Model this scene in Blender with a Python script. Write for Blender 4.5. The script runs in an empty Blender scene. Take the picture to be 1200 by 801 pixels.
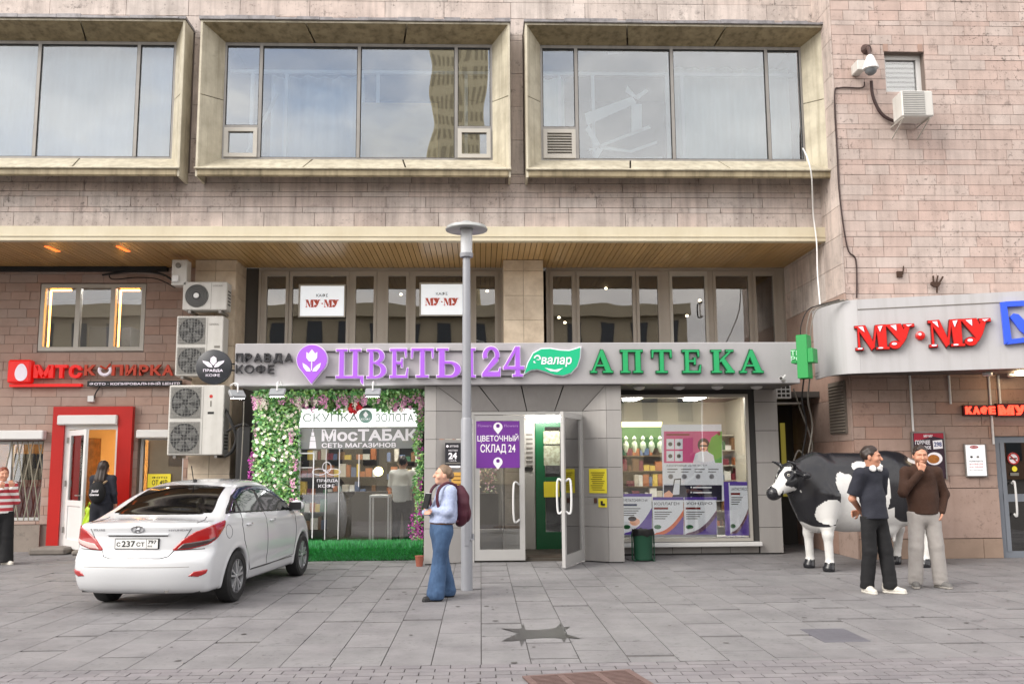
import bpy, math, random
import numpy as np
from mathutils import Vector, Matrix
R = math.radians
rng = random.Random(7)
scn = bpy.context.scene
col = scn.collection
# ------------------------------------------------------------------ camera
PW, PH, FPX = 1200.0, 801.0, 1070.0
CAM_H = 1.6
YAW, PITCH, ROLL = R(2.0), R(7.45), R(-0.42)
fwd = Vector((math.sin(YAW)*math.cos(PITCH), math.cos(YAW)*math.cos(PITCH), math.sin(PITCH)))
_r0 = Vector((math.cos(YAW), -math.sin(YAW), 0)); _u0 = _r0.cross(fwd)
rgt = _r0*math.cos(ROLL) + _u0*math.sin(ROLL); upv = -_r0*math.sin(ROLL) + _u0*math.cos(ROLL)
CAM = Vector((0, 0, CAM_H))
cd = bpy.data.cameras.new('camera'); cam = bpy.data.objects.new('camera', cd); col.objects.link(cam)
m3 = Matrix((rgt, upv, -fwd)).transposed().to_4x4(); m3.translation = CAM
cam.matrix_world = m3
cd.sensor_width = 36; cd.lens = FPX/PW*36; cd.clip_start = .05; cd.clip_end = 2000
scn.camera = cam
# ------------------------------------------------------------------ sky, sun, exposure
world = bpy.data.worlds.new('World'); scn.world = world; world.use_nodes = True
wn = world.node_tree; wn.nodes.clear()
SUN_EL, SUN_AZ = R(36), R(238)          # azimuth clockwise from +Y: behind the camera, to its left
out = wn.nodes.new('ShaderNodeOutputWorld'); bg = wn.nodes.new('ShaderNodeBackground')
sky = wn.nodes.new('ShaderNodeTexSky'); sky.sky_type = 'NISHITA'; sky.sun_disc = False
sky.sun_elevation = SUN_EL; sky.sun_rotation = SUN_AZ; sky.dust_density = 2.5; sky.air_density = 1.0; sky.ozone_density = 1.0
tc = wn.nodes.new('ShaderNodeTexCoord')
mp = wn.nodes.new('ShaderNodeMapping'); mp.inputs['Scale'].default_value = (1.5, 1.5, 3.2)
nz = wn.nodes.new('ShaderNodeTexNoise'); nz.inputs['Scale'].default_value = 1.7; nz.inputs['Detail'].default_value = 7; nz.inputs['Roughness'].default_value = .58
cr = wn.nodes.new('ShaderNodeValToRGB'); cr.color_ramp.elements[0].position = .29; cr.color_ramp.elements[1].position = .5
nz2 = wn.nodes.new('ShaderNodeTexNoise'); nz2.inputs['Scale'].default_value = 3.0; nz2.inputs['Detail'].default_value = 6
cr2 = wn.nodes.new('ShaderNodeValToRGB')
cr2.color_ramp.elements[0].position = .3; cr2.color_ramp.elements[0].color = (5.6, 5.5, 5.6, 1)
cr2.color_ramp.elements[1].position = .7; cr2.color_ramp.elements[1].color = (10.5, 10.0, 9.5, 1)
mix = wn.nodes.new('ShaderNodeMix'); mix.data_type = 'RGBA'
L = wn.links.new
L(tc.outputs['Generated'], mp.inputs['Vector']); L(mp.outputs[0], nz.inputs['Vector']); L(mp.outputs[0], nz2.inputs['Vector'])
L(nz.outputs['Fac'], cr.inputs[0]); L(nz2.outputs['Fac'], cr2.inputs[0])
L(cr.outputs[0], mix.inputs['Factor']); L(sky.outputs[0], mix.inputs['A']); L(cr2.outputs[0], mix.inputs['B'])
L(mix.outputs['Result'], bg.inputs['Color']); L(bg.outputs[0], out.inputs['Surface'])
bg.inputs['Strength'].default_value = .13
sd = bpy.data.lights.new('sun', 'SUN'); sun = bpy.data.objects.new('sun', sd); col.objects.link(sun)
sd.energy = 1.5; sd.angle = R(34); sd.color = (1, .95, .88)
sun.rotation_euler = Vector((math.sin(SUN_AZ)*math.cos(SUN_EL), math.cos(SUN_AZ)*math.cos(SUN_EL), math.sin(SUN_EL))).to_track_quat('Z', 'Y').to_euler()
sun.location = (-10, -20, 30)
vs = scn.view_settings; vs.view_transform = 'Standard'; vs.look = 'None'; vs.gamma = 1; vs.use_curve_mapping = False
vs.exposure = 1.08
scn.render.engine = 'CYCLES'
scn.cycles.max_bounces = 8; scn.cycles.transparent_max_bounces = 12; scn.cycles.caustics_reflective = False; scn.cycles.caustics_refractive = False
# ------------------------------------------------------------------ pixel -> place on a plane that the thing touches
def ray(x, y): return fwd + rgt*((x-PW/2)/FPX) - upv*((y-PH/2)/FPX)
def at(x, y, Y):
    d = ray(x, y); return CAM + d*(Y/d.y)
def gr(x, y, z=0.0):
    d = ray(x, y); return CAM + d*((z-CAM_H)/d.z)
def px(x, y, Y): return at(x, y, Y).x
def pz(x, y, Y): return at(x, y, Y).z
def rect(x0, y0, x1, y1, Y):
    """photo box -> (X0, Z0, X1, Z1) on the plane y = Y"""
    a, b, c, d = at(x0, y0, Y), at(x1, y0, Y), at(x0, y1, Y), at(x1, y1, Y)
    return ((a.x+c.x)/2, (c.z+d.z)/2, (b.x+d.x)/2, (a.z+b.z)/2)
# ------------------------------------------------------------------ materials
def hexc(h):
    if not isinstance(h, str): return tuple(h)[:3]
    v = [int(h[i:i+2], 16)/255 for i in (0, 2, 4)]
    return tuple(c/12.92 if c <= .04045 else ((c+.055)/1.055)**2.4 for c in v)
MATS = {}
def M(name, c, rough=.6, metal=0, var=0., vs_=3., bump=0., bs=40., rnd=0., hue=0., streak=0., dark=None, spots=0., coat=0., emit=0., spec=.5, trans=0., pits=0., local=False, scl=(1, 1, 1)):
    if name in MATS: return MATS[name]
    m = bpy.data.materials.new(name); m.use_nodes = True; MATS[name] = m
    t = m.node_tree; N = t.nodes; Lk = t.links.new; b = N['Principled BSDF']
    base = hexc(c)
    b.inputs['Roughness'].default_value = rough; b.inputs['Metallic'].default_value = metal
    b.inputs['Specular IOR Level'].default_value = spec
    if coat: b.inputs['Coat Weight'].default_value = coat; b.inputs['Coat Roughness'].default_value = .04
    if trans: b.inputs['Transmission Weight'].default_value = trans
    b.inputs['Base Color'].default_value = (*base, 1)
    if emit:
        b.inputs['Emission Color'].default_value = (*base, 1); b.inputs['Emission Strength'].default_value = emit
    if not (var or bump or rnd or streak or spots): return m
    if local: pos = N.new('ShaderNodeTexCoord').outputs['Object']
    else: pos = N.new('ShaderNodeNewGeometry').outputs['Position']
    mpg = N.new('ShaderNodeMapping'); mpg.inputs['Scale'].default_value = scl; Lk(pos, mpg.inputs[0]); pos = mpg.outputs[0]
    cur = None
    def mixc(fac, a, bcol, mode='MIX'):
        mx = N.new('ShaderNodeMix'); mx.data_type = 'RGBA'; mx.blend_type = mode
        if isinstance(fac, float): mx.inputs['Factor'].default_value = fac
        else: Lk(fac, mx.inputs['Factor'])
        for s, v in (('A', a), ('B', bcol)):
            if isinstance(v, tuple): mx.inputs[s].default_value = (*v[:3], 1)
            else: Lk(v, mx.inputs[s])
        return mx.outputs['Result']
    def noise(scale, det=5, rough_=.6, vec=None):
        n = N.new('ShaderNodeTexNoise'); n.inputs['Scale'].default_value = scale; n.inputs['Detail'].default_value = det; n.inputs['Roughness'].default_value = rough_
        Lk(vec or pos, n.inputs['Vector']); return n.outputs['Fac']
    def ramp(f, p0, p1, inv=False):
        r = N.new('ShaderNodeMapRange'); Lk(f, r.inputs[0]); r.inputs[1].default_value = p0; r.inputs[2].default_value = p1
        r.inputs[3].default_value = 1. if inv else 0.; r.inputs[4].default_value = 0. if inv else 1.; return r.outputs[0]
    cur = base
    if rnd or hue:
        oi = N.new('ShaderNodeObjectInfo'); ge = N.new('ShaderNodeNewGeometry')
        ad = N.new('ShaderNodeMath'); ad.operation = 'ADD'; Lk(oi.outputs['Random'], ad.inputs[0]); Lk(ge.outputs['Random Per Island'], ad.inputs[1])
        fr = N.new('ShaderNodeMath'); fr.operation = 'FRACT'; Lk(ad.outputs[0], fr.inputs[0])
        hs = N.new('ShaderNodeHueSaturation'); hs.inputs['Color'].default_value = (*base, 1)
        mr = N.new('ShaderNodeMapRange'); Lk(fr.outputs[0], mr.inputs[0]); mr.inputs[3].default_value = 1-rnd; mr.inputs[4].default_value = 1+rnd
        Lk(mr.outputs[0], hs.inputs['Value'])
        if hue:
            m7 = N.new('ShaderNodeMath'); m7.operation = 'MULTIPLY'; m7.inputs[1].default_value = 7.31; Lk(fr.outputs[0], m7.inputs[0])
            f2 = N.new('ShaderNodeMath'); f2.operation = 'FRACT'; Lk(m7.outputs[0], f2.inputs[0])
            mr2 = N.new('ShaderNodeMapRange'); Lk(f2.outputs[0], mr2.inputs[0]); mr2.inputs[3].default_value = .5-hue; mr2.inputs[4].default_value = .5+hue; Lk(mr2.outputs[0], hs.inputs['Hue'])
            mr3 = N.new('ShaderNodeMapRange'); Lk(f2.outputs[0], mr3.inputs[0]); mr3.inputs[3].default_value = 1.15; mr3.inputs[4].default_value = .8; Lk(mr3.outputs[0], hs.inputs['Saturation'])
        cur = hs.outputs[0]
    dk = hexc(dark) if dark else tuple(v*.45 for v in base)
    if var: cur = mixc(ramp(noise(vs_, 6, .65), .38, .72), cur, mixc(float(var), cur, dk))
    if spots:
        f = ramp(noise(vs_*2.2, 8, .75), .56, .66)
        mm = N.new('ShaderNodeMath'); mm.operation = 'MULTIPLY'; Lk(f, mm.inputs[0]); Lk(ramp(noise(vs_*.35, 3), .42, .62), mm.inputs[1])
        m2 = N.new('ShaderNodeMath'); m2.operation = 'MULTIPLY'; Lk(mm.outputs[0], m2.inputs[0]); m2.inputs[1].default_value = spots
        cur = mixc(m2.outputs[0], cur, tuple(v*.3 for v in dk))
    if pits:
        f = ramp(noise(16, 4, .7), .585, .64)
        mm = N.new('ShaderNodeMath'); mm.operation = 'MULTIPLY'; Lk(f, mm.inputs[0]); Lk(ramp(noise(1.1, 4, .6), .40, .62), mm.inputs[1])
        m2 = N.new('ShaderNodeMath'); m2.operation = 'MULTIPLY'; Lk(mm.outputs[0], m2.inputs[0]); m2.inputs[1].default_value = pits
        cur = mixc(m2.outputs[0], cur, tuple(v*.35 for v in dk))
    if streak:
        mp2 = N.new('ShaderNodeMapping'); mp2.inputs['Scale'].default_value = (5, 5, .35); Lk(pos, mp2.inputs[0])
        f = ramp(noise(1.6, 5, .6, mp2.outputs[0]), .45, .75)
        m2 = N.new('ShaderNodeMath'); m2.operation = 'MULTIPLY'; Lk(f, m2.inputs[0]); m2.inputs[1].default_value = streak
        cur = mixc(m2.outputs[0], cur, dk)
    if not isinstance(cur, tuple):
        Lk(cur, b.inputs['Base Color'])
        if emit: Lk(cur, b.inputs['Emission Color'])
    if bump:
        bp = N.new('ShaderNodeBump'); bp.inputs['Strength'].default_value = bump; bp.inputs['Distance'].default_value = .01
        Lk(noise(bs, 6, .65), bp.inputs['Height']); Lk(bp.outputs[0], b.inputs['Normal'])
        rr = N.new('ShaderNodeMapRange'); Lk(noise(bs*.2, 3), rr.inputs[0]); rr.inputs[3].default_value = max(0, rough-.12); rr.inputs[4].default_value = min(1, rough+.12); Lk(rr.outputs[0], b.inputs['Roughness'])
    return m
def glass(name, tint=(.9, .93, .95), ior=1.5, rough=0.0, bump=0., extra=0., opac=0., mul=1.9):
    """thin window pane: see-through with a mirror reflection that grows at grazing angles; opac = film of dust or curtain white"""
    if name in MATS: return MATS[name]
    m = bpy.data.materials.new(name); m.use_nodes = True; MATS[name] = m
    t = m.node_tree; N = t.nodes; Lk = t.links.new; N.remove(N['Principled BSDF'])
    tr = N.new('ShaderNodeBsdfTransparent'); tr.inputs[0].default_value = (*tint, 1)
    gl = N.new('ShaderNodeBsdfGlossy'); gl.inputs['Roughness'].default_value = rough; gl.inputs[0].default_value = (1, 1, 1, 1)
    fr = N.new('ShaderNodeFresnel'); fr.inputs[0].default_value = ior
    ad = N.new('ShaderNodeMath'); ad.operation = 'MULTIPLY_ADD'; ad.inputs[1].default_value = mul; ad.inputs[2].default_value = extra; ad.use_clamp = True
    Lk(fr.outputs[0], ad.inputs[0]); mx = N.new('ShaderNodeMixShader'); Lk(ad.outputs[0], mx.inputs[0]); Lk(tr.outputs[0], mx.inputs[1]); Lk(gl.outputs[0], mx.inputs[2])
    if bump:
        pos = N.new('ShaderNodeNewGeometry').outputs['Position']
        n = N.new('ShaderNodeTexNoise'); n.inputs['Scale'].default_value = .9; n.inputs['Detail'].default_value = 1; Lk(pos, n.inputs['Vector'])
        bp = N.new('ShaderNodeBump'); bp.inputs['Strength'].default_value = bump; bp.inputs['Distance'].default_value = .05
        Lk(n.outputs['Fac'], bp.inputs['Height']); Lk(bp.outputs[0], gl.inputs['Normal'])
    last = mx.outputs[0]
    if opac:
        df = N.new('ShaderNodeBsdfDiffuse'); df.inputs[0].default_value = (.55, .56, .56, 1)
        m2 = N.new('ShaderNodeMixShader'); m2.inputs[0].default_value = opac; Lk(last, m2.inputs[1]); Lk(df.outputs[0], m2.inputs[2]); last = m2.outputs[0]
    Lk(last, N['Material Output'].inputs['Surface'])
    return m
# ------------------------------------------------------------------ things, parts
W = {}
def thing(name, loc, label, cat, group=None, rz=0., rx=0., ry=0.):
    o = bpy.data.objects.new(name, None); col.objects.link(o); o.location = loc; o.rotation_euler = (rx, ry, rz)
    o.empty_display_size = .1
    o['label'] = label; o['category'] = cat
    if group: o['group'] = group
    W[o] = Matrix.Translation(loc) @ o.rotation_euler.to_matrix().to_4x4()
    return o
def tag(o, label, cat, group=None):
    o['label'] = label; o['category'] = cat
    if group: o['group'] = group
    return o
def struct(o): o['kind'] = 'structure'; return o
def stuff(o): o['kind'] = 'stuff'; return o
class MB:
    def __init__(s): s.v = []; s.f = []
    def add(s, vs, fs):
        n = len(s.v); s.v += [tuple(v) for v in vs]; s.f += [tuple(i+n for i in f) for f in fs]; return s
    def box(s, a, b):
        x0, x1 = sorted((a[0], b[0])); y0, y1 = sorted((a[1], b[1])); z0, z1 = sorted((a[2], b[2]))
        return s.add([(x0, y0, z0), (x1, y0, z0), (x1, y1, z0), (x0, y1, z0), (x0, y0, z1), (x1, y0, z1), (x1, y1, z1), (x0, y1, z1)],
                     [(0, 3, 2, 1), (4, 5, 6, 7), (0, 1, 5, 4), (1, 2, 6, 5), (2, 3, 7, 6), (3, 0, 4, 7)])
    def bbox(s, a, b, r=.01):
        """box with chamfered edges"""
        x0, x1 = sorted((a[0], b[0])); y0, y1 = sorted((a[1], b[1])); z0, z1 = sorted((a[2], b[2]))
        r = min(r, (x1-x0)*.45, (y1-y0)*.45, (z1-z0)*.45)
        X, Y, Z = (x0, x1), (y0, y1), (z0, z1); vs = []; idx = {}
        for i in (0, 1):
            for j in (0, 1):
                for k in (0, 1):
                    sx, sy, sz = (1, -1)[i], (1, -1)[j], (1, -1)[k]
                    for ax in range(3):
                        p = [X[i]+sx*r, Y[j]+sy*r, Z[k]+sz*r]; p[ax] = (X[i], Y[j], Z[k])[ax]
                        idx[i, j, k, ax] = len(vs); vs.append(p)
        fs = []
        for i in (0, 1):
            fs.append([idx[i, 0, 0, 0], idx[i, 1, 0, 0], idx[i, 1, 1, 0], idx[i, 0, 1, 0]]); fs.append([idx[0, i, 0, 1], idx[1, i, 0, 1], idx[1, i, 1, 1], idx[0, i, 1, 1]])
            fs.append([idx[0, 0, i, 2], idx[1, 0, i, 2], idx[1, 1, i, 2], idx[0, 1, i, 2]])
            for j in (0, 1):
                fs.append([idx[0, i, j, 1], idx[1, i, j, 1], idx[1, i, j, 2], idx[0, i, j, 2]])
                fs.append([idx[i, 0, j, 0], idx[i, 1, j, 0], idx[i, 1, j, 2], idx[i, 0, j, 2]])
                fs.append([idx[i, j, 0, 0], idx[i, j, 1, 0], idx[i, j, 1, 1], idx[i, j, 0, 1]])
                for k in (0, 1): fs.append([idx[i, j, k, 0], idx[i, j, k, 1], idx[i, j, k, 2]])
        c = Vector(((x0+x1)/2, (y0+y1)/2, (z0+z1)/2)); ff = []
        for f in fs:
            p = [Vector(vs[q]) for q in f]; n = (p[1]-p[0]).cross(p[2]-p[0])
            if n.dot(sum(p, Vector())/len(p)-c) < 0: f = f[::-1]
            ff.append(f)
        return s.add(vs, ff)
    def prism(s, poly, y0, y1):
        """(x, z) outline pushed from y0 (front) to y1 (back)"""
        a = sum(poly[i][0]*poly[(i+1) % len(poly)][1]-poly[(i+1) % len(poly)][0]*poly[i][1] for i in range(len(poly)))
        if a < 0: poly = poly[::-1]
        n = len(poly)
        return s.add([(p[0], y0, p[1]) for p in poly]+[(p[0], y1, p[1]) for p in poly],
                     [tuple(range(n)), tuple(range(2*n-1, n-1, -1))]+[(i, n+i, n+(i+1) % n, (i+1) % n) for i in range(n)])
    def prismax(s, poly, o, ux, uz, d):
        """outline in the frame o + ux*a + uz*b, pushed along d"""
        n = len(poly); o, ux, uz, d = map(Vector, (o, ux, uz, d))
        v = [o+ux*p[0]+uz*p[1] for p in poly]
        return s.add(v+[p+d for p in v], [tuple(range(n)), tuple(range(2*n-1, n-1, -1))]+[(i, n+i, n+(i+1) % n, (i+1) % n) for i in range(n)])
    def tube(s, pts, r, n=8, cap=True):
        pts = [Vector(p) for p in pts]; rr = r if isinstance(r, (list, tuple)) else [r]*len(pts); base = len(s.v); prev = None
        for i, p in enumerate(pts):
            t = (pts[min(i+1, len(pts)-1)]-pts[max(i-1, 0)]).normalized()
            if prev is None: a = Vector((0, 0, 1)) if abs(t.z) < .9 else Vector((1, 0, 0)); u = t.cross(a).normalized()
            else: u = (prev-t*prev.dot(t)).normalized()
            prev = u; w = t.cross(u)
            for k in range(n):
                q = 2*math.pi*k/n; s.v.append(tuple(p+(u*math.cos(q)+w*math.sin(q))*rr[i]))
        for i in range(len(pts)-1):
            for k in range(n):
                a = base+i*n+k; b = base+i*n+(k+1) % n; s.f.append((a, b, b+n, a+n))
        if cap: s.f.append(tuple(base+k for k in range(n))[::-1]); s.f.append(tuple(base+(len(pts)-1)*n+k for k in range(n)))
        return s
    def lathe(s, prof, c, n=24, ax=None):
        """profile [(r, h)] about an axis through c (default z)"""
        c = Vector(c); ax = Vector(ax or (0, 0, 1)).normalized(); a = Vector((1, 0, 0)) if abs(ax.x) < .9 else Vector((0, 1, 0))
        u = ax.cross(a).normalized(); w = ax.cross(u); base = len(s.v)
        for r, h in prof:
            for k in range(n):
                q = 2*math.pi*k/n; s.v.append(tuple(c+ax*h+(u*math.cos(q)+w*math.sin(q))*max(r, 1e-4)))
        for i in range(len(prof)-1):
            for k in range(n):
                A = base+i*n+k; B = base+i*n+(k+1) % n; s.f.append((A, B, B+n, A+n))
        s.f.append(tuple(base+k for k in range(n))[::-1]); s.f.append(tuple(base+(len(prof)-1)*n+k for k in range(n)))
        return s
    def quad(s, a, b, c, d): return s.add([a, b, c, d], [(0, 1, 2, 3)])
    def build(s, name, mat, parent=None, local=False, smooth=False):
        v = np.array(s.v, dtype=float).reshape(-1, 3)
        pm = W.get(parent, Matrix()) if parent else Matrix()
        if parent is not None and not local:
            inv = np.array(pm.inverted()); v = v @ inv[:3, :3].T + inv[:3, 3]
        c = (v.min(0)+v.max(0))/2; v = v-c
        me = bpy.data.meshes.new(name); me.from_pydata(v.tolist(), [], s.f); me.update()
        if smooth:
            me.polygons.foreach_set('use_smooth', [True]*len(me.polygons))
            if smooth != 2: me.set_sharp_from_angle(angle=R(38))
        o = bpy.data.objects.new(name, me); col.objects.link(o)
        if mat: me.materials.append(mat)
        o.location = c; o.parent = parent; W[o] = pm @ Matrix.Translation(c)
        return o
def box(name, a, b, mat, parent=None, r=0, **k):
    m = MB(); (m.bbox(a, b, r) if r else m.box(a, b)); return m.build(name, mat, parent, **k)
def tube(name, pts, r, mat, parent=None, n=8, **k): return MB().tube(pts, r, n).build(name, mat, parent, smooth=True, **k)
def smoothpath(pts, n=6):
    p = [Vector(q) for q in pts]; o = []
    for i in range(len(p)-1):
        a, b, c, d = p[max(i-1, 0)], p[i], p[i+1], p[min(i+2, len(p)-1)]
        for k in range(n):
            t = k/n; o.append(.5*((2*b)+(c-a)*t+(2*a-5*b+4*c-d)*t*t+(3*b-a-3*c+d)*t**3))
    return o+[p[-1]]
UNIT = {}
def piece(name, a, b, mat, parent):
    """one tile / slab / slat: all alike pieces share a unit block"""
    if mat not in UNIT:
        me = bpy.data.meshes.new(name); m = MB().box((-.5, -.5, -.5), (.5, .5, .5)); me.from_pydata(m.v, [], m.f); me.materials.append(mat); UNIT[mat] = me
    o = bpy.data.objects.new(name, UNIT[mat]); col.objects.link(o)
    c = Vector([(a[i]+b[i])/2 for i in range(3)]); o.scale = [max(abs(b[i]-a[i]), 1e-4) for i in range(3)]
    if parent: o.parent = parent; c = W[parent].inverted() @ c
    o.location = c
    return o
def sub_rects(r, holes):
    """rectangle minus holes (x0,z0,x1,z1)"""
    out = [r]
    for h in holes:
        nx = []
        for q in out:
            if h[0] >= q[2] or h[2] <= q[0] or h[1] >= q[3] or h[3] <= q[1]: nx.append(q); continue
            if q[0] < h[0]: nx.append((q[0], q[1], h[0], q[3]))
            if h[2] < q[2]: nx.append((h[2], q[1], q[2], q[3]))
            x0, x1 = max(q[0], h[0]), min(q[2], h[2])
            if q[1] < h[1]: nx.append((x0, q[1], x1, h[1]))
            if h[3] < q[3]: nx.append((x0, h[3], x1, q[3]))
        out = nx
    return out
def cladding(parent, name, r, Y, rows, length, mat, holes=(), gap=.008, th=.03, jit=.004, bond=.5, lim=300, lj=.25):
    """courses of stone tiles on the plane y = Y (front face), each its own piece, joints open over the wall behind"""
    X0, Z0, X1, Z1 = r; z = Z0; k = 0; cells = []
    while z < Z1-.01:
        h = rows[k % len(rows)]; z1 = min(z+h, Z1)
        if Z1-z1 < .04: z1 = Z1
        x = X0 - rng.random()*length if bond else X0
        while x < X1:
            l = length*(1+rng.uniform(-lj, lj)); a, b = max(x, X0), min(x+l, X1); x += l
            if b-a < .02: continue
            for q in sub_rects((a, z, b, z1), holes):
                if q[2]-q[0] > .025 and q[3]-q[1] > .025: cells.append(q)
        z = z1; k += 1
    cells.sort(key=lambda q: (abs(q[0]) > 9.4 or q[1] > 9.9, -(q[2]-q[0])*(q[3]-q[1])))
    mb = MB()
    for i, q in enumerate(cells):
        d = rng.uniform(-jit, jit)
        a, b = (q[0]+gap/2, Y+d, q[1]+gap/2), (q[2]-gap/2, Y+th, q[3]-gap/2)
        if i < lim: piece(name, a, b, mat, parent)
        else: mb.box(a, b)
    if mb.v: stuff(mb.build(name, mat, parent))
# ------------------------------------------------------------------ lettering
_fc = {}
def glyphs(s, bold=0.0, shear=0.):
    s = s.replace('А', 'A').replace('Ф', 'Φ'); k = (s, bold, shear)
    if k in _fc: return _fc[k]
    cu = bpy.data.curves.new('t', 'FONT'); cu.body = s; cu.offset = bold; cu.shear = shear; cu.resolution_u = 3; cu.fill_mode = 'FRONT'
    ob = bpy.data.objects.new('t', cu); me = bpy.data.meshes.new_from_object(ob)
    v = [tuple(p.co) for p in me.vertices]; f = [tuple(p.vertices) for p in me.polygons]
    bpy.data.objects.remove(ob); bpy.data.curves.remove(cu); bpy.data.meshes.remove(me)
    _fc[k] = (v, f); return v, f
def text(name, s, r, Y, mat, parent, depth=.0, bold=0.0, shear=0., keep=False, o=None, ux=None):
    """lettering filling the rectangle r = (x0,z0,x1,z1) on the plane y = Y; o/ux: another plane (origin, x direction, normal from them)"""
    v, f = glyphs(s, bold, shear); a = np.array(v)
    lo, hi = a.min(0), a.max(0); x0, z0, x1, z1 = r
    sx, sz = (x1-x0)/(hi[0]-lo[0]), (z1-z0)/(hi[1]-lo[1])
    if keep: sx = sz = min(sx, sz); x0 += ((x1-x0)-sx*(hi[0]-lo[0]))/2
    X = x0+(a[:, 0]-lo[0])*sx; Z = z0+(a[:, 1]-lo[1])*sz
    m = MB()
    if o is None: fr = [(x, Y, z) for x, z in zip(X, Z)]; bk = [(x, Y+depth, z) for x, z in zip(X, Z)]
    else:
        o, ux = Vector(o), Vector(ux).normalized(); nrm = ux.cross(Vector((0, 0, 1)))
        fr = [o+ux*x+Vector((0, 0, z))+nrm*Y for x, z in zip(X, Z)]; bk = [p-nrm*depth for p in fr]
    m.add(fr, f)
    if depth:
        ed = {}
        for q in f:
            for i in range(len(q)):
                e = (q[i], q[(i+1) % len(q)]); ed[e] = 1
        n = len(fr); m.v += [tuple(p) for p in bk]
        for (i, j) in ed:
            if (j, i) not in ed: m.f.append((i, i+n, j+n, j)) if True else None
        m.f += [tuple(i+n for i in q[::-1]) for q in f]
    return m.build(name, mat, parent)
def plane_card(name, r, Y, mat, parent, th=.006):
    return box(name, (r[0], Y, r[1]), (r[2], Y+th, r[3]), mat, parent)
# ================================================================== planes (metres from the camera, measured from where things meet the ground)
YS, YP, YD, YR = 14.55, 14.70, 14.95, 15.80     # sign band, portal, doors, recessed shop windows
YU, YRIM = 15.60, 15.10                          # upper wall, rims of the window bays
YC, YG, YL = 16.95, 17.70, 17.70                 # columns, upper-floor glazing, left shop wall
YW = 14.80                                       # right building
ZF0, ZF1 = pz(500, 283, YU-.1), pz(500, 266, YU-.1)
XR = px(960, 140, YU)                            # where the right building starts
ZS0, ZS1 = pz(600, 450.5, YS), pz(600, 401.5, YS)
XS0, XS1 = px(275, 430, YS), px(937, 424, YS)
# ------------------------------------------------------------------ materials of the setting
m_joint = M('joint mortar', '776b64', .95)
m_pink = M('pink travertine', 'c9bbb3', .75, var=.5, vs_=2.2, bump=.35, bs=45, rnd=.07, hue=.004, streak=.6, dark='7d736e', spots=.8, pits=.6)
m_pinkR = M('pink stone right', 'bfaba2', .75, var=.4, vs_=1.8, bump=.35, bs=45, rnd=.045, hue=.004, streak=.4, dark='7f726b', spots=.5, pits=.7)
m_brown = M('brown pink stone', 'a58a7d', .72, var=.25, vs_=2.6, bump=.3, bs=40, rnd=.05, hue=.004, streak=.15, dark='6b554a', spots=.4, pits=.35)
m_mts = M('brown stone left', 'a68e82', .7, var=.25, vs_=3, bump=.3, bs=40, rnd=.05, hue=.003, dark='6a554c', spots=.25)
m_marble = M('beige marble', 'd2c3ae', .35, var=.5, vs_=3.5, bump=.05, rnd=.1, dark='8e7860', spots=.2)
m_slab = M('paving slab', '7d7b7c', .66, var=.5, vs_=1.9, bump=.35, bs=70, rnd=.05, hue=.008, dark='4e4c4f', spots=.5, pits=.55)
m_paver = M('small paver', '7a7678', .75, var=.4, vs_=2.5, bump=.4, bs=60, rnd=.11, hue=.012, dark='57555a', spots=.4, pits=.3)
m_bed = M('joint sand', '5f5c59', .95, var=.4, vs_=6, bump=.5, bs=60)
m_grout = M('panel joint', '3a3938', .9)
m_panel = M('grey panel', 'a19e9b', .5, var=.12, vs_=2, rnd=.04, bump=.04, bs=30, streak=.15, dark='6d6865')
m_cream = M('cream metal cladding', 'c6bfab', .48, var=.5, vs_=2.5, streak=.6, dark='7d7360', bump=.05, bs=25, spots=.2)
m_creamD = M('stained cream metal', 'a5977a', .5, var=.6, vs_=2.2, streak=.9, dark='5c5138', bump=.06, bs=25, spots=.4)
m_fascia = M('cream fascia', 'cfc6ae', .45, var=.25, vs_=1.6, dark='a08f68', streak=.12, bump=.05, bs=12)
m_soffit = M('brown soffit slat', 'c09c66', .3, var=.35, vs_=1.2, rnd=.1, dark='94703a', metal=.0)
m_alu = M('aluminium profile', '8f8c88', .38, metal=.45, var=.2, vs_=6, dark='555250', streak=.3)
m_aluL = M('pale profile', 'b4b0a8', .42, metal=.15, var=.15, vs_=5)
m_white = M('white plastic', 'd9d9d8', .35, var=.08, vs_=5, dark='a8a49c')
m_dark = M('dark interior', '2a2826', .8)
m_room = M('room wall', '8b8782', .85, var=.1)
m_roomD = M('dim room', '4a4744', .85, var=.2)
m_ceil = M('room ceiling', 'bdbab4', .85)
m_warm = M('warm room wall', 'd9a868', .8, var=.15, vs_=2)
m_lamp = M('ceiling lamp', (1, .96, .9), emit=20)
m_lampW = M('warm lamp', (1, .76, .46), emit=28)
g_up = glass('upper window glass', (.78, .84, .88), extra=.085, mul=1.7, bump=.1)
g_mid = glass('glazing glass', (.75, .73, .7), extra=.04, bump=.05)
g_shop = glass('shop glass', (.96, .97, .97), extra=.03, bump=.03)
g_dark = glass('tinted glass', (.35, .34, .33), extra=.04)
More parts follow.
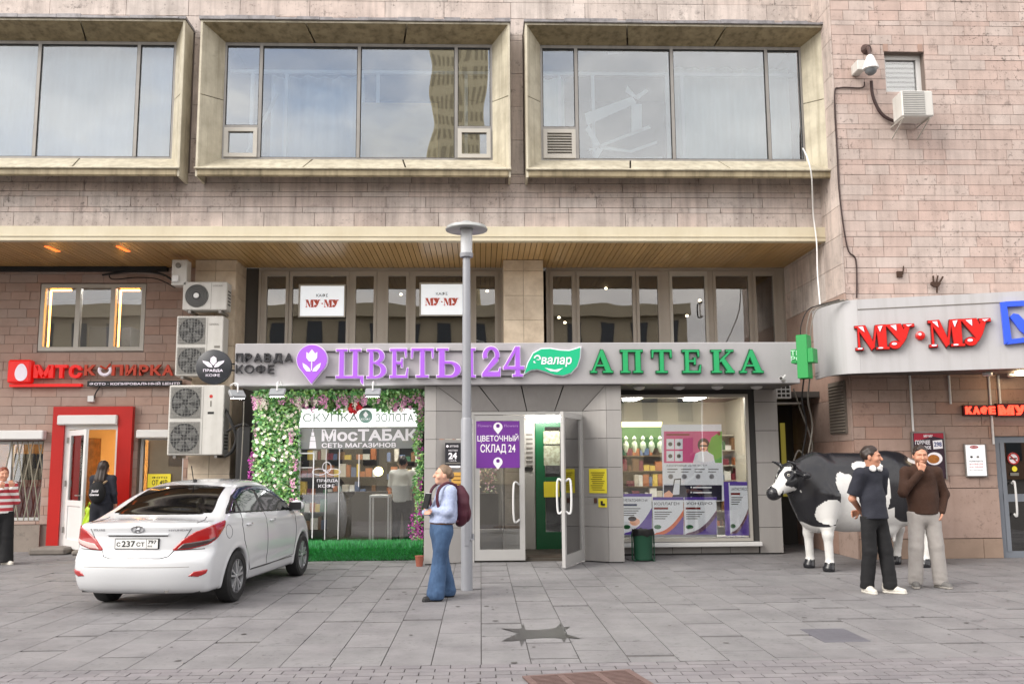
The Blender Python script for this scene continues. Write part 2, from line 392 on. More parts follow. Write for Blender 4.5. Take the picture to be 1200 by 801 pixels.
# ------------------------------------------------------------------ ground
ground = struct(box('pavement', (-70, -60, -.3), (70, 60, -.012), m_bed))
def floor_pieces(name, xa, xb, ya, yb, w, l, gap, mat, along, lim=300, z=0., jit=.002, lj=0.0):
    cells = []
    if along == 'y':
        n = int((xb-xa)/w)
        for i in range(n+1):
            x = xa+i*w; y = ya-rng.random()*l
            while y < yb:
                q = (x, max(y, ya), x+w, min(y+l, yb)); y += l*(1+rng.uniform(-lj, lj))
                if q[3]-q[1] > .05: cells.append(q)
    else:
        n = int((yb-ya)/w)
        for i in range(n):
            y = ya+i*w; x = xa-(.5*l if i % 2 else 0)
            while x < xb: cells.append((x, y, x+l, y+w)); x += l
    vis = []
    for q in cells:
        c = ((q[0]+q[2])/2, (q[1]+q[3])/2); t = c[0]/max(c[1], .1)
        vis.append((0 if -.6 < t < .66 and c[1] > 6.0 else 1, c[1], q))
    vis.sort(key=lambda a: a[:2]); mb = MB()
    for i, (o, d, q) in enumerate(vis):
        a, b = (q[0]+gap/2, q[1]+gap/2, -.03), (q[2]-gap/2, q[3]-gap/2, z+rng.uniform(-jit, jit))
        if i < lim: piece(name, a, b, mat, ground)
        else: mb.box(a, b)
    stuff(mb.build(name, mat, ground))
YB = 7.55
floor_pieces('paving_slab', -13.2, 12, YB, 18.2, .4, .62, .008, m_slab, 'y', lj=.12)
floor_pieces('paver', -6, 6.4, YB-14*.115, YB, .115, .235, .009, m_paver, 'x')
# ------------------------------------------------------------------ main building
bld = thing('stone_building', (0, YU, 0), 'pink stone building with cream metal window bays over the shops', 'building')
XL = -13.5
bayO = rect(232, 25, 598, 207, YRIM); bayI = rect(262, 51, 577, 187, YU-.02)
Wb = bayO[2]-bayO[0]
pitch_b = rect(616, 27, 963, 207, YRIM)[0]-bayO[0]
bays = [-pitch_b, 0, pitch_b]
ZTOP = 12.2
holesU = [(bayI[0]+d-.06, bayI[1]-.06, bayI[2]+d+.06, bayI[3]+.06) for d in bays]
wall = MB()
for q in sub_rects((XL, ZF1-.02, XR, ZTOP), holesU): wall.box((q[0], YU, q[1]), (q[2], YU+.35, q[3]))
wall = wall.build('upper_wall', m_joint, bld)
ZB0, ZB1 = bayO[1], bayO[3]
cladding(wall, 'stone_tile', (XL+2.8, ZF1+.005, XR, ZB0+.2), YU-.03, [.27, .095, .185, .09, .16, .12], .78, m_pink, lim=300, lj=.35)
cladding(wall, 'stone_tile', (XL+2.8, ZB1, XR, ZB1+1.24), YU-.03, [.31, .31], 1.15, m_pink, lim=120)
cladding(wall, 'stone_tile', (XL+2.8, ZB0+.205, XR, ZB1-.001), YU-.032, [.62], 3.0, m_pink, holes=[(bayO[0]+d-.02, 0, bayO[2]+d+.02, 20) for d in bays], bond=0, lim=60)
def splay(name, a, b, c, d, n, mat, parent, th=.03, gap=.006):
    """a-b outer edge, d-c inner edge, split into n panels"""
    a, b, c, d = map(Vector, (a, b, c, d))
    for i in range(n):
        t0, t1 = i/n+gap/2*(i > 0), (i+1)/n-gap/2*(i < n-1)
        p = [a.lerp(b, t0), a.lerp(b, t1), d.lerp(c, t1), d.lerp(c, t0)]
        nn = (p[1]-p[0]).cross(p[3]-p[0]).normalized()*th
        if nn.y < 0: nn = -nn
        m = MB().add(p+[q+nn for q in p], [(0, 1, 2, 3), (7, 6, 5, 4), (0, 4, 5, 1), (1, 5, 6, 2), (2, 6, 7, 3), (3, 7, 4, 0)]).build(name, mat, parent)
m_curt = M('pale curtain', 'dde3ea', .9, var=.35, vs_=1.4, dark='98a3b2', scl=(4, 1, .3))
m_curtG = M('grey green curtain', 'd3ddd8', .9, var=.35, vs_=1.4, dark='8a9a96', scl=(4, 1, .3))
m_ply = M('plywood sheet', 'd8b684', .7, var=.25, vs_=1.5, dark='a5824f', scl=(1, 1, 4))
m_paper = M('white paper', 'e4e2dc', .8, var=.05)
m_seal = M('rubber seal', '1d1d1e', .6)
def bay(i, dx):
    o = [v+(dx if k % 2 == 0 else 0) for k, v in enumerate(bayO)]; n = [v+(dx if k % 2 == 0 else 0) for k, v in enumerate(bayI)]
    # rim: the thin folded edge all round the opening of the splay
    m = MB(); t = .035
    m.box((o[0], YRIM, o[1]), (o[0]+t, YU-.04, o[3])); m.box((o[2]-t, YRIM, o[1]), (o[2], YU-.04, o[3]))
    m.box((o[0]+t, YRIM, o[3]-t), (o[2]-t, YU-.04, o[3]))
    rim = m.build('window_bay', m_cream, bld)
    A, B, C_, D = (o[0]+t, YRIM+.01, o[1]+.16), (o[2]-t, YRIM+.01, o[1]+.16), (o[2]-t, YRIM+.01, o[3]-t), (o[0]+t, YRIM+.01, o[3]-t)
    a, b, c, d = (n[0], YU-.02, n[1]), (n[2], YU-.02, n[1]), (n[2], YU-.02, n[3]), (n[0], YU-.02, n[3])
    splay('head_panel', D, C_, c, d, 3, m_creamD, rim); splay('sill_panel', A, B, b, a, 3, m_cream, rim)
    splay('jamb_panel', A, D, d, a, 2, m_cream, rim); splay('jamb_panel', B, C_, c, b, 2, m_cream, rim)
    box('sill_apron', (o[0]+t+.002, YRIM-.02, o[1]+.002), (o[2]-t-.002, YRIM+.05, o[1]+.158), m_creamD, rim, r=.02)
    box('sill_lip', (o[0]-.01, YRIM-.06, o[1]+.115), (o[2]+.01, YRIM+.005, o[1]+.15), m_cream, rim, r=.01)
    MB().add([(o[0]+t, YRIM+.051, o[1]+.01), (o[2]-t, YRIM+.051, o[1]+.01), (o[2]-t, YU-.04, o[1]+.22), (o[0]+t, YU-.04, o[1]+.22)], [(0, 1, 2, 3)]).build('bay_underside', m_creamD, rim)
    # torn flashing along the head
    fl = MB(); x = o[0]-.02
    while x < o[2]:
        l = rng.uniform(.12, .5); fl.box((x, YRIM-.035-rng.random()*.02, o[3]+.002), (min(x+l, o[2]+.02)-.004, YU-.035, o[3]+rng.uniform(.03, .075))); x += l
    fl.build('head_flashing', M('zinc flashing', '8d8a8c', .5, metal=.3, var=.6, vs_=8, dark='3d3a3c'), rim)
    # window
    FX = n[2]-n[0]; fr = MB(); f = .035; Y0, Y1 = YU-.015, YU+.07
    for q in ((n[0], n[1], n[2], n[1]+f), (n[0], n[3]-f*1.6, n[2], n[3]), (n[0], n[1]+f, n[0]+f, n[3]-f*1.6), (n[2]-f, n[1]+f, n[2], n[3]-f*1.6)): fr.box((q[0], Y0, q[1]), (q[2], Y1, q[3]))
    fr.build('window_frame', m_alu, rim)
    cuts = [.135, .5, .864]; xs = [n[0]+f]+[n[0]+FX*k for k in cuts]+[n[2]-f]
    for k in range(1, 4): box('mullion', (xs[k]-.028, Y0-.012, n[1]+f), (xs[k]+.028, Y1, n[3]-f*1.6), m_alu, rim)
    vents = {0: [], 1: [0, 3], 2: [0]}[i]
    for k in range(4):
        z0 = n[1]+f
        x0, x1 = xs[k]+(.029 if k else .001), xs[k+1]-(.029 if k < 3 else .001)
        if k in vents:
            zt = n[1]+.57
            box('transom', (x0, Y0-.006, zt), (x1, Y1, zt+.05), m_alu, rim)
            s = MB(); e = .07
            for q in ((x0, z0, x1, z0+e), (x0, zt-e, x1, zt-.002), (x0, z0+e, x0+e, zt-e), (x1-e, z0+e, x1, zt-e)): s.box((q[0], Y0-.03, q[1]), (q[2], Y0+.03, q[3]))
            s.build('vent_sash', m_aluL, rim)
            if i == 2:
                for j in range(8):
                    zz = z0+e+(zt-2*e-z0)*j/8
                    MB().add([(x0+e, Y0-.025, zz), (x1-e, Y0-.025, zz), (x1-e, Y0+.02, zz+.05), (x0+e, Y0+.02, zz+.05), (x0+e, Y0-.02, zz-.006), (x1-e, Y0-.02, zz-.006), (x1-e, Y0+.025, zz+.044), (x0+e, Y0+.025, zz+.044)], [(0, 1, 2, 3), (7, 6, 5, 4), (0, 4, 5, 1), (1, 5, 6, 2), (2, 6, 7, 3), (3, 7, 4, 0)]).build('louvre_slat', m_aluL, rim)
                box('louvre_back', (x0+e, Y0+.03, z0+e), (x1-e, Y0+.04, zt-e), m_dark, rim)
            else: box('pane', (x0+e, Y0+.02, z0+e), (x1-e, Y0+.026, zt-e), g_up, rim)
            z0 = zt+.05
        sl = MB()
        for q in ((x0, z0, x1, z0+.012), (x0, n[3]-f*1.6-.02, x1, n[3]-f*1.6-.001), (x0, z0+.012, x0+.012, n[3]-f*1.6-.02), (x1-.012, z0+.012, x1, n[3]-f*1.6-.02)): sl.box((q[0], Y0+.01, q[1]), (q[2], Y0+.03, q[3]))
        sl.build('seal', m_seal, rim)
        pn = box('pane', (x0+.012, Y0+.02, z0+.012), (x1-.012, Y0+.027, n[3]-f*1.6-.02), g_up, rim); pn.rotation_euler = (rng.uniform(-.004, .004), 0, rng.uniform(-.005, .005))
    # the room behind
    rm = MB(); x0, x1, z0, z1, yb = n[0]-.05, n[2]+.05, n[1]-.3, n[3]+.25, YU+3.2
    rm.quad((x0, yb, z0), (x1, yb, z0), (x1, yb, z1), (x0, yb, z1)); rm.quad((x0, YU+.36, z0), (x0, yb, z0), (x0, yb, z1), (x0, YU+.36, z1)); rm.quad((x1, YU+.36, z0), (x1, yb, z0), (x1, yb, z1), (x1, YU+.36, z1))
    rm.quad((x0, YU+.36, z0), (x1, YU+.36, z0), (x1, yb, z0), (x0, yb, z0)); rm.quad((x0, YU+.36, z1), (x1, YU+.36, z1), (x1, yb, z1), (x0, yb, z1))
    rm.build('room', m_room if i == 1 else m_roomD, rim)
    # outer sashes of an inner window row, then what hangs behind each window
    inn = MB(); yi = YU+.42
    for xx in ([n[0]+FX*k for k in (.08, .21, .5, .56, .9)] if i else []): inn.box((xx-.03, yi, n[1]-.25), (xx+.03, yi+.05, n[3]-.32))
    if i: inn.box((n[0], yi-.003, n[3]-.37), (n[2], yi+.053, n[3]-.31)); inn.build('inner_sash', m_white, rim)
    def curtain(xa, xb, za, zb, mat, yy=YU+.6, amp=.05):
        m = MB(); k = int((xb-xa)/.03); ph = rng.random()*6
        P = [(xa+(xb-xa)*j/k, yy+amp*math.sin(j*.62+ph)+amp*.6*math.sin(j*.27+1+ph)) for j in range(k+1)]
        m.add([(p[0], p[1], za) for p in P]+[(p[0], p[1], zb) for p in P], [(j, j+1, j+k+2, j+k+1) for j in range(k)])
        m.build('curtain', mat, rim, smooth=2)
    if i == 0: curtain(n[0], n[2], n[1]-.2, n[3]+.1, m_curt, YU+.3, .03)
    if i == 1:
        curtain(n[0]+FX*.14, n[0]+FX*.5, n[1]-.2, n[3]-.3, m_curt, YU+.75)
        q = rect(424, 121, 513, 187, YU+.2); box('plywood_sheet', (q[0], YU+.18, n[1]+.02), (q[2], YU+.2, q[3]), m_ply, rim)
        MB().tube([at(290, 178, YU+.3), at(326, 110, YU+.3)], .03, 6).build('leaning_batten', m_white, rim)
    if i == 2:
        curtain(n[0]+FX*.52, n[2], n[1]-.2, n[3]-.1, m_curtG, YU+.7)
        curtain(n[0]+FX*.0, n[0]+FX*.1, n[1]-.1, n[3]-.4, m_curtG, YU+.5)
        def strip(pts, yy=YU+.08):
            MB().prism([(at(x, y, yy).x, at(x, y, yy).z) for x, y in pts], yy, yy+.004).build('paper_strip', m_paper, rim)
        strip([(685, 133), (741, 113), (746, 121), (688, 147)]); strip([(740, 122), (752, 122), (752, 153), (740, 156)])
        strip([(690, 146), (704, 170), (700, 175), (686, 152)]); strip([(689, 175), (760, 147), (763, 150), (705, 172), (690, 177)])
        strip([(703, 171), (738, 176), (770, 165), (770, 168), (740, 179), (704, 175)]); strip([(700, 172), (706, 176), (699, 188), (695, 188)])
        strip([(684, 185), (776, 184), (776, 187), (684, 188)], YU+.075); strip([(782, 66), (786, 66), (786, 186), (782, 186)], YU+.082)
        strip([(735, 100), (745, 112), (758, 104), (760, 107), (747, 117), (733, 108)], YU+.09); strip([(712, 61), (730, 60), (730, 63), (712, 64)])
for i, dx in enumerate(bays): bay(i, dx)
# fascia and slatted soffit
fas = box('fascia', (XL, YU-.14, ZF0), (XR-.002, YU-.005, ZF1), m_fascia, bld, r=.008)
box('fascia_trim', (XL, YU-.155, ZF0+.075), (XR-.004, YU-.139, ZF0+.095), m_fascia, bld)
sof = box('soffit', (XL, YU-.1, ZF0+.05), (XR-.002, YG+.1, ZF0+.12), M('soffit board', '3a2c18', .8), bld)
n = int((XR-XL)/.1); mbs = MB()
for k in range(n):
    x = XR-.01-(k+1)*.1
    a, b = (x+.004, YU-.12, ZF0+.004+rng.random()*.004), (x+.094, YG, ZF0+.03)
    if k < 170: piece('soffit_slat', a, b, m_soffit, sof)
    else: mbs.box(a, b)
if mbs.v: stuff(mbs.build('soffit_slat', m_soffit, sof))
# two tube lamps seen orange between the slats
for x0 in (60, 143):
    p = gr(x0+2, 292, ZF0); mbl = MB()
    for k in range(6): mbl.box((p.x-.06+k*.006, p.y-.2+k*.07, ZF0-.004), (p.x+.02+k*.006, p.y-.172+k*.07, ZF0+.003))
    mbl.build('soffit_lamp', M('orange lamp', (1, .16, .03), emit=1.3), bld)
# columns under the overhang
def column(x0, x1, y0, y1, z1):
    core = box('column', (x0+.03, y0+.03, 0), (x1-.03, y1, z1), m_joint, bld)
    z = 0
    while z < z1-.02:
        h = min(.47, z1-z); mid = (x0+x1)/2+rng.choice((0, 0, .0))
        for a, b in ((x0, mid), (mid, x1)): piece('marble_tile', (a+.003, y0+rng.uniform(-.002, .002), z+.003), (b-.003, y0+.03, z+h-.003), m_marble, core)
        piece('marble_tile', (x1-.03, y0+.032, z+.003), (x1, y1, z+h-.003), m_marble, core); piece('marble_tile', (x0, y0+.032, z+.003), (x0+.03, y1, z+h-.003), m_marble, core)
        z += h
XC0, XC1 = px(228, 340, YC), px(276, 340, YC)
column(XC0, XC1, YC, YG, ZF0); column(px(590, 350, YC), px(637, 350, YC), YC, YG, ZF0)
# ------------------------------------------------------------------ upper glazing over the sign band
m_frame = M('taupe window frame', 'a59d93', .45, var=.1, vs_=4)
ZGT = ZF0-.0; ZG0 = 3.0
def interior(name, x0, x1, y0, y1, z0, z1, mw, mc, mf, parent):
    m = MB(); m.quad((x0, y1, z0), (x1, y1, z0), (x1, y1, z1), (x0, y1, z1)); m.quad((x0, y0, z0), (x0, y1, z0), (x0, y1, z1), (x0, y0, z1)); m.quad((x1, y0, z0), (x1, y1, z0), (x1, y1, z1), (x1, y0, z1)); m.build(name+'_wall', mw, parent)
    MB().quad((x0, y0, z1), (x1, y0, z1), (x1, y1, z1), (x0, y1, z1)).build(name+'_ceiling', mc, parent)
    MB().quad((x0, y0, z0), (x1, y0, z0), (x1, y1, z0), (x0, y1, z0)).build(name+'_floor', mf, parent)
def glazing(xp0, xp1, cols, door=None):
    X0, X1 = px(xp0, 350, YG), px(xp1, 350, YG)
    zt = pz((xp0+xp1)/2, 318, YG)
    head = box('glazing', (X0, YG-.02, zt), (X1, YG+.12, ZF0), m_frame, bld)
    box('jamb', (X0, YG-.02, ZG0), (X0+.05, YG+.1, zt-.001), m_frame, head); box('jamb', (X1-.05, YG-.02, ZG0), (X1, YG+.1, zt-.001), m_frame, head)
    for a, b in cols:
        xa, xb = px(a, 360, YG), px(b, 360, YG); f = .055
        s = MB(); s.box((xa-f, YG-.05, ZG0), (xa, YG+.06, zt-.002)); s.box((xb, YG-.05, ZG0), (xb+f, YG+.06, zt-.002)); s.box((xa, YG-.05, zt-.1), (xb, YG+.06, zt-.002)); s.build('sash', m_frame if (a != door) else m_aluL, head)
        box('pane', (xa, YG-.01, ZG0), (xb, YG-.003, zt-.1), g_mid, head)
    edges = sorted([c for ab in cols for c in ab])
    cs = [xp0]+[e for e in edges]+[xp1]
    for k in range(0, len(cs), 2):
        xa = px(cs[k], 360, YG)+(.056 if k else .052); xb = px(cs[k+1], 360, YG)-(.056 if k+1 < len(cs)-1 else .052)
        if xb-xa > .01: box('mullion', (xa, YG-.03, ZG0), (xb, YG+.05, zt-.003), m_frame, head)
    return head
gl1 = glazing(303, 589, [(313, 335), (343, 406), (417, 438), (455, 476), (487, 547), (558, 580)])
gl2 = glazing(640, 921, [(648, 670), (679, 741), (749, 771), (788, 826), (839, 877), (886, 906)], 788)
hp = at(824, 362, YG-.1); MB().tube(smoothpath([(hp.x, YG-.05, hp.z+.14), (hp.x-.06, YG-.11, hp.z+.12), (hp.x-.06, YG-.11, hp.z-.12), (hp.x, YG-.05, hp.z-.14)], 5), .014, 8).build('door_handle', m_alu, gl2, smooth=True)
cafe = box('cafe_floor', (XC1, YG+.14, ZG0-.2), (XR-.2, 24, ZG0-.01), m_dark, bld)
interior('cafe', XC1+.0, XR-.2, YG+.14, 24, ZG0, ZF0-.02, M('cafe wall', '6a4a33', .8, var=.3), M('cafe ceiling', '3b2d24', .8), m_dark, bld)
for q in ((388, 365), (470, 345), (571, 341), (600, 380), (710, 338), (820, 352), (805, 370), (655, 372), (662, 378), (515, 360)):
    p = at(q[0], q[1], 19.5); MB().lathe([(.01, -.02), (.03, -.014), (.034, .012), (.01, .03)], p, 10).build('cafe_lamp', M('cafe bulb', (1, .85, .6), emit=6), bld, smooth=True)
for x in (470, 571, 710): p = at(x, 345, 20.5); MB().lathe([(.45, 0), (.47, .05), (.44, .2), (.2, .22)], p, 24).build('drum_lamp', M('cafe drum shade', (.9, .5, .2), emit=.9), bld, smooth=True)
for k in range(5): x = -3.4+k*1.9; box('cafe_partition', (x, 21, ZG0), (x+.5, 21.2, ZG0+1.2), M('cafe booth', '4a3524', .6), bld)
# ------------------------------------------------------------------ left shop wall
holesL = {'up': rect(47, 333, 170, 411, YL), 'door': rect(79, 497, 137, 652, YL), 'wl': rect(-60, 517, 49, 610, YL), 'wr': rect(161, 512, 214, 610, YL)}
hd = list(holesL['door']); hd[1] = 0.0; holesL['door'] = tuple(hd)
lw = MB()
for q in sub_rects((XL, 0, XC0+.2, ZF0+.06), holesL.values()): lw.box((q[0], YL, q[1]), (q[2], YL+.3, q[3]))
lw = lw.build('shop_wall', m_joint, bld)
zpl = pz(30, 614, YL)
holesT = [(h[0]-.01, h[1]-.01, h[2]+.01, h[3]+.01) for h in holesL.values()]
cladding(lw, 'stone_tile', (-10.6, zpl, XC0+.1, ZF0), YL-.028, [.17], .42, m_mts, holes=holesT, lim=300, gap=.006)
for q in sub_rects((XL, 0.0, XC0+.1, zpl-.01), [(h[0]-.45, h[1], h[2]+.45, h[3]) if h is holesL['door'] else h for h in holesL.values()]):
    piece('plinth_stone', (q[0], YL-.05, q[1]), (q[2], YL-.001, q[3]), M('plinth concrete', '8c8279', .85, var=.4, vs_=2, bump=.4, bs=30, spots=.4), lw)
# interior of that shop
xi0, xi1 = XL+.3, XC0+.1
interior('copy_shop', xi0, xi1, YL+.31, YL+4, 0.01, 2.95, m_warm, m_ceil, M('shop floor', '6b625a', .5), bld)
interior('upstairs_room', xi0, xi1, YL+.31, YL+4, 3.1, ZF0+.1, m_room, m_ceil, m_roomD, bld)
box('ceiling_light', (-8.2, YL+1.5, 2.88), (-6.6, YL+2.1, 2.93), m_lampW, bld); box('ceiling_light', (-7.3, YL+1.4, ZF0-.03), (-6.5, YL+2.0, ZF0+.03), m_lamp, bld)
box('room_cabinet', (-8.6, YL+2.5, 3.1), (-7.7, YL+3, 4.6), M('grey cabinet', '55565a', .5), bld); box('room_shelf', (-7.5, YL+2.2, 3.1), (-6.6, YL+2.6, 4.0), M('shelf goods', '8b6e5d', .7, var=.8, vs_=8, dark='2a3440'), bld)
def framed(name, h, cuts, mat, parent, f=.06, y=YL-.02, pane=g_shop, d=.1):
    m = MB()
    for q in ((h[0], h[1], h[2], h[1]+f), (h[0], h[3]-f, h[2], h[3]), (h[0], h[1]+f, h[0]+f, h[3]-f), (h[2]-f, h[1]+f, h[2], h[3]-f)): m.box((q[0], y, q[1]), (q[2], y+d, q[3]))
    o = m.build(name, mat, parent)
    xs = [h[0]+f]+cuts+[h[2]-f]
    for k in range(len(xs)-1):
        a = xs[k]+(f*.6 if k else 0); b = xs[k+1]-(f*.6 if k < len(xs)-2 else 0)
        box('pane', (a, y+.04, h[1]+f), (b, y+.047, h[3]-f), pane, o)
        if k: box('mullion', (xs[k]-f*.6, y-.002, h[1]+f), (xs[k]+f*.6, y+d, h[3]-f), mat, o)
    return o
hu = holesL['up']
wu = framed('window', hu, [px(91, 370, YL), px(132, 370, YL)], m_aluL, lw, .075)
m_neon = M('orange strip light', (1, .42, .08), emit=6)
for xx, y0, y1 in ((57, 341, 406), (139, 340, 406)): q = rect(xx, y0, xx+2, y1, YL+.1); box('neon_strip', (q[0], YL+.09, q[1]), (q[2], YL+.11, q[3]), m_neon, wu)
for xa, xb in ((57, 89), (139, 169)): q = rect(xa, 339, xb, 341, YL+.1); box('neon_strip', (q[0]+.04, YL+.09, q[1]), (q[2]-.08, YL+.11, q[3]), m_neon, wu)
wlp = framed('window', holesL['wl'], [px(7, 560, YL)], m_white, lw, .05, y=YL+.1)
q = holesL['wl']; m_bar = M('grille bar', '8f8a7a', .5, metal=.3)
for k in range(7):
    x = px(11+k*6.2, 560, YL)
    g = MB().tube([(x, YL+.02, q[1]), (x+(.13 if k % 2 else -.13), YL+.02, (q[1]+q[3])/2), (x, YL+.02, q[3])], .011, 6).build('grille_bar', m_bar, wlp)
wrp = framed('window', holesL['wr'], [], m_white, lw, .05, y=YL+.1)
box('red_display', (q[0]+.3, YL+.5, q[1]-.2), (q[2]-.05, YL+.53, q[1]+.75), M('red display', '8a1a1c', .5, var=.2), wlp); box('dark_screen', (q[0]+.55+.4, YL+.48, q[1]+.75), (q[2]-.15, YL+.52, q[1]+1.25), m_dark, wlp)
r2 = holesL['wr']; box('tiled_screen', (r2[0], YL+.5, r2[1]-.1), (r2[2], YL+.53, r2[3]+.1), M('beige tiled screen', 'b09a80', .6, var=.3, vs_=4), wrp)
r3 = rect(173, 555, 200, 571, YL+.09); yp = plane_card('yellow_notice', r3, YL+.085, M('yellow print', 'f2e23a', .6), wrp, .004)
for k, (a, b) in enumerate(((558, 560.5), (562, 568))): text('print', ['ФОТО', 'ОТ 45Р'][k], rect(178, a, 196, b, YL+.08), YL+.082, M('black print', '1a1a1a', .6), yp, 0, .02)
for a, b, y0, y1 in ((-60, 50, 504, 515), (159, 216, 503, 513)):
    q = rect(a, y0, b, y1, YL-.2); box('shutter_box', (q[0], YL-.2, q[1]), (q[2], YL-.03, q[3]), m_white, lw, r=.02)
# red door surround
m_red = M('red cladding', 'b3140d', .35, var=.15, vs_=3, dark='7c0d08')
rs = rect(58, 476, 152, 641, YL-.15); hd = holesL['door']
rd = MB()
for qq in sub_rects((rs[0], 0.02, rs[2], rs[3]), [(hd[0]-.06, -1, hd[2]+.02, pz(105, 486, YL-.15))]): rd.box((qq[0], YL-.15, qq[1]), (qq[2], YL-.03, qq[3]))
rd = rd.build('door_surround', m_red, lw)
q = rect(67, 486, 137, 497.5, YL-.2); box('shutter_box', (q[0], YL-.22, q[1]), (q[2], YL-.02, q[3]), m_white, lw, r=.02)
dfm = MB(); dfm.box((hd[0]-.058, YL-.1, 0), (hd[0]+.02, YL+.1, hd[3])); dfm.box((hd[2]-.03, YL-.1, 0), (hd[2]+.018, YL+.1, hd[3])); dfm.box((hd[0]+.02, YL-.1, hd[3]-.1), (hd[2]-.03, YL+.1, hd[3])); dfm.build('door_frame', m_white, lw)
# open white leaf, swung out towards the street
h0 = Vector((hd[0]+.03, YL-.12, 0)); h1 = Vector((px(96, 600, YL-.75), YL-.75, 0)); u = (h1-h0); Ld = u.length; u.normalize(); nn = Vector((-u.y, u.x, 0))*.05
lf = MB(); zt = hd[3]-.12; f = .1
for a, b, c, d in ((0, .08, Ld, .08+f*1.6), (0, zt-f, Ld, zt), (0, .08+f*1.6, f, zt-f), (Ld-f, .08+f*1.6, Ld, zt-f), (f, .85, Ld-f, .95)):
    lf.prismax([(a, b), (c, b), (c, d), (a, d)], h0, u, (0, 0, 1), nn)
leaf = lf.build('door_leaf', m_white, lw)
MB().prismax([(f, .95), (Ld-f, .95), (Ld-f, zt-f), (f, zt-f)], h0+nn*.4, u, (0, 0, 1), nn*.12).build('pane', g_shop, leaf)
MB().prismax([(f, .08+f*1.6), (Ld-f, .08+f*1.6), (Ld-f, .85), (f, .85)], h0+nn*.4, u, (0, 0, 1), nn*.2).build('panel', m_white, leaf)
for zz in (.35, 1.2, 2.0): MB().tube([h0+Vector((-.01, -.03, zz)), h0+Vector((-.01, -.03, zz+.11))], .018, 8).build('hinge', m_alu, leaf)
hh = h0+u*(Ld-.05)-nn*.5; MB().tube([hh+Vector((0, 0, 1.05)), hh-nn+Vector((0, 0, 1.05)), hh-nn-u*.12+Vector((0, 0, 1.05))], .012, 8).build('handle', m_alu, leaf)
for k, (a, b) in enumerate(((20, 62), (72, 98))):
    p0, p1 = gr(a, 653), gr(b, 653); box('doorstep', (p0.x, YL-.75-.1*k, -.005), (p1.x, YL-.155, .12-.03*k), M('worn step', '7c756e', .9, var=.5, vs_=3, bump=.6, bs=20, spots=.4), bld, r=.03)
# things on the shelves inside the lit doorway
box('shelf', (px(103, 560, YL+3.6), YL+3.5, .9), (px(110, 560, YL+3.6), YL+3.9, 2.2), M('shop shelf', '8a5a30', .6, var=.7, vs_=9, dark='2b2018'), bld)
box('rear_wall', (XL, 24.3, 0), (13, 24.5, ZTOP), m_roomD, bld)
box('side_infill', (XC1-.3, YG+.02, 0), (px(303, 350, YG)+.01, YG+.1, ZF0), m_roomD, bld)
# ================================================================== grey panelled shop pavilion
shop = thing('shop_pavilion', (.5, YP, 0), 'grey panelled shop front with glass doors between two show windows', 'shop front')
XA, XB = XS0, px(914, 560, YR)                   # left and right ends
PX0, PX1 = px(497, 560, YP), px(730, 560, YP)    # portal
ZC = ZS0                                          # underside
m_tilef = M('shop floor tile', 'a59d92', .35, var=.1)
# flower window opening / pharmacy opening on the recessed wall
hf = rect(349, 478, 491, 637, YR); hp_ = rect(726, 464, 879, 634, YR)
hp_ = (hp_[0], hp_[1], hp_[2], pz(800, 462, YR))
rw = MB()
for q in sub_rects((XA, 0, PX0+.02, ZC+.3), [hf]): rw.box((q[0], YR, q[1]), (q[2], YR+.12, q[3]))
rw.build('recessed_wall', m_grout, shop); rw = MB()
for q in sub_rects((PX1-.02, 0, XB-.03, ZC+.3), [hp_]): rw.box((q[0], YR, q[1]), (q[2], YR+.12, q[3]))
rw = rw.build('recessed_wall', m_grout, shop); rw2 = rw; rw = MB(); rw.box((XB-.05, YR+.121, 0), (XB-.03, 19, ZC+.3))
rw.build('side_wall', m_grout, shop); box('side_wall', (XA, YR+.121, 0), (XA+.02, 19, ZC+.3), m_grout, shop); rw = rw2
box('roof_slab', (XA, YS+.2, ZC+.02), (XB-.03, YG-.06, ZS1-.16), M('pale bounce roof', 'b9b7b2', .8, var=.2, vs_=2), shop); box('ceiling_slab', (XA, YG-.05, ZC+.02), (XB-.03, 19, ZC+.25), m_grout, shop)  # unseen roof raised and made pale to bounce light up onto the soffit
lin = box('recess_soffit', (XA+.01, YS+.13, ZC+.002), (XB-.04, YR-.001, ZC+.018), M('painted soffit', '6f6c6a', .6, var=.15), shop)
for x in (817, 870, 923, 975):
    p = gr(690+(x-690)*1.0, 0, 0) if False else None
for x in (749, 796, 841, 887):
    c = at(x, 463, 15.15); MB().lathe([(.03, -.05), (.085, -.03), (.1, -.004), (.1, 0)], (c.x, 15.15, ZC+.001), 16).build('soffit_downlight', m_white, shop, smooth=True)
# panels on the recessed wall, right end and plinth under the pharmacy window
xq = [px(886, 560, YR), XB]
zz = [0.02, .45, 1.0, 1.55, 2.1, 2.6, ZC]
for k in range(len(zz)-1): piece('wall_panel', (xq[0]+.02, YR-.02, zz[k]+.005), (XB, YR, zz[k+1]-.005), m_panel, rw); piece('wall_panel', (XB-.03, YR+.003, zz[k]+.005), (XB+.002, YR+.6, zz[k+1]-.005), m_panel, rw)
n = 5
for k in range(n): piece('plinth_panel', (PX1+(xq[0]-PX1)*k/n+.005, YR-.012, .03), (PX1+(xq[0]-PX1)*(k+1)/n-.005, YR, hp_[1]-.09), m_panel, rw)
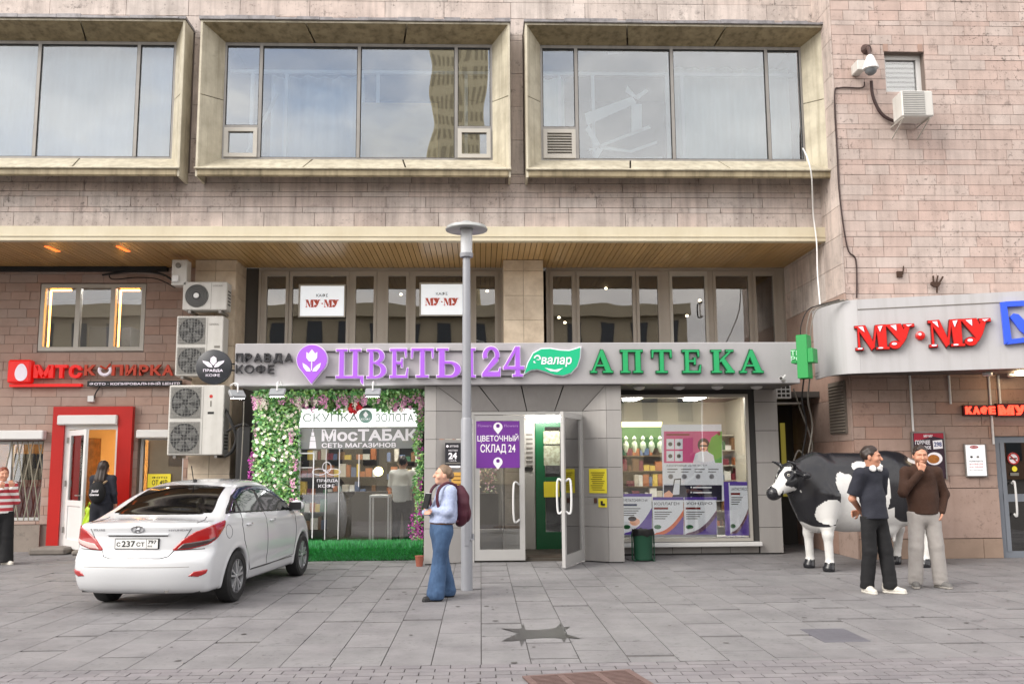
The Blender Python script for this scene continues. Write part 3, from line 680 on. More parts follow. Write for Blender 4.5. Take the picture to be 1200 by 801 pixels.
# ---- portal: front strips, splayed reveals and lintel, each panel its own piece
XF0, XF1 = px(511, 560, YP), px(712, 560, YP)        # front strip | splay
XD0, XD1 = px(552, 560, YD), px(684, 560, YD)        # door plane
ZD = pz(600, 482, YD)
zz = [0.015]+[pz(720, y, YP) for y in (617, 582, 547, 513, 480)]+[ZC-.002]
core = MB(); core.box((PX0+.02, YP+.02, 0), (XF0, YR-.001, ZC)); core.box((XF1, YP+.02, 0), (PX1-.02, YR-.001, ZC)); core.box((XF0+.0, YD+.08, ZD+.01), (XF1, YR, ZC-.001)); core = core.build('portal_core', m_grout, shop)
g = .007
for k in range(len(zz)-1):
    for a, b in ((PX0, XF0), (XF1, PX1)): piece('wall_panel', (a+g/2, YP, zz[k]+g/2), (b-g/2, YP+.018, zz[k+1]-g/2), m_panel, core)
    piece('wall_panel', (PX0, YP+.02, zz[k]+g/2), (PX0+.018, YR-.03, zz[k+1]-g/2), m_panel, core); piece('wall_panel', (PX1-.018, YP+.02, zz[k]+g/2), (PX1, YR-.03, zz[k+1]-g/2), m_panel, core)
    for s, xf, xd in ((-1, XF0+.003, XD0), (1, XF1-.003, XD1)):
        z0, z1 = zz[k]+g/2, zz[k+1]-g/2
        # the top panel is cut along the mitre with the splayed lintel
        zl = ZD
        if z0 >= ZD:
            t = 1.0
            MB().add([(xf, YP+.002, z0), (xf+(xd-xf)*(ZC-z0)/(ZC-ZD), YP+.002+(YD-YP)*(ZC-z0)/(ZC-ZD), z0), (xf, YP+.002, ZC-.004), (xf+s*.02, YP+.03, z0), (xf+(xd-xf)*(ZC-z0)/(ZC-ZD)+s*.02, YP+.03+(YD-YP)*(ZC-z0)/(ZC-ZD), z0), (xf+s*.02, YP+.03, ZC-.004)], [(0, 1, 2), (5, 4, 3), (0, 3, 4, 1), (1, 4, 5, 2), (2, 5, 3, 0)]).build('wall_panel', m_panel, core)
        else:
            z1 = min(z1, ZD-.0) if z1 > ZD else z1
            MB().add([(xf, YP+.002, z0), (xd, YD, z0), (xd, YD, z1), (xf, YP+.002, z1), (xf+s*.02, YP+.03, z0), (xd+s*.02, YD+.02, z0), (xd+s*.02, YD+.02, z1), (xf+s*.02, YP+.03, z1)], [(0, 1, 2, 3), (7, 6, 5, 4), (0, 4, 5, 1), (1, 5, 6, 2), (2, 6, 7, 3), (3, 7, 4, 0)]).build('wall_panel', m_panel, core)
nl = 4
for k in range(nl):
    t0, t1 = k/nl+.004, (k+1)/nl-.004
    fx = lambda t: XF0+(XF1-XF0)*t
    dx_ = lambda t: XD0+(XD1-XD0)*t
    MB().add([(fx(t0), YP+.003, ZC-.004), (fx(t1), YP+.003, ZC-.004), (dx_(t1), YD, ZD+.006), (dx_(t0), YD, ZD+.006), (fx(t0), YP+.03, ZC-.002), (fx(t1), YP+.03, ZC-.002), (dx_(t1), YD+.03, ZD+.01), (dx_(t0), YD+.03, ZD+.01)], [(0, 3, 2, 1), (4, 5, 6, 7), (0, 1, 5, 4), (1, 2, 6, 5), (2, 3, 7, 6), (3, 0, 4, 7)]).build('lintel_panel', m_panel, core)
# ---- entrance
m_door = M('silver door frame', 'b9b8b6', .35, metal=.25, var=.08)
XL1 = px(615, 570, YD)
m = MB(); m.box((XD0, YD+.01, 0), (XD0+.05, YD+.1, ZD)); m.box((XD1-.05, YD+.01, 0), (XD1, YD+.1, ZD)); m.box((XD0+.05, YD+.01, ZD-.05), (XD1-.05, YD+.1, ZD-.001)); m.build('door_frame', m_door, shop)
def leaf_at(h0, h1, z0, z1, parent, mat, f=.085, bot=.17, gmat=g_shop, th=.05):
    h0, h1 = Vector(h0), Vector(h1); u = h1-h0; Lw = u.length; u.normalize(); nn = Vector((-u.y, u.x, 0))*th
    b = MB()
    for a, c, d, e in ((0, z0, Lw, z0+bot), (0, z1-f, Lw, z1), (0, z0+bot, f, z1-f), (Lw-f, z0+bot, Lw, z1-f)): b.prismax([(a, c), (d, c), (d, e), (a, e)], h0, u, (0, 0, 1), nn)
    o = b.build('door_leaf', mat, parent)
    MB().prismax([(f, z0+bot), (Lw-f, z0+bot), (Lw-f, z1-f), (f, z1-f)], h0+nn*.45, u, (0, 0, 1), nn*.12).build('pane', gmat, o)
    return o, h0, u, nn, Lw
lf1, *_ = leaf_at((XD0+.055, YD+.02, 0), (XL1, YD+.02, 0), .03, ZD-.06, shop, m_door)
fe = gr(659, 667); lf2, h0, u, nn, Lw = leaf_at((XD1-.06, YD-.02, 0), (fe.x, fe.y, 0), .03, ZD-.06, shop, m_door)
for zz_ in (.5, 1.2, 1.75, 2.1): MB().tube([(XD1-.05, YD-.05, zz_), (XD1-.05, YD-.05, zz_+.1)], .02, 8).build('hinge', m_white, lf2)
def pull(c0, c1, out, parent, mat):
    c0, c1, out = Vector(c0), Vector(c1), Vector(out); MB().tube(smoothpath([c0, c0+out, c1+out, c1], 5), .017, 8).build('pull_handle', mat, parent, smooth=True)
p = at(605, 588, YD); pull((p.x+.05, YD+.02, p.z+.28), (p.x+.05, YD+.02, p.z-.28), (-.09, -.06, 0), lf1, m_white)
hb = h0+u*(Lw-.06); pull(hb+Vector((0, 0, 1.3)), hb+Vector((0, 0, .85)), -nn*1.5+u*0, lf2, m_white); pull(hb+nn+Vector((0, 0, 1.3)), hb+nn+Vector((0, 0, .85)), nn*1.6, lf2, m_white)
# purple poster on the fixed leaf
m_purple = M('purple print', '6b2a8e', .5, var=.06, vs_=4); m_wprint = M('white print', 'eeeaf0', .5); m_lil = M('lilac print', 'b88fd0', .5)
q = rect(558, 493, 609, 548, YD); po = plane_card('purple_poster', q, YD+.012, m_purple, lf1, .004)
Yp = YD+.008
text('print', 'ЦВЕТОЧНЫЙ', rect(559.5, 508, 607.5, 518, Yp), Yp, m_wprint, po, 0, .015); text('print', 'СКЛАД 24', rect(563, 520, 604, 531.5, Yp), Yp, m_wprint, po, 0, .015)
text('print', 'Flowers', rect(560, 497, 576, 500, Yp), Yp, m_lil, po, 0); text('print', 'Flowers', rect(591, 497, 607, 500, Yp), Yp, m_lil, po, 0)
for yy in (500, 541):
    c = at(583.5, yy, Yp); r_ = .075; pts = [(c.x+r_*math.cos(a), c.z+r_*math.sin(a)) for a in [math.radians(-50+k*20) for k in range(15)]]+[(c.x, c.z-r_*1.6)]
    MB().prism(pts, Yp, Yp+.002).build('print', m_wprint, po); t = MB()
    for a in (-.6, 0, .6): MB().prism([(c.x+math.sin(a)*.02+.018*math.cos(k)*1, c.z+.01+.03*math.sin(k)*1+.01*math.cos(a)) for k in [i*math.pi/4 for i in range(8)]], Yp-.003-.001*abs(a), Yp-.001).build('print', m_purple, po)
# vestibule with the green inner door
YV = 16.6
vx0, vx1 = XD0, XD1
box('vestibule_floor', (vx0, YD+.1, 0.002), (vx1, YV+.3, .05), M('vestibule mat', '4c463e', .9, var=.5, vs_=20), shop)
gxa, gxb = px(627, 560, YV), px(662, 560, YV); gz0, gz1 = pz(640, 645, YV), pz(640, 489, YV)
m = MB()
zmid = gz1
for q in sub_rects((vx0-.02, 0, vx1+.25, ZC-.01), [(gxa, -.1, gxb+.3, gz1), (px(552, 560, YV), .4, px(612, 560, YV), 2.3)]): m.box((q[0], YV, q[1]), (q[2], YV+.1, q[3]))
m.box((vx1+.01, YD+.12, 0), (vx1+.05, YV, ZC-.01)); vw = m.build('vestibule_wall', M('vestibule wall', 'b5b2ac', .7, var=.1), shop)
m_green = M('dark green door', '0c5a34', .35, var=.1)
gd, *_ = leaf_at((gxa+.01, YV-.02, 0), (gxb+.25, YV-.02, 0), .05, gz1, shop, m_green, f=.17, bot=.3)
for zq in (.95, 1.25, 1.75): box('rail', (gxa+.18, YV-.03, zq), (gxb+.08, YV+.02, zq+.07+.05*(zq < 1)), m_green, gd)
for k, (y0, y1) in enumerate(((505, 520), (522, 545))): box('door_notice', tuple([px(637, 520, YV-.03), YV-.045, pz(637, y1, YV)]), tuple([px(656, 520, YV-.03), YV-.04, pz(637, y0, YV)]), M('notice print', 'b9c0a8', .6, var=.8, vs_=14, dark='5d4a30'), gd)
box('door_sign', (px(637, 560, YV), YV-.045, pz(637, 582, YV)), (px(655, 560, YV), YV-.04, pz(637, 564, YV)), M('yellow print', 'f2e23a', .6), gd)
box('transom_light', (px(617, 500, YV-.3), YV-.5, ZD-.12), (px(660, 500, YV-.3), YV-.4, ZD-.02), m_lamp, shop)
for k in range(9): box('notice_line', (px(616.5, 500, YV-.01), YV-.012, pz(620, 508+k*5.2, YV)-.03), (px(624, 500, YV-.01), YV-.008, pz(620, 508+k*5.2, YV)), M('grey print', '77736c', .7), vw)
MB().prism([(px(613, 549, YV-.02), pz(615, 551, YV)), (px(622, 549, YV-.02), pz(615, 551, YV)), (px(622, 549, YV-.02), pz(615, 553, YV)), (px(625, 549, YV-.02), pz(615, 549, YV)), (px(622, 549, YV-.02), pz(615, 545, YV)), (px(622, 549, YV-.02), pz(615, 547, YV)), (px(613, 549, YV-.02), pz(615, 547, YV))], YV-.02, YV-.012).build('arrow_sign', m_dark, vw)
box('floor_grate', (XL1+.05, YD+.15, .052), (XD1-.1, YD+.6, .06), M('door mat', '3c3024', .9, var=.6, vs_=40), shop)
# ---- shop interiors
m_shopw = M('shop wall pale', 'b8b2a2', .8, var=.1)
interior('flower_shop', XA+.05, XD0+.55, YR+.13, 19, .02, ZC-.01, M('shop wall grey', '6f6b64', .8, var=.3, vs_=1.5), m_roomD, m_tilef, shop)
interior('pharmacy', XD1+.4, XB-.06, YR+.13, 19, .02, ZC-.01, m_shopw, m_ceil, m_tilef, shop)
for x in (2.9, 4.1): box('ceiling_light', (x-.12, 16.6, ZC-.06), (x+.12, 17.8, ZC-.03), m_lamp, shop)
box('ceiling_light', (-3.3, 16.4, ZC-.06), (-1.0, 16.55, ZC-.03), m_lamp, shop); box('ceiling_light', (-1.6, 17.2, ZC-.06), (-1.35, 18.4, ZC-.03), m_lamp, shop); box('ceiling_light', (-.35, 17.2, ZC-.06), (-.1, 18.2, ZC-.03), m_lamp, shop)  # some of these ceiling lights are added to brighten the flower shop
goods = [M('goods %d' % k, c, .55, var=.3, vs_=12) for k, c in enumerate(('c9c2b2', 'b06a3c', '7d2f3a', '3e6a4a', 'd8b84a', '5e6f8f', 'e4e2da', '7a5836'))]
def shelves(x0, x1, y, z0, n, dz, fill=.9, mat=None, hmax=.26):
    m = MB()
    for k in range(n+1): m.box((x0, y-.28, z0+k*dz-.02), (x1, y, z0+k*dz))
    m.box((x0, y, z0-.02), (x1, y+.02, z0+n*dz)); sh = m.build('display_shelf', mat or m_shopw, shop)
    for k in range(n):
        x = x0+.02; gm = {}
        while x < x1-.05:
            w = rng.uniform(.05, .14)
            if rng.random() < fill: gm.setdefault(rng.randrange(len(goods)), MB()).box((x, y-.26, z0+k*dz+.001), (min(x+w, x1), y-.06-rng.random()*.05, z0+k*dz+rng.uniform(.09, min(hmax, dz-.04))))
            x += w+rng.uniform(.004, .02)
        for i, b in gm.items(): stuff(b.build('shelf_goods', goods[i], sh))
shelves(px(727, 560, 18.4), px(778, 560, 18.4), 18.4, .5, 6, .3, mat=M('brown shelf', '6d5a3e', .6))
shelves(px(778, 560, 18.6), px(890, 560, 18.6), 18.6, .3, 6, .3)
q = rect(728, 508, 775, 516, 17.6); box('green_valance', (q[0], 17.6, pz(740, 525, 17.6)), (q[2], 17.65, pz(740, 500, 17.6)), M('green valance', '49703a', .6, var=.3), shop)
for k in range(5):
    c = at(733+k*10, 520, 17.55); MB().lathe([(.02, -.16), (.06, -.05), (.05, .02), (.015, .06), (.045, .1), (.005, .16)], (c.x, 17.5, c.z), 10).build('vase_motif', M('pale vase', 'c3cfb4', .5), shop, smooth=True)
q = rect(728, 494, 776, 500, 17.6); box('lit_header', (q[0], 17.6, q[1]), (q[2], 17.62, q[3]), M('lit header', (.95, .9, .35), emit=.9), shop)
# pharmacy window: frame, glass and printed panels behind the glass
o = framed('show_window', hp_, [], m_aluL, shop, .05, y=YR-.03)
box('window_sill', (hp_[0]-.02, YR-.16, hp_[1]-.08), (hp_[2]+.12, YR+.0, hp_[1]-.01), m_white, shop, r=.01)
Yi = YR+.06
def card(x0, y0, x1, y1, c, name='poster', th=.006, Y=Yi, par=None, rough=.5):
    r = rect(x0, y0, x1, y1, Y); return plane_card(name, r, Y, M('print '+c, c, rough) if isinstance(c, str) else c, par or o, th)
def poly(pts, Y, mat, par, name='print', th=.002): return MB().prism([(at(x, y, Y).x, at(x, y, Y).z) for x, y in pts], Y, Y+th).build(name, mat, par)
def txt(s, x0, y0, x1, y1, Y, mat, par, bold=0., d=0.): return text('print', s, rect(x0, y0, x1, y1, Y), Y, mat, par, d, bold)
def ell(cx, cy, rx, ry, n=16, a0=0): return [(cx+rx*math.cos(a0+2*math.pi*k/n), cy+ry*math.sin(a0+2*math.pi*k/n)) for k in range(n)]
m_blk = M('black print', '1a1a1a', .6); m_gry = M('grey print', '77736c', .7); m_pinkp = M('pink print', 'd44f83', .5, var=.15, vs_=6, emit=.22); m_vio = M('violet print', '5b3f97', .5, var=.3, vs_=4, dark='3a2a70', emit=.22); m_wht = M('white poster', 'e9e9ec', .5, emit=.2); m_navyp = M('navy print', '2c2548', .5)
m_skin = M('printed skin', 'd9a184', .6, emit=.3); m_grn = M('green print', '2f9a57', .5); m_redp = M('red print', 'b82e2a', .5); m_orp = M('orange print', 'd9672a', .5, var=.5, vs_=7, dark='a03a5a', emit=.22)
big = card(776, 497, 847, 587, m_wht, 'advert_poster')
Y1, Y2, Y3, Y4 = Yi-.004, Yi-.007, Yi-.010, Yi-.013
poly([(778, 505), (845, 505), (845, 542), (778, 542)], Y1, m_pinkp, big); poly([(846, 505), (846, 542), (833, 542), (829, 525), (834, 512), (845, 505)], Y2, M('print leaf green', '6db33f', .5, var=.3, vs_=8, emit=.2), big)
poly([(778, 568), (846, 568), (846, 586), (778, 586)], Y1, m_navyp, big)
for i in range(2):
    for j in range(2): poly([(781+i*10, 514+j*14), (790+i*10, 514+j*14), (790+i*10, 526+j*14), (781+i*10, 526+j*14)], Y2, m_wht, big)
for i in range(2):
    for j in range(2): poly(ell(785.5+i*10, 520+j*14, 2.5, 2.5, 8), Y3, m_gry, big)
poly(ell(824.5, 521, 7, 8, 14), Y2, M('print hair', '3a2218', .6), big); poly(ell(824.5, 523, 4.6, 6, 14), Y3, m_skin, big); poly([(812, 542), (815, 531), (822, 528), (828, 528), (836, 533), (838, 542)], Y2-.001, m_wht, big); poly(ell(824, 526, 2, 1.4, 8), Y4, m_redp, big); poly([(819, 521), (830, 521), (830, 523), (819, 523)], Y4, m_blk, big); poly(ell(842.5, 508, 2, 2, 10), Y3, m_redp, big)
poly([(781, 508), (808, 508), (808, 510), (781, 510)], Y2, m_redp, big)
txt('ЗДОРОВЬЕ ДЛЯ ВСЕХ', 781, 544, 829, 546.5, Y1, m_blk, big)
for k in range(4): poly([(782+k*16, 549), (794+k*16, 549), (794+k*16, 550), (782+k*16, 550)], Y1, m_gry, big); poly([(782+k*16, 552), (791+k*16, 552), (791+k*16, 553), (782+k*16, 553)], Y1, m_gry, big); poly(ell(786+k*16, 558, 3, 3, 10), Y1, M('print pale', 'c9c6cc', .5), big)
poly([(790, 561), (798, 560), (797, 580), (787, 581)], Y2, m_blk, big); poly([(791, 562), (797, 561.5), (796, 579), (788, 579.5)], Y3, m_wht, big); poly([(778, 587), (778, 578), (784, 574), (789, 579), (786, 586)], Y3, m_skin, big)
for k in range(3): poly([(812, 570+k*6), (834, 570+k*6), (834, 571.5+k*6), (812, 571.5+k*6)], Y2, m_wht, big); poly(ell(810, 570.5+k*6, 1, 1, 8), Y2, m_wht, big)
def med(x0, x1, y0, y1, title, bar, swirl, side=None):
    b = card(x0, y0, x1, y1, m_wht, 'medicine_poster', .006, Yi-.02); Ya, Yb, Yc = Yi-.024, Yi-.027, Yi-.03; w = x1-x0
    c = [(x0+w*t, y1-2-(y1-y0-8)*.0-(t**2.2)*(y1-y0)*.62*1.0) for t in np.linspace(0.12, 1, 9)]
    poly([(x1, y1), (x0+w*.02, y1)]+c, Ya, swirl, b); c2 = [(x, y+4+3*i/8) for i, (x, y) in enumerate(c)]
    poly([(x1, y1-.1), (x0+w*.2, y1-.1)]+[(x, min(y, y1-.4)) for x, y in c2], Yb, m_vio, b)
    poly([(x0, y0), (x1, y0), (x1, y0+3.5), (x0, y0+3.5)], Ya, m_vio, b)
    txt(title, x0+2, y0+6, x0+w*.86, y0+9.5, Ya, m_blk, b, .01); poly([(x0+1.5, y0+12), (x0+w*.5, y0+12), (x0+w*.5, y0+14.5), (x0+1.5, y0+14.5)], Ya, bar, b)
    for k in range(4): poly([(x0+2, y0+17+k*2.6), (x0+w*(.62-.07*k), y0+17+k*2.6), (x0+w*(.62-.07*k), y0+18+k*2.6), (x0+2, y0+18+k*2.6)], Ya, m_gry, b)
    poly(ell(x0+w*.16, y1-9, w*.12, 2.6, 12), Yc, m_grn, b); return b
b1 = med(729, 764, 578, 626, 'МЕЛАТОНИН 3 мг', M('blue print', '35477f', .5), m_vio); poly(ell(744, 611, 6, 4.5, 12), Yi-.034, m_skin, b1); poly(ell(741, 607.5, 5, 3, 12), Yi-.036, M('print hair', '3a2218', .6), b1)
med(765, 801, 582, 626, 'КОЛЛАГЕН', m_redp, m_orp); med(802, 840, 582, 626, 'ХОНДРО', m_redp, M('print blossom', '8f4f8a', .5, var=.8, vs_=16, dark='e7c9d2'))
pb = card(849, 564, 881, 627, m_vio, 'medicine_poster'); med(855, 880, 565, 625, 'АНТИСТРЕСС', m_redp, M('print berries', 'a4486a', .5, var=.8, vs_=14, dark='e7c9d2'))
for k, (y0, y1) in enumerate(((627, 630), (624, 627))): card(731, y0-2, 840, y1-1, 'cfd0d6', 'panel_edge', .004, Yi-.015+.002*k)
# sloping ramp-like white base inside the glass
box('display_base', (hp_[0]+.05, YR+.1, hp_[1]), (hp_[2]-.05, YR+.6, hp_[1]+.06), m_white, shop)
# ---- flower shop window
m_wfr = M('white window bar', 'dcdcdc', .4)
ff = framed('show_window', hf, [px(366.5, 560, YR), px(460, 560, YR)] and [], m_wfr, shop, .03, y=YR-.03)
Yf = YR-.04
band1 = card(351, 479, 489, 500, M('lit white header', (.9, .93, .91), emit=.5), 'lit_header', .01, Yf+.01, ff)
mg = M('pale grey print', '8d9692', .5)
for s, x0, x1 in (('СКУПКА', 355, 420), ('ЗОЛОТА', 440, 485)): txt(s, x0, 484, x1, 494, Yf+.004, mg, band1, .01)
poly(ell(428.5, 487.5, 8, 8, 20), Yf+.005, M('teal disc', '7fa79c', .5), band1); poly(ell(428.5, 485.5, 3, 4, 4), Yf+.002, m_wht, band1); txt('КОФЕ', 423, 489.5, 434, 492, Yf+.002, m_wht, band1)
m_film = glass('grey film', (.45, .5, .48), extra=.0, opac=.42)
band2 = card(351, 501, 490, 525.5, m_film, 'tinted_film', .003, Yf+.012, ff)
txt('МосТАБАК', 377, 502.5, 489, 516.5, Yf+.006, m_wprint, band2, .035); txt('СЕТЬ МАГАЗИНОВ', 377, 518.5, 464, 524, Yf+.006, m_wprint, band2, .02)
for k, (w_, y0, y1) in enumerate(((4.2, 517, 525), (3.2, 511, 516.5), (1.8, 506, 510.5), (.5, 502, 505.6))): poly([(366.5-w_, y1), (366.5+w_, y1), (366.5+w_*.8, y0), (366.5-w_*.8, y0)], Yf+.006, m_wprint, band2)
for a, b, c, d in ((350, 530, 367, 531.5), (350, 547, 366, 548), (366, 530, 367.4, 630), (381, 525.5, 381.8, 632), (396.5, 525.5, 397.3, 632), (420, 532, 421, 570)): card(a, b, c, d, m_wfr, 'glazing_line', .006, Yf+.012, ff)
for k, pts in enumerate((ell(383, 547, 5, 6), ell(374, 552.5, 8, 3.6, 16), ell(391, 552.5, 8, 3.6, 16))):
    P3 = [at(x, y, Yf+.01) for x, y in pts]; MB().tube(P3+[P3[0]], .006, 4, cap=False).build('logo_line', m_wprint, ff)
txt('ПРАВДА', 371.5, 561, 396, 565, Yf+.008, m_wprint, ff, 0); txt('КОФЕ', 373, 567, 392, 571, Yf+.008, m_wprint, ff, 0)
# inside the flower shop
c = at(443.5, 552, 17.2); MB().lathe([(.005, -.01), (.085, -.008), (.085, .008), (.005, .01)], c, 24, (0, 1, 0)).build('round_lamp', M('yellow lamp', (1, .85, .35), emit=4), shop)
m = MB(); cx0, cx1 = px(434, 610, 16.8), px(457, 610, 16.8); m.box((cx0, 16.6, .98), (cx1, 17.1, 1.02))
for x in (cx0, cx1-.03): m.box((x, 16.6, .02), (x+.03, 16.63, .979)); m.box((x, 17.05, .02), (x+.03, 17.08, .979))
m.build('bar_table', m_white, shop)
shelves(-3.6, -2.1, 18.7, .3, 6, .34, .8, M('dark shelf', '3a332c', .6)); shelves(-1.9, -.2, 18.8, .9, 4, .36, .8, M('dark shelf', '3a332c', .6))
box('shop_counter', (-2.9, 17.6, .02), (-1.8, 18.0, 1.05), M('counter', '4c4740', .5, var=.2), shop)
box('vestibule_counter', (px(560, 600, 17.8), 17.6, .02), (px(584, 600, 17.8), 18.2, 1.0), M('counter', '4c4740', .5, var=.2), shop)
stuff_f = MB()
for k in range(240):
    c = Vector((rng.uniform(px(559, 560, 17.9), px(582, 560, 17.9)), rng.uniform(17.6, 18.1), rng.uniform(1.0, 1.9))); s = .04
    stuff_f.add([c+Vector((rng.uniform(-s, s), rng.uniform(-s, s), rng.uniform(-s, s))) for _ in range(3)], [(0, 1, 2)])
stuff(stuff_f.build('bouquets', M('bouquet mix', 'b7a58c', .8, rnd=.5, hue=.2), shop))
# artificial grass strip and threshold before the flower window
gs = MB(); x0, x1 = px(352, 650, YR-.2), px(489, 650, YR-.2)
box('flower_ledge', (x0-.1, YR-.36, -.01), (x1+.1, YR-.03, .2), M('ledge board', '15481f', .9), shop)
for k in range(9000):
    x, y = rng.uniform(x0-.1, x1+.08), YR-.36+rng.random()*.33; z = .2
    if rng.random() < .55: y = YR-.365; z = rng.uniform(0, .2)
    h = rng.uniform(.06, .15); a = rng.uniform(-.06, .06); dy = -rng.uniform(.02, .09)
    w_ = rng.choice((.006, .009, .012)); gs.add([(x-w_, y, z), (x+w_, y, z), (x+a, y+dy, z+h*(.45 if z < .18 else 1))], [(0, 1, 2)])
stuff(tag(gs.build('grass_strip', M('plastic grass', '5ab872', .5, rnd=.45, hue=.02)), 'bright green plastic grass strip under the flower shop window', 'grass strip'))
# ================================================================== right-hand building
rb = thing('corner_building', (XR, YW, 0), 'taller pink stone building with the cafe canopy on the right', 'building')
XRE = 13.0
hw = rect(1037, 62, 1083, 108, YW); hdr = rect(1170, 511, 1240, 655, YW); hdr = (hdr[0], 0, hdr[2], hdr[3])
XK = px(975, 60, YW)
m = MB()
for q in sub_rects((XK, 0, XRE, ZTOP), [hw, hdr]): m.box((q[0], YW, q[1]), (q[2], YW+.3, q[3]))
m.box((XK, YW+.301, 0), (XK+.3, 20, ZTOP)); rwall = m.build('wall', m_joint, rb)
ZM = 3.7
ht = [(h[0]-.005, h[1]-.005, h[2]+.005, h[3]+.005) for h in (hw, hdr)]
cladding(rwall, 'stone_tile', (XK, ZM, 12.6, ZTOP-1.4), YW-.028, [.175, .175, .09, .185], .5, m_pinkR, holes=ht, lim=300, lj=.3, gap=.007)
cladding(rwall, 'stone_tile', (XK, 1.12, 12.6, ZM), YW-.028, [.2], .62, m_brown, holes=ht, lim=200, gap=.007)
cladding(rwall, 'base_slab', (XK, .32, 12.6, 1.115), YW-.035, [.8], 1.9, m_brown, holes=ht, lim=30, gap=.007); cladding(rwall, 'base_slab', (XK, .0, 12.6, .315), YW-.045, [.32], 1.5, M('base stone', '9a8474', .8, var=.4, vs_=2, dark='6a5a4e', spots=.3), holes=ht, lim=30)
# flank: vertical stones
z = 0
while z < ZTOP:
    h = rng.choice((.5, .62, .7)); y = YW-.02
    while y < 19.5:
        w = .8 if y < YW+.1 else .9
        piece('flank_stone', (XK-.03, y+.004, z+.004), (XK-.001, y+w-.004, z+h-.004), m_pink if z > 4 else m_brown, rwall); y += w
    z += h
# small window high up
wf = framed('window', hw, [], m_white, rwall, .075, y=YW+.12)
box('reveal', (hw[0], YW+.23, hw[1]), (hw[2], YW+.24, hw[3]), m_roomD, wf)
for k in range(6):
    zz_ = hw[1]+.1+k*(hw[3]-hw[1]-.2)/6; box('blind_slat', (hw[0]+.08, YW+.185, zz_), (hw[2]-.08, YW+.19, zz_+.05), m_white, wf)
for x in (hw[0]-.02, hw[2]-.1): box('lintel_plug', (x, YW-.04, hw[3]+.01), (x+.08, YW-.026, hw[3]+.14), m_mts, rwall)
# cafe door at the right edge
dd = framed('cafe_door', hdr, [], M('blue grey door', '7d838c', .4, metal=.2), rwall, .1, y=YW+.03, pane=g_dark)
zz_ = pz(1190, 583, YW); box('door_rail', (hdr[0]+.1, YW+.02, zz_-.06), (hdr[2]-.1, YW+.1, zz_+.06), M('blue grey door', '7d838c', .4), dd)
for a, b in ((.1, .17), (hdr[2]-hdr[0]-.17, hdr[2]-hdr[0]-.1)): box('door_stile', (hdr[0]+a+.0, YW+.015, .1), (hdr[0]+b, YW+.12, hdr[3]-.1), M('blue grey door', '7d838c', .4), dd)
pull((px(1181, 565, YW)+.08, YW+.02, pz(1181, 566, YW)), (px(1181, 565, YW)+.08, YW+.02, pz(1181, 602, YW)), (0, -.08, 0), dd, m_white)
MB().lathe([(.1, 0), (.1, .004)], at(1187.5, 537, YW+.055), 20, (0, 1, 0)).build('no_smoking_disc', m_wprint, dd); c = at(1187.5, 537, YW+.05)
MB().tube([(c.x+.088*math.cos(a), c.y, c.z+.088*math.sin(a)) for a in [k*math.pi/10 for k in range(21)]], .012, 6).build('no_smoking_ring', m_redp, dd); MB().tube([(c.x-.06, c.y, c.z+.06), (c.x+.06, c.y, c.z-.06)], .01, 6).build('no_smoking_bar', m_redp, dd); box('cigarette_mark', (c.x-.06, c.y+.001, c.z-.01), (c.x+.06, c.y+.004, c.z+.012), m_blk, dd)
c = at(1189, 549, YW+.055); MB().lathe([(.045, 0), (.045, .004)], c, 16, (0, 1, 0)).build('yellow_disc', M('yellow print', 'f2e23a', .6), dd); q = rect(1184, 553.5, 1194, 557, YW+.055); plane_card('door_label', q, YW+.055, m_gry, dd, .003)
interior('cafe_hall', hdr[0]-.3, XRE, YW+.31, 18, .02, 2.8, M('cafe hall wall', '3c2a20', .8), m_dark, m_dark, rb)
# ---- curved canopy band
plan = [(px(952, 362, 15.0), 15.02), (px(956, 362, 14.75), 14.75), (px(964, 358, 14.42), 14.42), (px(975, 355, 14.15), 14.15), (px(988, 352, 13.97), 13.97), (px(1004, 351, 13.88), 13.88), (px(1260, 337, 12.95), 12.95), (px(1330, 337, 12.75), 12.75)]
ZM0, ZM1 = pz(1004, 437, 13.88), pz(1004, 351, 13.88)
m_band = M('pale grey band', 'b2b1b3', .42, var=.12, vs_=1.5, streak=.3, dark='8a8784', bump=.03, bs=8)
def band(name, pts, z0, z1, mat, parent, th=.04):
    m = MB(); n = len(pts); P = [Vector((a, b, 0)) for a, b in pts]; Q = []
    for i, p in enumerate(P):
        t = (P[min(i+1, n-1)]-P[max(i-1, 0)]).normalized(); Q.append(p+Vector((-t.y, t.x, 0))*th)
    m.add([(p.x, p.y, z0) for p in P]+[(p.x, p.y, z1) for p in P]+[(p.x, p.y, z0) for p in Q]+[(p.x, p.y, z1) for p in Q],
          [f for i in range(n-1) for f in ((i, i+1, n+i+1, n+i), (2*n+i+1, 2*n+i, 3*n+i, 3*n+i+1), (i+1, i, 2*n+i, 2*n+i+1), (n+i, n+i+1, 3*n+i+1, 3*n+i))]+[(0, n, 3*n, 2*n), (n-1, 3*n-1, 4*n-1, 2*n-1)])
    return m.build(name, mat, parent, smooth=True)
cp = band('canopy_band', plan[:6], ZM0, ZM1, m_band, rb)
dvec = Vector((plan[6][0]-plan[5][0], plan[6][1]-plan[5][1], 0)); dl = dvec.length; dn = dvec.normalized()
for k, (a, b) in enumerate(((.002, 2.35), (2.36, 4.2))):
    band('canopy_panel', [(plan[5][0]+dn.x*a, plan[5][1]+dn.y*a), (plan[5][0]+dn.x*b, plan[5][1]+dn.y*b)], ZM0, ZM1, m_band, cp)
band('canopy_trim', [(plan[5][0]+dn.x*.0, plan[5][1]-.012), (plan[5][0]+dn.x*4.2, plan[5][1]+dn.y*4.2-.012)], ZM1-.16, ZM1-.15, m_gry, cp, .01)
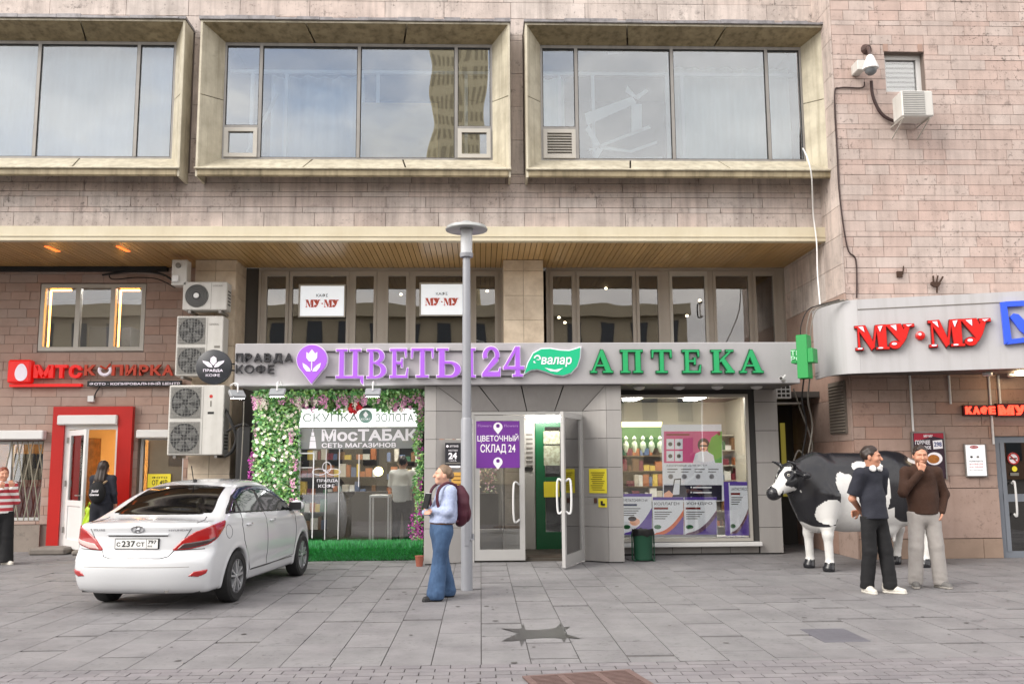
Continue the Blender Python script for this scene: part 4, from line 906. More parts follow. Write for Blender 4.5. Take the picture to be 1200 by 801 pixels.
cs = MB(); poly_ = [(p[0], p[1]+.05) for p in plan]+[(XRE, YW-.05), (XR-.05+.1, YW-.05)]
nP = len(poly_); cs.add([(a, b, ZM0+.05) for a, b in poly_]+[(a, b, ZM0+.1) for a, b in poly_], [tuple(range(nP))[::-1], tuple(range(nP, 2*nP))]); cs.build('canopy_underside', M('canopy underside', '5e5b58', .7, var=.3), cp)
cs = MB(); cs.add([(a, b, ZM1-.03) for a, b in poly_]+[(a, b, ZM1-.01) for a, b in poly_], [tuple(range(nP))[::-1], tuple(range(nP, 2*nP))]); cs.build('canopy_roof', m_band, cp)
for x, y, lit in ((1157, 436, 0), (1196, 435, 1), (1186, 437, 0)):
    p = gr(x, y, ZM0+.05); MB().lathe([(.05, -.06), (.075, -.05), (.08, -.01), (.03, 0)], p, 14).build('canopy_downlight', m_lampW if lit else m_white, cp, smooth=True)
# conduits on the wall below the canopy
for x0, y0, x1, y1 in ((1066, 436, 1070, 505), (1112, 437, 1114, 473), (1157, 440, 1166, 520), (1170, 438, 1172, 474)):
    a, b = at(x0, y0, YW-.05), at(x1, y1, YW-.05); x = (a.x+b.x)/2
    tag(tube('wall_conduit', [(x, YW-.05, ZM0+.04), (x, YW-.05, b.z)], .018, m_white), {1066: 'pale conduit running down to the red cafe poster', 1112: 'short pale conduit ending above the stone wall', 1157: 'pale conduit running down beside the white menu board', 1170: 'short pale conduit above the red neon cafe sign'}[x0], 'conduit')
# passage between the shop and this building
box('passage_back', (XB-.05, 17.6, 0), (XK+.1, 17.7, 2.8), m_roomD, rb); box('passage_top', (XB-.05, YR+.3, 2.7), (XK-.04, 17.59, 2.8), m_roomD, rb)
box('passage_glow', (px(918, 560, 17.5), 17.52, .9), (px(923, 560, 17.5), 17.56, 2.3), M('yellow lit strip', (.55, .45, .08), emit=.12), rb)  # glowing strip put in for the yellow light in the passage
# opposite side of the street, seen only as reflections in the glass
m_op = M('pale plaster', 'c2b69e', .8, var=.2, vs_=.5, bump=.0); m_opw = M('dark panes', '3b434b', .2)
def opposite(name, label, x0, x1, y, h, mat, nx, nz, setb=12, win=None):
    t = thing(name, ((x0+x1)/2, y, 0), label, 'building'); b = box('wall', (x0, y-setb, 0), (x1, y, h), mat, t)
    box('cornice', (x0-.3, y+.001, h-.9), (x1+.3, y+.7, h), mat, t); w = (x1-x0)/nx; fh = (h-1.5)/nz
    for i in range(nx):
        for j in range(nz): piece('window', (x0+w*(i+.28), y+.002, .8+fh*(j+.2)), (x0+w*(i+.72), y+.06, .8+fh*(j+.8)), win or m_opw, t)
opposite('facing_building', 'long pale cornice building across the street, seen reflected in the windows', -34, 16, -34, 13.5, m_op, 20, 4)
opposite('facing_block', 'lower brick block across the street, reflected in the right windows', 20, 52, -38, 10, M('brick plaster', '9a7a66', .8), 12, 3)
opposite('facing_tower', 'tall pale tower across the street, reflected in an upper window', -6.5, .0, -82, 64, M('tower stone', 'd8caa8', .8), 9, 24, win=M('tower panes', 'aa9d80', .5))
# ================================================================== signs
def ring(cx, cz, ro, ri, a0, a1, n=10):
    q = []
    for k in range(n):
        a, b = R(a0+(a1-a0)*k/n), R(a0+(a1-a0)*(k+1)/n)
        q.append([(cx+ro[0]*math.cos(a), cz+ro[1]*math.sin(a)), (cx+ro[0]*math.cos(b), cz+ro[1]*math.sin(b)), (cx+ri[0]*math.cos(b), cz+ri[1]*math.sin(b)), (cx+ri[0]*math.cos(a), cz+ri[1]*math.sin(a))])
    return q
def bx(a, b, c, d): return [(a, b), (c, b), (c, d), (a, d)]
foot = lambda x0, x1: bx(x0, 0, x1, .07)
SER = {
 'Ц': [bx(.12, .07, .28, .93), bx(.62, .07, .78, .93), bx(0, .93, .4, 1), bx(.5, .93, .9, 1), bx(0, 0, .98, .08), [(.86, .08), (1, .08), (1, -.22), (.93, -.16)]],
 'В': [bx(.13, .07, .31, .93), foot(0, .5), bx(0, .93, .5, 1)]+ring(.48, .76, (.4, .24), (.17, .16), -90, 90)+ring(.48, .27, (.5, .27), (.25, .19), -90, 90)+[bx(.31, .49, .5, .56)],
 'Е': [bx(.14, .08, .33, .92), bx(0, .92, .88, 1), bx(0, 0, .94, .08), [(.78, .92), (.88, .92), (.88, .7), (.83, .7)], [(.84, .08), (.94, .08), (.97, .34), (.92, .34)], bx(.33, .47, .64, .55), bx(.6, .36, .68, .66)],
 'Т': [bx(.405, .07, .595, .92), foot(.22, .78), bx(.0, .92, 1, 1), [(0, .92), (.09, .92), (.05, .66), (0, .66)], [(1, .92), (.91, .92), (.95, .66), (1, .66)]],
 'Ы': [bx(.06, .07, .2, .93), bx(0, .93, .3, 1), bx(0, 0, .35, .07)]+ring(.33, .27, (.29, .28), (.14, .2), -90, 90)+[bx(.2, .47, .33, .55)]+[bx(.8, .07, .94, .93), bx(.72, .93, 1, 1), bx(.72, 0, 1, .07)],
 'А': [[(.08, .07), (.17, .07), (.5, .86), (.46, 1)], [(.46, 1), (.56, 1), (.93, .07), (.68, .07), (.44, .72)], bx(.25, .28, .7, .35), bx(0, 0, .28, .07), bx(.56, 0, 1, .07)],
 'П': [bx(.1, .07, .32, .92), bx(.68, .07, .9, .92), bx(0, .92, 1, 1), bx(0, 0, .42, .07), bx(.58, 0, 1, .07)],
 'К': [bx(.1, .07, .33, .93), bx(0, .93, .44, 1), bx(0, 0, .44, .07), [(.33, .45), (.4, .58), (.8, .95), (.88, .93), (.45, .5)], [(.4, .56), (.58, .62), (.98, .07), (.7, .07)], bx(.62, 0, 1, .07), bx(.66, .93, .98, 1)],
 '2': ring(.48, .7, (.44, .3), (.22, .2), -20, 200, 14)+[[(.0, .0), (.0, .1), (.62, .62), (.9, .62), (.82, .5), (.3, .17), (.3, .0)], bx(.28, 0, .96, .16), [(.86, .16), (.96, .16), (.98, .3), (.93, .3)]],
 '4': [bx(.58, .07, .8, 1), foot(.44, .94), [(.0, .3), (.58, 1), (.66, 1), (.62, .86), (.17, .36), (.15, .3)], bx(.0, .24, 1, .34)],
}
def grow(p, d):
    c = (sum(x for x, _ in p)/len(p), sum(z for _, z in p)/len(p)); n = len(p); o = []
    a = sum(p[i][0]*p[(i+1) % n][1]-p[(i+1) % n][0]*p[i][1] for i in range(n)); s = 1 if a > 0 else -1
    for i in range(n):
        (x0, z0), (x1, z1), (x2, z2) = p[i-1], p[i], p[(i+1) % n]
        n1 = Vector((z1-z0, x0-x1)); n2 = Vector((z2-z1, x1-x2))
        n1 = n1.normalized()*s if n1.length > 1e-9 else Vector((0, 0)); n2 = n2.normalized()*s if n2.length > 1e-9 else n1
        m = n1+n2; m = m/max(m.length, 1e-6); k = min(d/max(m.dot(n1), .5), d*2); o.append((x1+m.x*k, z1+m.y*k))
    return o
def serif(ch, r, fr, depth, mat, parent, back=None, grow_=.012, name='letter'):
    """raised serif letter; fr = (origin, x axis, outward normal)"""
    o, ux, nr = map(Vector, fr); P = [[(r[0]+(r[2]-r[0])*x, r[1]+(r[3]-r[1])*z) for x, z in p] for p in (SER[ch] if isinstance(ch, str) else ch)]
    m = MB()
    for k, p in enumerate(P): 
        a = sum(p[i][0]*p[(i+1) % len(p)][1]-p[(i+1) % len(p)][0]*p[i][1] for i in range(len(p)))
        if a < 0: p = p[::-1]
        m.prismax(p, o+nr*(depth+.0012*(k % 14)), ux, (0, 0, 1), -nr*(depth*.9))
    ob = m.build(name, mat, parent)
    if back:
        b = MB()
        for k, p in enumerate(P):
            q = grow(p, grow_); a = sum(q[i][0]*q[(i+1) % len(q)][1]-q[(i+1) % len(q)][0]*q[i][1] for i in range(len(q)))
            if a < 0: q = q[::-1]
            b.prismax(q, o+nr*(depth*.72+.0011*(k % 14)), ux, (0, 0, 1), -nr*(depth*.7))
        b.build('letter_edge', back, ob)
    return ob
FR = ((0, YS, 0), (1, 0, 0), (0, -1, 0))
m_sign = M('sign band grey', 'a5a3a5', .4, var=.08, vs_=2, streak=.1, bump=.02, bs=6)
band_o = box('sign_band', (XS0, YS, ZS0), (XS1, YS+.12, ZS1), m_sign, r=.012); tag(band_o, 'long grey sign band above the shop doors and windows', 'sign band')
box('band_return', (XS0+.02, YS+.121, ZS0+.02), (XS0+.05, YR, ZS1-.02), m_sign, band_o)
m_vlet = M('lilac acrylic', 'a45fd6', .3, emit=.04); m_vwh = M('white acrylic edge', 'eee6f4', .35); m_glet = M('green acrylic', '1f9a5c', .35, emit=.06); m_gdk = M('dark green edge', '0d5232', .4); m_rail = M('black rail', '222224', .5)
fs = thing('flower_shop_sign', (px(450, 425, YS), YS, ZS0), 'lilac raised serif letters and 24 with a tulip pin on the grey band', 'sign')
for ch, x0, x1, y0, y1 in (('Ц', 394, 426, 409, 443), ('В', 430, 453, 409, 443), ('Е', 457, 479, 408.5, 442.5), ('Т', 482, 508, 408, 442), ('Ы', 512, 557, 408, 442), ('2', 565, 587, 406, 441), ('4', 590, 614, 406, 441)):
    serif(ch, rect(x0, y0, x1, y1, YS-.06), FR, .08, m_vlet, fs, m_vwh, .011)
for y in (411, 440.5): q = rect(382, y, 602, y+1.0, YS); box('mounting_rail', (q[0], YS-.03, q[1]), (q[2], YS-.004, q[3]), m_rail, fs)
c = at(366, 423, YS-.05); rr = .235
pin = [(c.x+rr*math.cos(a), c.z+.02+rr*math.sin(a)) for a in [R(-48+k*276/28) for k in range(29)]]+[(c.x, c.z-.36)]
pb_ = MB().prism(pin, YS-.1, YS-.02).build('pin_badge', m_vlet, fs)
MB().prism([(x*1.0+(x-c.x)*.06, z+(z-c.z)*.05) for x, z in pin], YS-.06, YS-.015).build('badge_edge', m_vwh, pb_)
Yb = YS-.104
def zpoly(pts, Y, mat, par, name='print', th=.003): return MB().prism(pts, Y, Y+th).build(name, mat, par)
tul = [(-.1, .14), (-.085, .07), (-.04, .03), (.04, .03), (.085, .07), (.1, .14), (.09, .2), (.055, .13), (0, .24), (-.055, .13), (-.09, .2)]
t_ = MB()
zpoly([(c.x+x*.85, c.z+z*.85-.02) for x, z in [(-.1, .19), (-.1, .08), (-.05, .015), (.05, .015), (.1, .08), (.1, .19), (.06, .16), (0, .24), (-.06, .16)]], Yb, m_vwh, pb_, 'tulip_mark'); zpoly(bx(c.x-.008, c.z-.15, c.x+.008, c.z), Yb-.001, m_vwh, pb_, 'tulip_mark')
for s in (-1, 1): zpoly([(c.x+s*x, c.z+z) for x, z in [(.012, -.17), (.08, -.165), (.13, -.1), (.145, -.03), (.08, -.07), (.03, -.12)]], Yb, m_vwh, pb_, 'tulip_mark')
m_ink = M('black raised letter', '2a2a2e', .4)
cs_ = thing('coffee_sign', (px(310, 425, YS), YS, ZS0), 'two lines of dark raised coffee lettering at the left end of the band', 'sign')
x = 277.
for ch, w in zip('ПРАВДА', (9.5, 9, 11, 9.5, 12, 11)):
    q = rect(x, 414, x+w-1.2, 424 if ch != 'Д' else 426, YS); text('letter', ch, q, YS-.05, m_ink, cs_, .04, .03); x += w+1.2
x = 277.
for ch, w in zip('КОФЕ', (9.5, 12, 13.5, 8.5)): text('letter', ch, rect(x, 427.5, x+w-1, 437.5, YS), YS-.05, m_ink, cs_, .04, -.0); x += w+.8
ap = thing('pharmacy_sign', (px(790, 425, YS), YS, ZS0), 'green raised serif pharmacy letters on the right half of the band', 'sign')
for ch, x0, x1 in (('А', 692, 718), ('П', 727.5, 753), ('Т', 764, 787), ('Е', 800, 822), ('К', 834, 860), ('А', 867, 894)): serif(ch, rect(x0, 410, x1, 436.5, YS-.06), FR, .07, m_glet, ap, m_gdk, .012)
lg = thing('leaf_sign', (px(648, 425, YS), YS, ZS0), 'green leaf-shaped sign with white script between the two big names', 'sign')
lp = [(615, 437), (619, 425), (625, 414), (634, 409), (645, 408.5), (656, 410.5), (667, 411), (674, 409), (680, 407), (679.5, 418), (676, 429), (669, 436.5), (660, 439.5), (650, 438.5), (640, 435), (630, 432), (622, 433)]
m_leaf = M('leaf green acrylic', '12a877', .3, emit=.12)
W3 = lambda pts, Y: [(at(x, y, Y).x, at(x, y, Y).z) for x, y in pts]
le = MB().prism(grow(W3(lp, YS-.05), .018), YS-.05, YS-.005).build('leaf_edge', m_vwh, lg); MB().prism(W3(lp, YS-.07), YS-.075, YS-.045).build('leaf_face', m_leaf, lg)
text('script', 'Эвалар', rect(625, 415.5, 670, 429.5, YS-.08), YS-.08, m_vwh, lg, 0, .02, .15); poly([(638, 430.5), (650, 433), (660, 431), (653, 435.5), (645, 434.5)], YS-.08, m_vwh, lg, 'swoosh')
# ---- projecting green cross
cc = at(942.5, 418, 14.05); m_cross = M('green light box', '0d8a3e', .4, emit=.04)
gc = thing('pharmacy_cross', cc, 'green three-dimensional cross light box on the end of the band', 'sign', rz=R(-38))
m = MB(); a, b, d = .085, .30, .11
m.bbox((-a, -d, -.34), (a, d, .34), .006); cr_ = m.build('cross_post', m_cross, gc, local=True); MB().bbox((a+.001, -d, -.1), (a+.09, d, .12), .006).build('cross_arm', m_cross, gc, local=True); MB().bbox((-a-.09, -d, -.1), (-a-.001, d, .12), .006).build('cross_arm', m_cross, gc, local=True)
v = rect(936, 412, 941, 418, 13.8)
text('print', 'ТЫ', (-.2, 0.02, -.02, .1), -d-.004, M('pale print', 'b9e2c6', .5), gc, 0, .02).location = (-.085, -d-.004, .06); text('print', 'РФ', (-.2, -.08, -.02, 0), -d-.004, M('pale print', 'b9e2c6', .5), gc, 0, .02).location = (-.085, -d-.004, -.03)
# ---- big fat-face cafe letters on the canopy
o6 = Vector((plan[5][0], plan[5][1], 0)); nrm6 = dn.cross(Vector((0, 0, 1)))
def onband(x, y):
    d = ray(x, y); t = (o6-CAM).dot(nrm6)/d.dot(nrm6); p = CAM+d*t; return ((p-o6).dot(dn), p.z)
m_rlet = M('red acrylic', 'c41712', .3, emit=.05); m_rdk = M('dark red edge', '6e0c0e', .4)
MU = [bx(0, 0, .13, .09), [(.045, .09), (.08, .09), (.07, .9), (.045, .9)], bx(0, .9, .08, .99), [(.02, .985), (.18, 1), (.33, .14), (.27, -.02)], [(.285, .06), (.315, .06), (.38, .95), (.345, .95)], [(.36, .99), (.53, 1), (.53, .08), (.395, .08)], bx(.35, 0, .57, .09), bx(.35, .91, .58, .985), [(.52, .99), (.78, 1), (.87, .5), (.8, .2), (.76, .24)], [(.84, .88), (.93, .88), (.86, .42), (.8, .2), (.72, .02), (.66, .04), (.77, .3)], bx(.82, .86, 1, .98), ell(.67, .16, .1, .16, 14)]
HI = [[(.06, .94), (.14, .95), (.16, .72)], [(.39, .93), (.47, .95), (.42, .7)], [(.6, .94), (.7, .96), (.7, .72)], [(.86, .94), (.97, .95), (.9, .87)], ell(.07, .06, .045, .035, 10), ell(.42, .055, .045, .03, 10), ell(.65, .2, .045, .05, 10)]
cm = thing('cafe_sign', o6+Vector((0, 0, ZM0)), 'big glossy red fat letters on the curved grey canopy', 'sign')
fr6 = (o6, dn, nrm6)
for (x0, y0), (x1, y1) in (((1002.5, 411), (1070, 379.5)), ((1088.5, 407.5), (1159, 373))):
    a, b = onband(x0, y0), onband(x1, y1); r = (a[0], a[1], b[0], b[1]); lt = serif(MU, r, fr6, .09, m_rlet, cm, m_rdk, .007)
    h = MB()
    for p in HI:
        p = [(r[0]+(r[2]-r[0])*x, r[1]+(r[3]-r[1])*z) for x, z in p]
        ar = sum(p[i][0]*p[(i+1) % len(p)][1]-p[(i+1) % len(p)][0]*p[i][1] for i in range(len(p)))
        h.prismax(p if ar > 0 else p[::-1], o6+nrm6*.112, dn, (0, 0, 1), -nrm6*.003)
    stuff(h.build('highlight', m_vwh, lt))
a = onband(1078, 393.5); h = MB(); h.lathe([(.07, 0), (.065, .07), (.03, .09), (.002, .092)], o6+dn*a[0]+Vector((0, 0, a[1])), 20, nrm6); h.build('dot', m_rlet, cm, smooth=True)
h = MB(); h.lathe([(.022, 0), (.02, .004)], o6+dn*(a[0]-.01)+Vector((0, 0, a[1]+.015))+nrm6*.094, 12, nrm6); h.build('dot_highlight', m_vwh, cm)
# blue emblem
m_blue = M('blue acrylic', '2f55d8', .35, emit=.05)
be = thing('blue_emblem', o6+dn*onband(1171, 404)[0]+Vector((0, 0, ZM0)), 'blue open square emblem with a slanted mark at the canopy end', 'sign')
def bp(name, pts):
    p = [onband(*q) for q in pts]; ar = sum(p[i][0]*p[(i+1) % len(p)][1]-p[(i+1) % len(p)][0]*p[i][1] for i in range(len(p)))
    MB().prismax(p if ar > 0 else p[::-1], o6+nrm6*(.07+.002*len(pts)), dn, (0, 0, 1), -nrm6*.06).build(name, m_blue, be)
bp('square_side', [(1171, 355), (1178, 354), (1184, 398), (1176, 404)]); bp('square_top', [(1178, 354), (1199, 353), (1199, 359), (1179, 360), (1178.5, 357)]); bp('square_base', [(1183, 398), (1232, 392), (1232, 398), (1178, 404)])
bp('slanted_mark', [(1182, 372), (1186, 368), (1192, 369), (1206, 384), (1212, 394), (1204, 395), (1194, 388)])
# neon cafe sign on the wall
nc = thing('neon_cafe_sign', at(1165, 481, YW-.1), 'small glowing red cafe lettering over the cafe door', 'sign')
m_neonr = M('red neon', (1, .06, .03), emit=1.3)
q = rect(1131, 475, 1166, 486, YW-.1); box('backing', (q[0]-.02, YW-.09, q[1]-.01), (q[2]+.02, YW-.035, q[3]+.01), M('dark red box', '3a0606', .5), nc)
x = 1131.5
for ch, w in zip('КАФЕ', (8, 8.5, 9.5, 7.5)): text('letter', ch, rect(x, 476, x+w-.6, 485, YW-.1), YW-.12, m_neonr, nc, .03, .06); x += w+.5
for x0 in (1170.5, 1204):
    q = rect(x0, 473, x0+32, 487, YW-.1); box('backing', (q[0]-.03, YW-.1, q[1]-.01), (q[2]+.03, YW-.035, q[3]+.01), M('dark red box', '3a0606', .5), nc)
    text('letter', 'М', rect(x0, 474.5, x0+17, 486, YW-.12), YW-.14, m_neonr, nc, .04, .05); text('letter', 'У', rect(x0+18.5, 474.5, x0+31, 486, YW-.12), YW-.14, m_neonr, nc, .04, .05)
q = rect(1166, 479, 1170, 481, YW-.1); box('link', (q[0], YW-.07, q[1]), (q[2], YW-.05, q[3]), m_rail, nc)
# cafe poster and menu board
pt = thing('food_poster', at(1089, 556, YW-.08), 'dark red food poster with a plate and white price tag behind the bearded man', 'poster')
q = rect(1071, 507, 1107, 560, YW-.08); pcard = box('poster_board', (q[0], YW-.08, q[1]), (q[2], YW-.05, q[3]), M('dark plum print', '2c1426', .4), pt); Yq = YW-.084
m = MB()
for a in ((q[0]-.02, q[1]-.02, q[0], q[3]+.02), (q[2], q[1]-.02, q[2]+.02, q[3]+.02), (q[0], q[3], q[2], q[3]+.02)): m.box((a[0], YW-.09, a[1]), (a[2], YW-.045, a[3]))
m.build('poster_frame', m_alu, pt)
poly([(1071, 507.2), (1107, 507.2), (1107, 514), (1094, 511), (1071, 517)], Yq, M('crimson print', '9c1430', .4), pcard)
txt('МУ·МУ', 1082.5, 509, 1093, 512, Yq-.003, m_wprint, pcard, .03); txt('ГОРЯЧЕЕ', 1072.5, 515.5, 1090, 520.5, Yq-.003, m_wprint, pcard, .03); txt('И СЫТНОЕ', 1074, 522, 1091, 526, Yq-.003, m_wprint, pcard, .03)
poly([(1093, 516), (1104, 515), (1105, 525), (1094, 526)], Yq-.002, m_wprint, pcard); txt('298', 1094.5, 517.5, 1103.5, 523, Yq-.006, M('blue print', '35477f', .5), pcard, .02)
poly(ell(1095, 537, 9.5, 7.5, 20), Yq-.002, m_wprint, pcard); poly(ell(1094, 537.5, 7, 5.2, 16), Yq-.005, M('stew print', 'b06a1e', .5, var=.7, vs_=25, dark='5c3a10'), pcard)
mb_ = thing('menu_board', at(1143, 558, YW-.06), 'white framed menu board on the stone wall beside the cafe door', 'menu board')
q = rect(1130.5, 519.5, 1156, 558.5, YW-.06); b_ = box('board', (q[0], YW-.09, q[1]), (q[2], YW-.04, q[3]), m_alu, mb_, r=.01); q2 = rect(1132.5, 521, 1155, 557, YW-.09); sh_ = box('sheet', (q2[0], YW-.096, q2[1]), (q2[2], YW-.0905, q2[3]), m_wht, mb_); Ym = YW-.099
poly(ell(1141.5, 523.5, 5, 1.8, 14), Ym, m_redp, sh_); txt('МУ-МУ', 1138, 522.6, 1145, 524.2, Ym-.003, m_wprint, sh_); poly(ell(1138.5, 535, 1.6, 1.3, 10), Ym, m_blk, sh_); poly(ell(1146, 535, 1.6, 1.3, 10), Ym, m_gry, sh_)
for k, (s, mt) in enumerate((('РЕЖИМ РАБОТЫ', m_blk), ('пн-пт 09:00-23:00', m_redp), ('сб-вс 10:00-23:00', m_redp), ('без перерыва', m_gry))): txt(s, 1136, 539+k*3.4, 1152, 541+k*3.4, Ym, mt, sh_)
# ---- left shop signs
YLs = YL-.1
ms = thing('phone_shop_sign', at(55, 452, YLs), 'red sign with a white egg on a square and red raised letters', 'sign')
m_mred = M('bright red acrylic', 'd8120f', .35, emit=.15)
q = rect(12, 422, 39, 449, YLs); box('egg_square', (q[0], YL-.22, q[1]), (q[2], YL-.03, q[3]), m_mred, ms, r=.03)
c = at(24.7, 436, YL-.22); egg = [(c.x+.115*math.cos(t)*(1-.14*math.sin(t)), c.z+.165*math.sin(t)) for t in [k*2*math.pi/28 for k in range(28)]]; zpoly(egg, YL-.226, m_vwh, ms, 'egg', .005)
for ch, x0, x1 in (('М', 41, 64), ('Т', 66, 80), ('С', 82, 97)): text('letter', ch, rect(x0, 427.5, x1, 443, YLs), YLs-.06, m_mred, ms, .08, .05)
q = rect(12, 449.6, 96, 453, YLs); box('underline', (q[0], YLs-.04, q[1]), (q[2], YLs+.06, q[3]), m_mred, ms)
ks = thing('copy_shop_sign', at(150, 452, YLs), 'orange red raised copy shop letters over a narrow black strip', 'sign')
m_kop = M('orange red letter', 'b8391c', .4)
for ch, x0, x1 in (('К', 100, 113), ('П', 132, 145), ('И', 148, 160.5), ('Р', 164, 175), ('К', 177, 190), ('А', 191, 204)): text('letter', ch, rect(x0, 427.5, x1, 440, YLs), YLs-.05, m_kop, ks, .06, .04)
c = at(123, 433.5, YLs-.04); m = MB(); m.tube([(c.x+.105*math.cos(a), c.y, c.z+.09*math.sin(a)) for a in [R(150+k*12) for k in range(21)]], .032, 8); m.build('letter', m_vwh, ks, smooth=True)
MB().tube([(c.x-.09, c.y, c.z+.08), (c.x+.02, c.y, c.z+.02), (c.x+.1, c.y, c.z+.12)], .02, 6).build('scissor_mark', m_kop, ks)
q = rect(103, 446, 213, 452.5, YLs); box('black_strip', (q[0], YLs-.03, q[1]), (q[2], YLs+.03, q[3]), M('black sign strip', '18181c', .4), ks); text('print', 'ФОТО · КОПИРОВАЛЬНЫЙ ЦЕНТР', rect(105, 447.2, 211, 451.4, YLs-.03), YLs-.034, m_vwh, ks, 0, .03)
p0 = at(117, 453, YLs); tube('cable', smoothpath([p0, p0+Vector((-.08, .02, -.12)), p0+Vector((-.12, .03, -.28))], 5), .012, m_rail, ks); bxp = at(106, 467, YLs); box('junction_box', (bxp.x-.06, YL-.1, bxp.z-.06), (bxp.x+.06, YL-.03, bxp.z+.06), m_white, ks, r=.01)
# round hanging sign
cR = at(251, 430, 14.55); rs_ = thing('round_coffee_sign', cR, 'round dark hanging disc with white coffee leaves beside the sign band', 'sign')
MB().lathe([(.262, -.05), (.275, -.04), (.275, .04), (.262, .05)], cR, 40, (0, 1, 0)).build('disc', M('charcoal disc', '2c2e33', .4), rs_, smooth=True); yy = cR.y-.055
for pts in ([(0, .02), (-.05, .08), (-.045, .14), (0, .17), (.045, .14), (.05, .08)], [(-.01, -.01), (-.08, .0), (-.16, .07), (-.17, .1), (-.08, .08), (-.03, .04)], [(.01, -.01), (.08, .0), (.16, .07), (.17, .1), (.08, .08), (.03, .04)]): zpoly([(cR.x+x, cR.z+z) for x, z in pts], yy, m_vwh, rs_, 'leaf_mark')
text('print', 'ПРАВДА', (cR.x-.155, cR.z-.085, cR.x+.155, cR.z-.035), yy, m_vwh, rs_, 0, .02); text('print', 'КОФЕ', (cR.x-.11, cR.z-.155, cR.x+.11, cR.z-.11), yy, m_vwh, rs_)
tube('bracket', [(cR.x+.27, cR.y, cR.z+.05), (XS0+.02, cR.y+.05, cR.z+.05)], .012, m_rail, rs_); tube('bracket', [(cR.x+.27, cR.y, cR.z-.05), (XS0+.02, cR.y+.05, cR.z-.05)], .012, m_rail, rs_)
# posters hung behind the upper glazing
for k, (x0, y0, x1, y1) in enumerate(((350, 333, 405, 372), (491.5, 331, 544, 370.5))):
    q = rect(x0, y0, x1, y1, YG-.08); t = thing('window_sign', ((q[0]+q[2])/2, YG-.08, q[1]), ['white lit cafe sign in the upper glazing, the one left of the lamp post', 'white lit cafe sign in the upper glazing, touching the lamp post'][k], 'sign', 'cafe signs in the upper glazing')
    box('sign_case', (q[0], YG-.12, q[1]), (q[2], YG-.06, q[3]), m_aluL, t, r=.008); w = rect(x0+2, y0+2, x1-2, y1-2, YG-.12); box('sign_face', (w[0], YG-.126, w[1]), (w[2], YG-.1205, w[3]), M('lit sign face', (.85, .9, .95), emit=.25), t)
    xc = (x0+x1)/2; text('print', 'КАФЕ', rect(xc-7, y0+11, xc+7, y0+15, YG-.13), YG-.13, m_gry, t, 0, .01)
    for s in (-19.5, 2): serif(MU, rect(xc+s, y0+18, xc+s+17.5, y0+27, YG-.13), ((0, YG-.128, 0), (1, 0, 0), (0, -1, 0)), .004, M('salmon print', 'd9604c', .5), t, None, .0, name='print')
    MB().lathe([(.016, 0), (.016, .003)], at(xc, y0+22.5, YG-.131), 10, (0, 1, 0)).build('print', M('salmon print', 'd9604c', .5), t)
# plates and notices on the portal
fl = lambda x, z0=YP, z1=YD: None
pl = thing('hours_plate', at(530, 549, YP), 'dark plate with a white 24 on the panel behind the woman', 'plate')
q = rect(521.5, 518.5, 540, 548.5, YP-.03); b_ = box('plate', (q[0], YP-.03, q[1]), (q[2], YP-.012, q[3]), M('dark plate', '26262c', .35), pl, r=.006); Yh = YP-.033
txt('24', 525.5, 530, 535.5, 537.5, Yh, m_wprint, pl, .04); txt('ЧАСА', 526, 538.6, 535, 540.4, Yh, m_wprint, pl); txt('РАБОТАЕМ', 525.5, 526.4, 536, 528.4, Yh, m_wprint, pl); poly(ell(524.3, 522.5, 1.5, 1.5, 10), Yh, m_wprint, pl); txt('аптека', 527, 521.2, 537, 523.6, Yh, m_wprint, pl); poly([(522, 545.3), (539.6, 545.3), (539.6, 547.8), (522, 547.8)], Yh, m_wprint, pl); poly([(522, 541.6), (539.6, 541.6), (539.6, 543), (522, 543)], Yh, m_gry, pl)
q = rect(529, 553, 541, 577, YP-.02); nt = tag(box('ochre_plate', (q[0], YP-.02, q[1]), (q[2], YP-.01, q[3]), M('ochre plate', 'c79a4a', .45)), 'ochre notice plate half hidden behind the woman', 'plate')
for k in range(4): poly([(531, 557+k*4.5), (540, 557+k*4.5), (540, 558.2+k*4.5), (531, 558.2+k*4.5)], YP-.023, M('brown print', '7a5a28', .6), nt)
# right splay: mounted on its surface
def splay_r(xp, yp):
    d = ray(xp, yp); a, b = Vector((XF1-.003, YP, 0)), Vector((XD1, YD, 0)); u = (b-a).normalized(); n = Vector((u.y, -u.x, 0)); n = n if n.y < 0 else -n
    t = (a-CAM).dot(n)/d.dot(n); return CAM+d*t, u, n
def splate(name, x0, y0, x1, y1, mat, off=.012, parent=None):
    p, u, n = splay_r(x0, y0); qv, _, _ = splay_r(x1, y1); P4 = [Vector((p.x, p.y, qv.z)), Vector((qv.x, qv.y, qv.z)), Vector((qv.x, qv.y, p.z)), Vector((p.x, p.y, p.z))]
    m = MB().add([v+n*off for v in P4]+[v+n*(off-.008) for v in P4], [(0, 1, 2, 3), (7, 6, 5, 4), (0, 4, 5, 1), (1, 5, 6, 2), (2, 6, 7, 3), (3, 7, 4, 0)]); return m.build(name, mat, parent)
yn = tag(splate('yellow_notice', 690.5, 549, 711.5, 577.5, M('yellow print', 'f2e23a', .6)), 'large yellow paper notice on the panel right of the open door', 'notice')
for k in range(9): splate('print', 693+(k % 3), 553+k*2.5, 709-(k*5 % 4), 553.9+k*2.5, M('olive print', '8a7a1c', .6), .0205, yn)
yk = tag(splate('yellow_symbol', 701.5, 583.5, 711.5, 594, M('yellow print', 'f2e23a', .6)), 'small yellow square wheelchair symbol under the yellow notice', 'notice'); splate('print', 704.5, 586.5, 707, 591.5, m_blk, .0205, yk); splate('print', 706.5, 589.5, 709.5, 592, m_blk, .0215, yk)
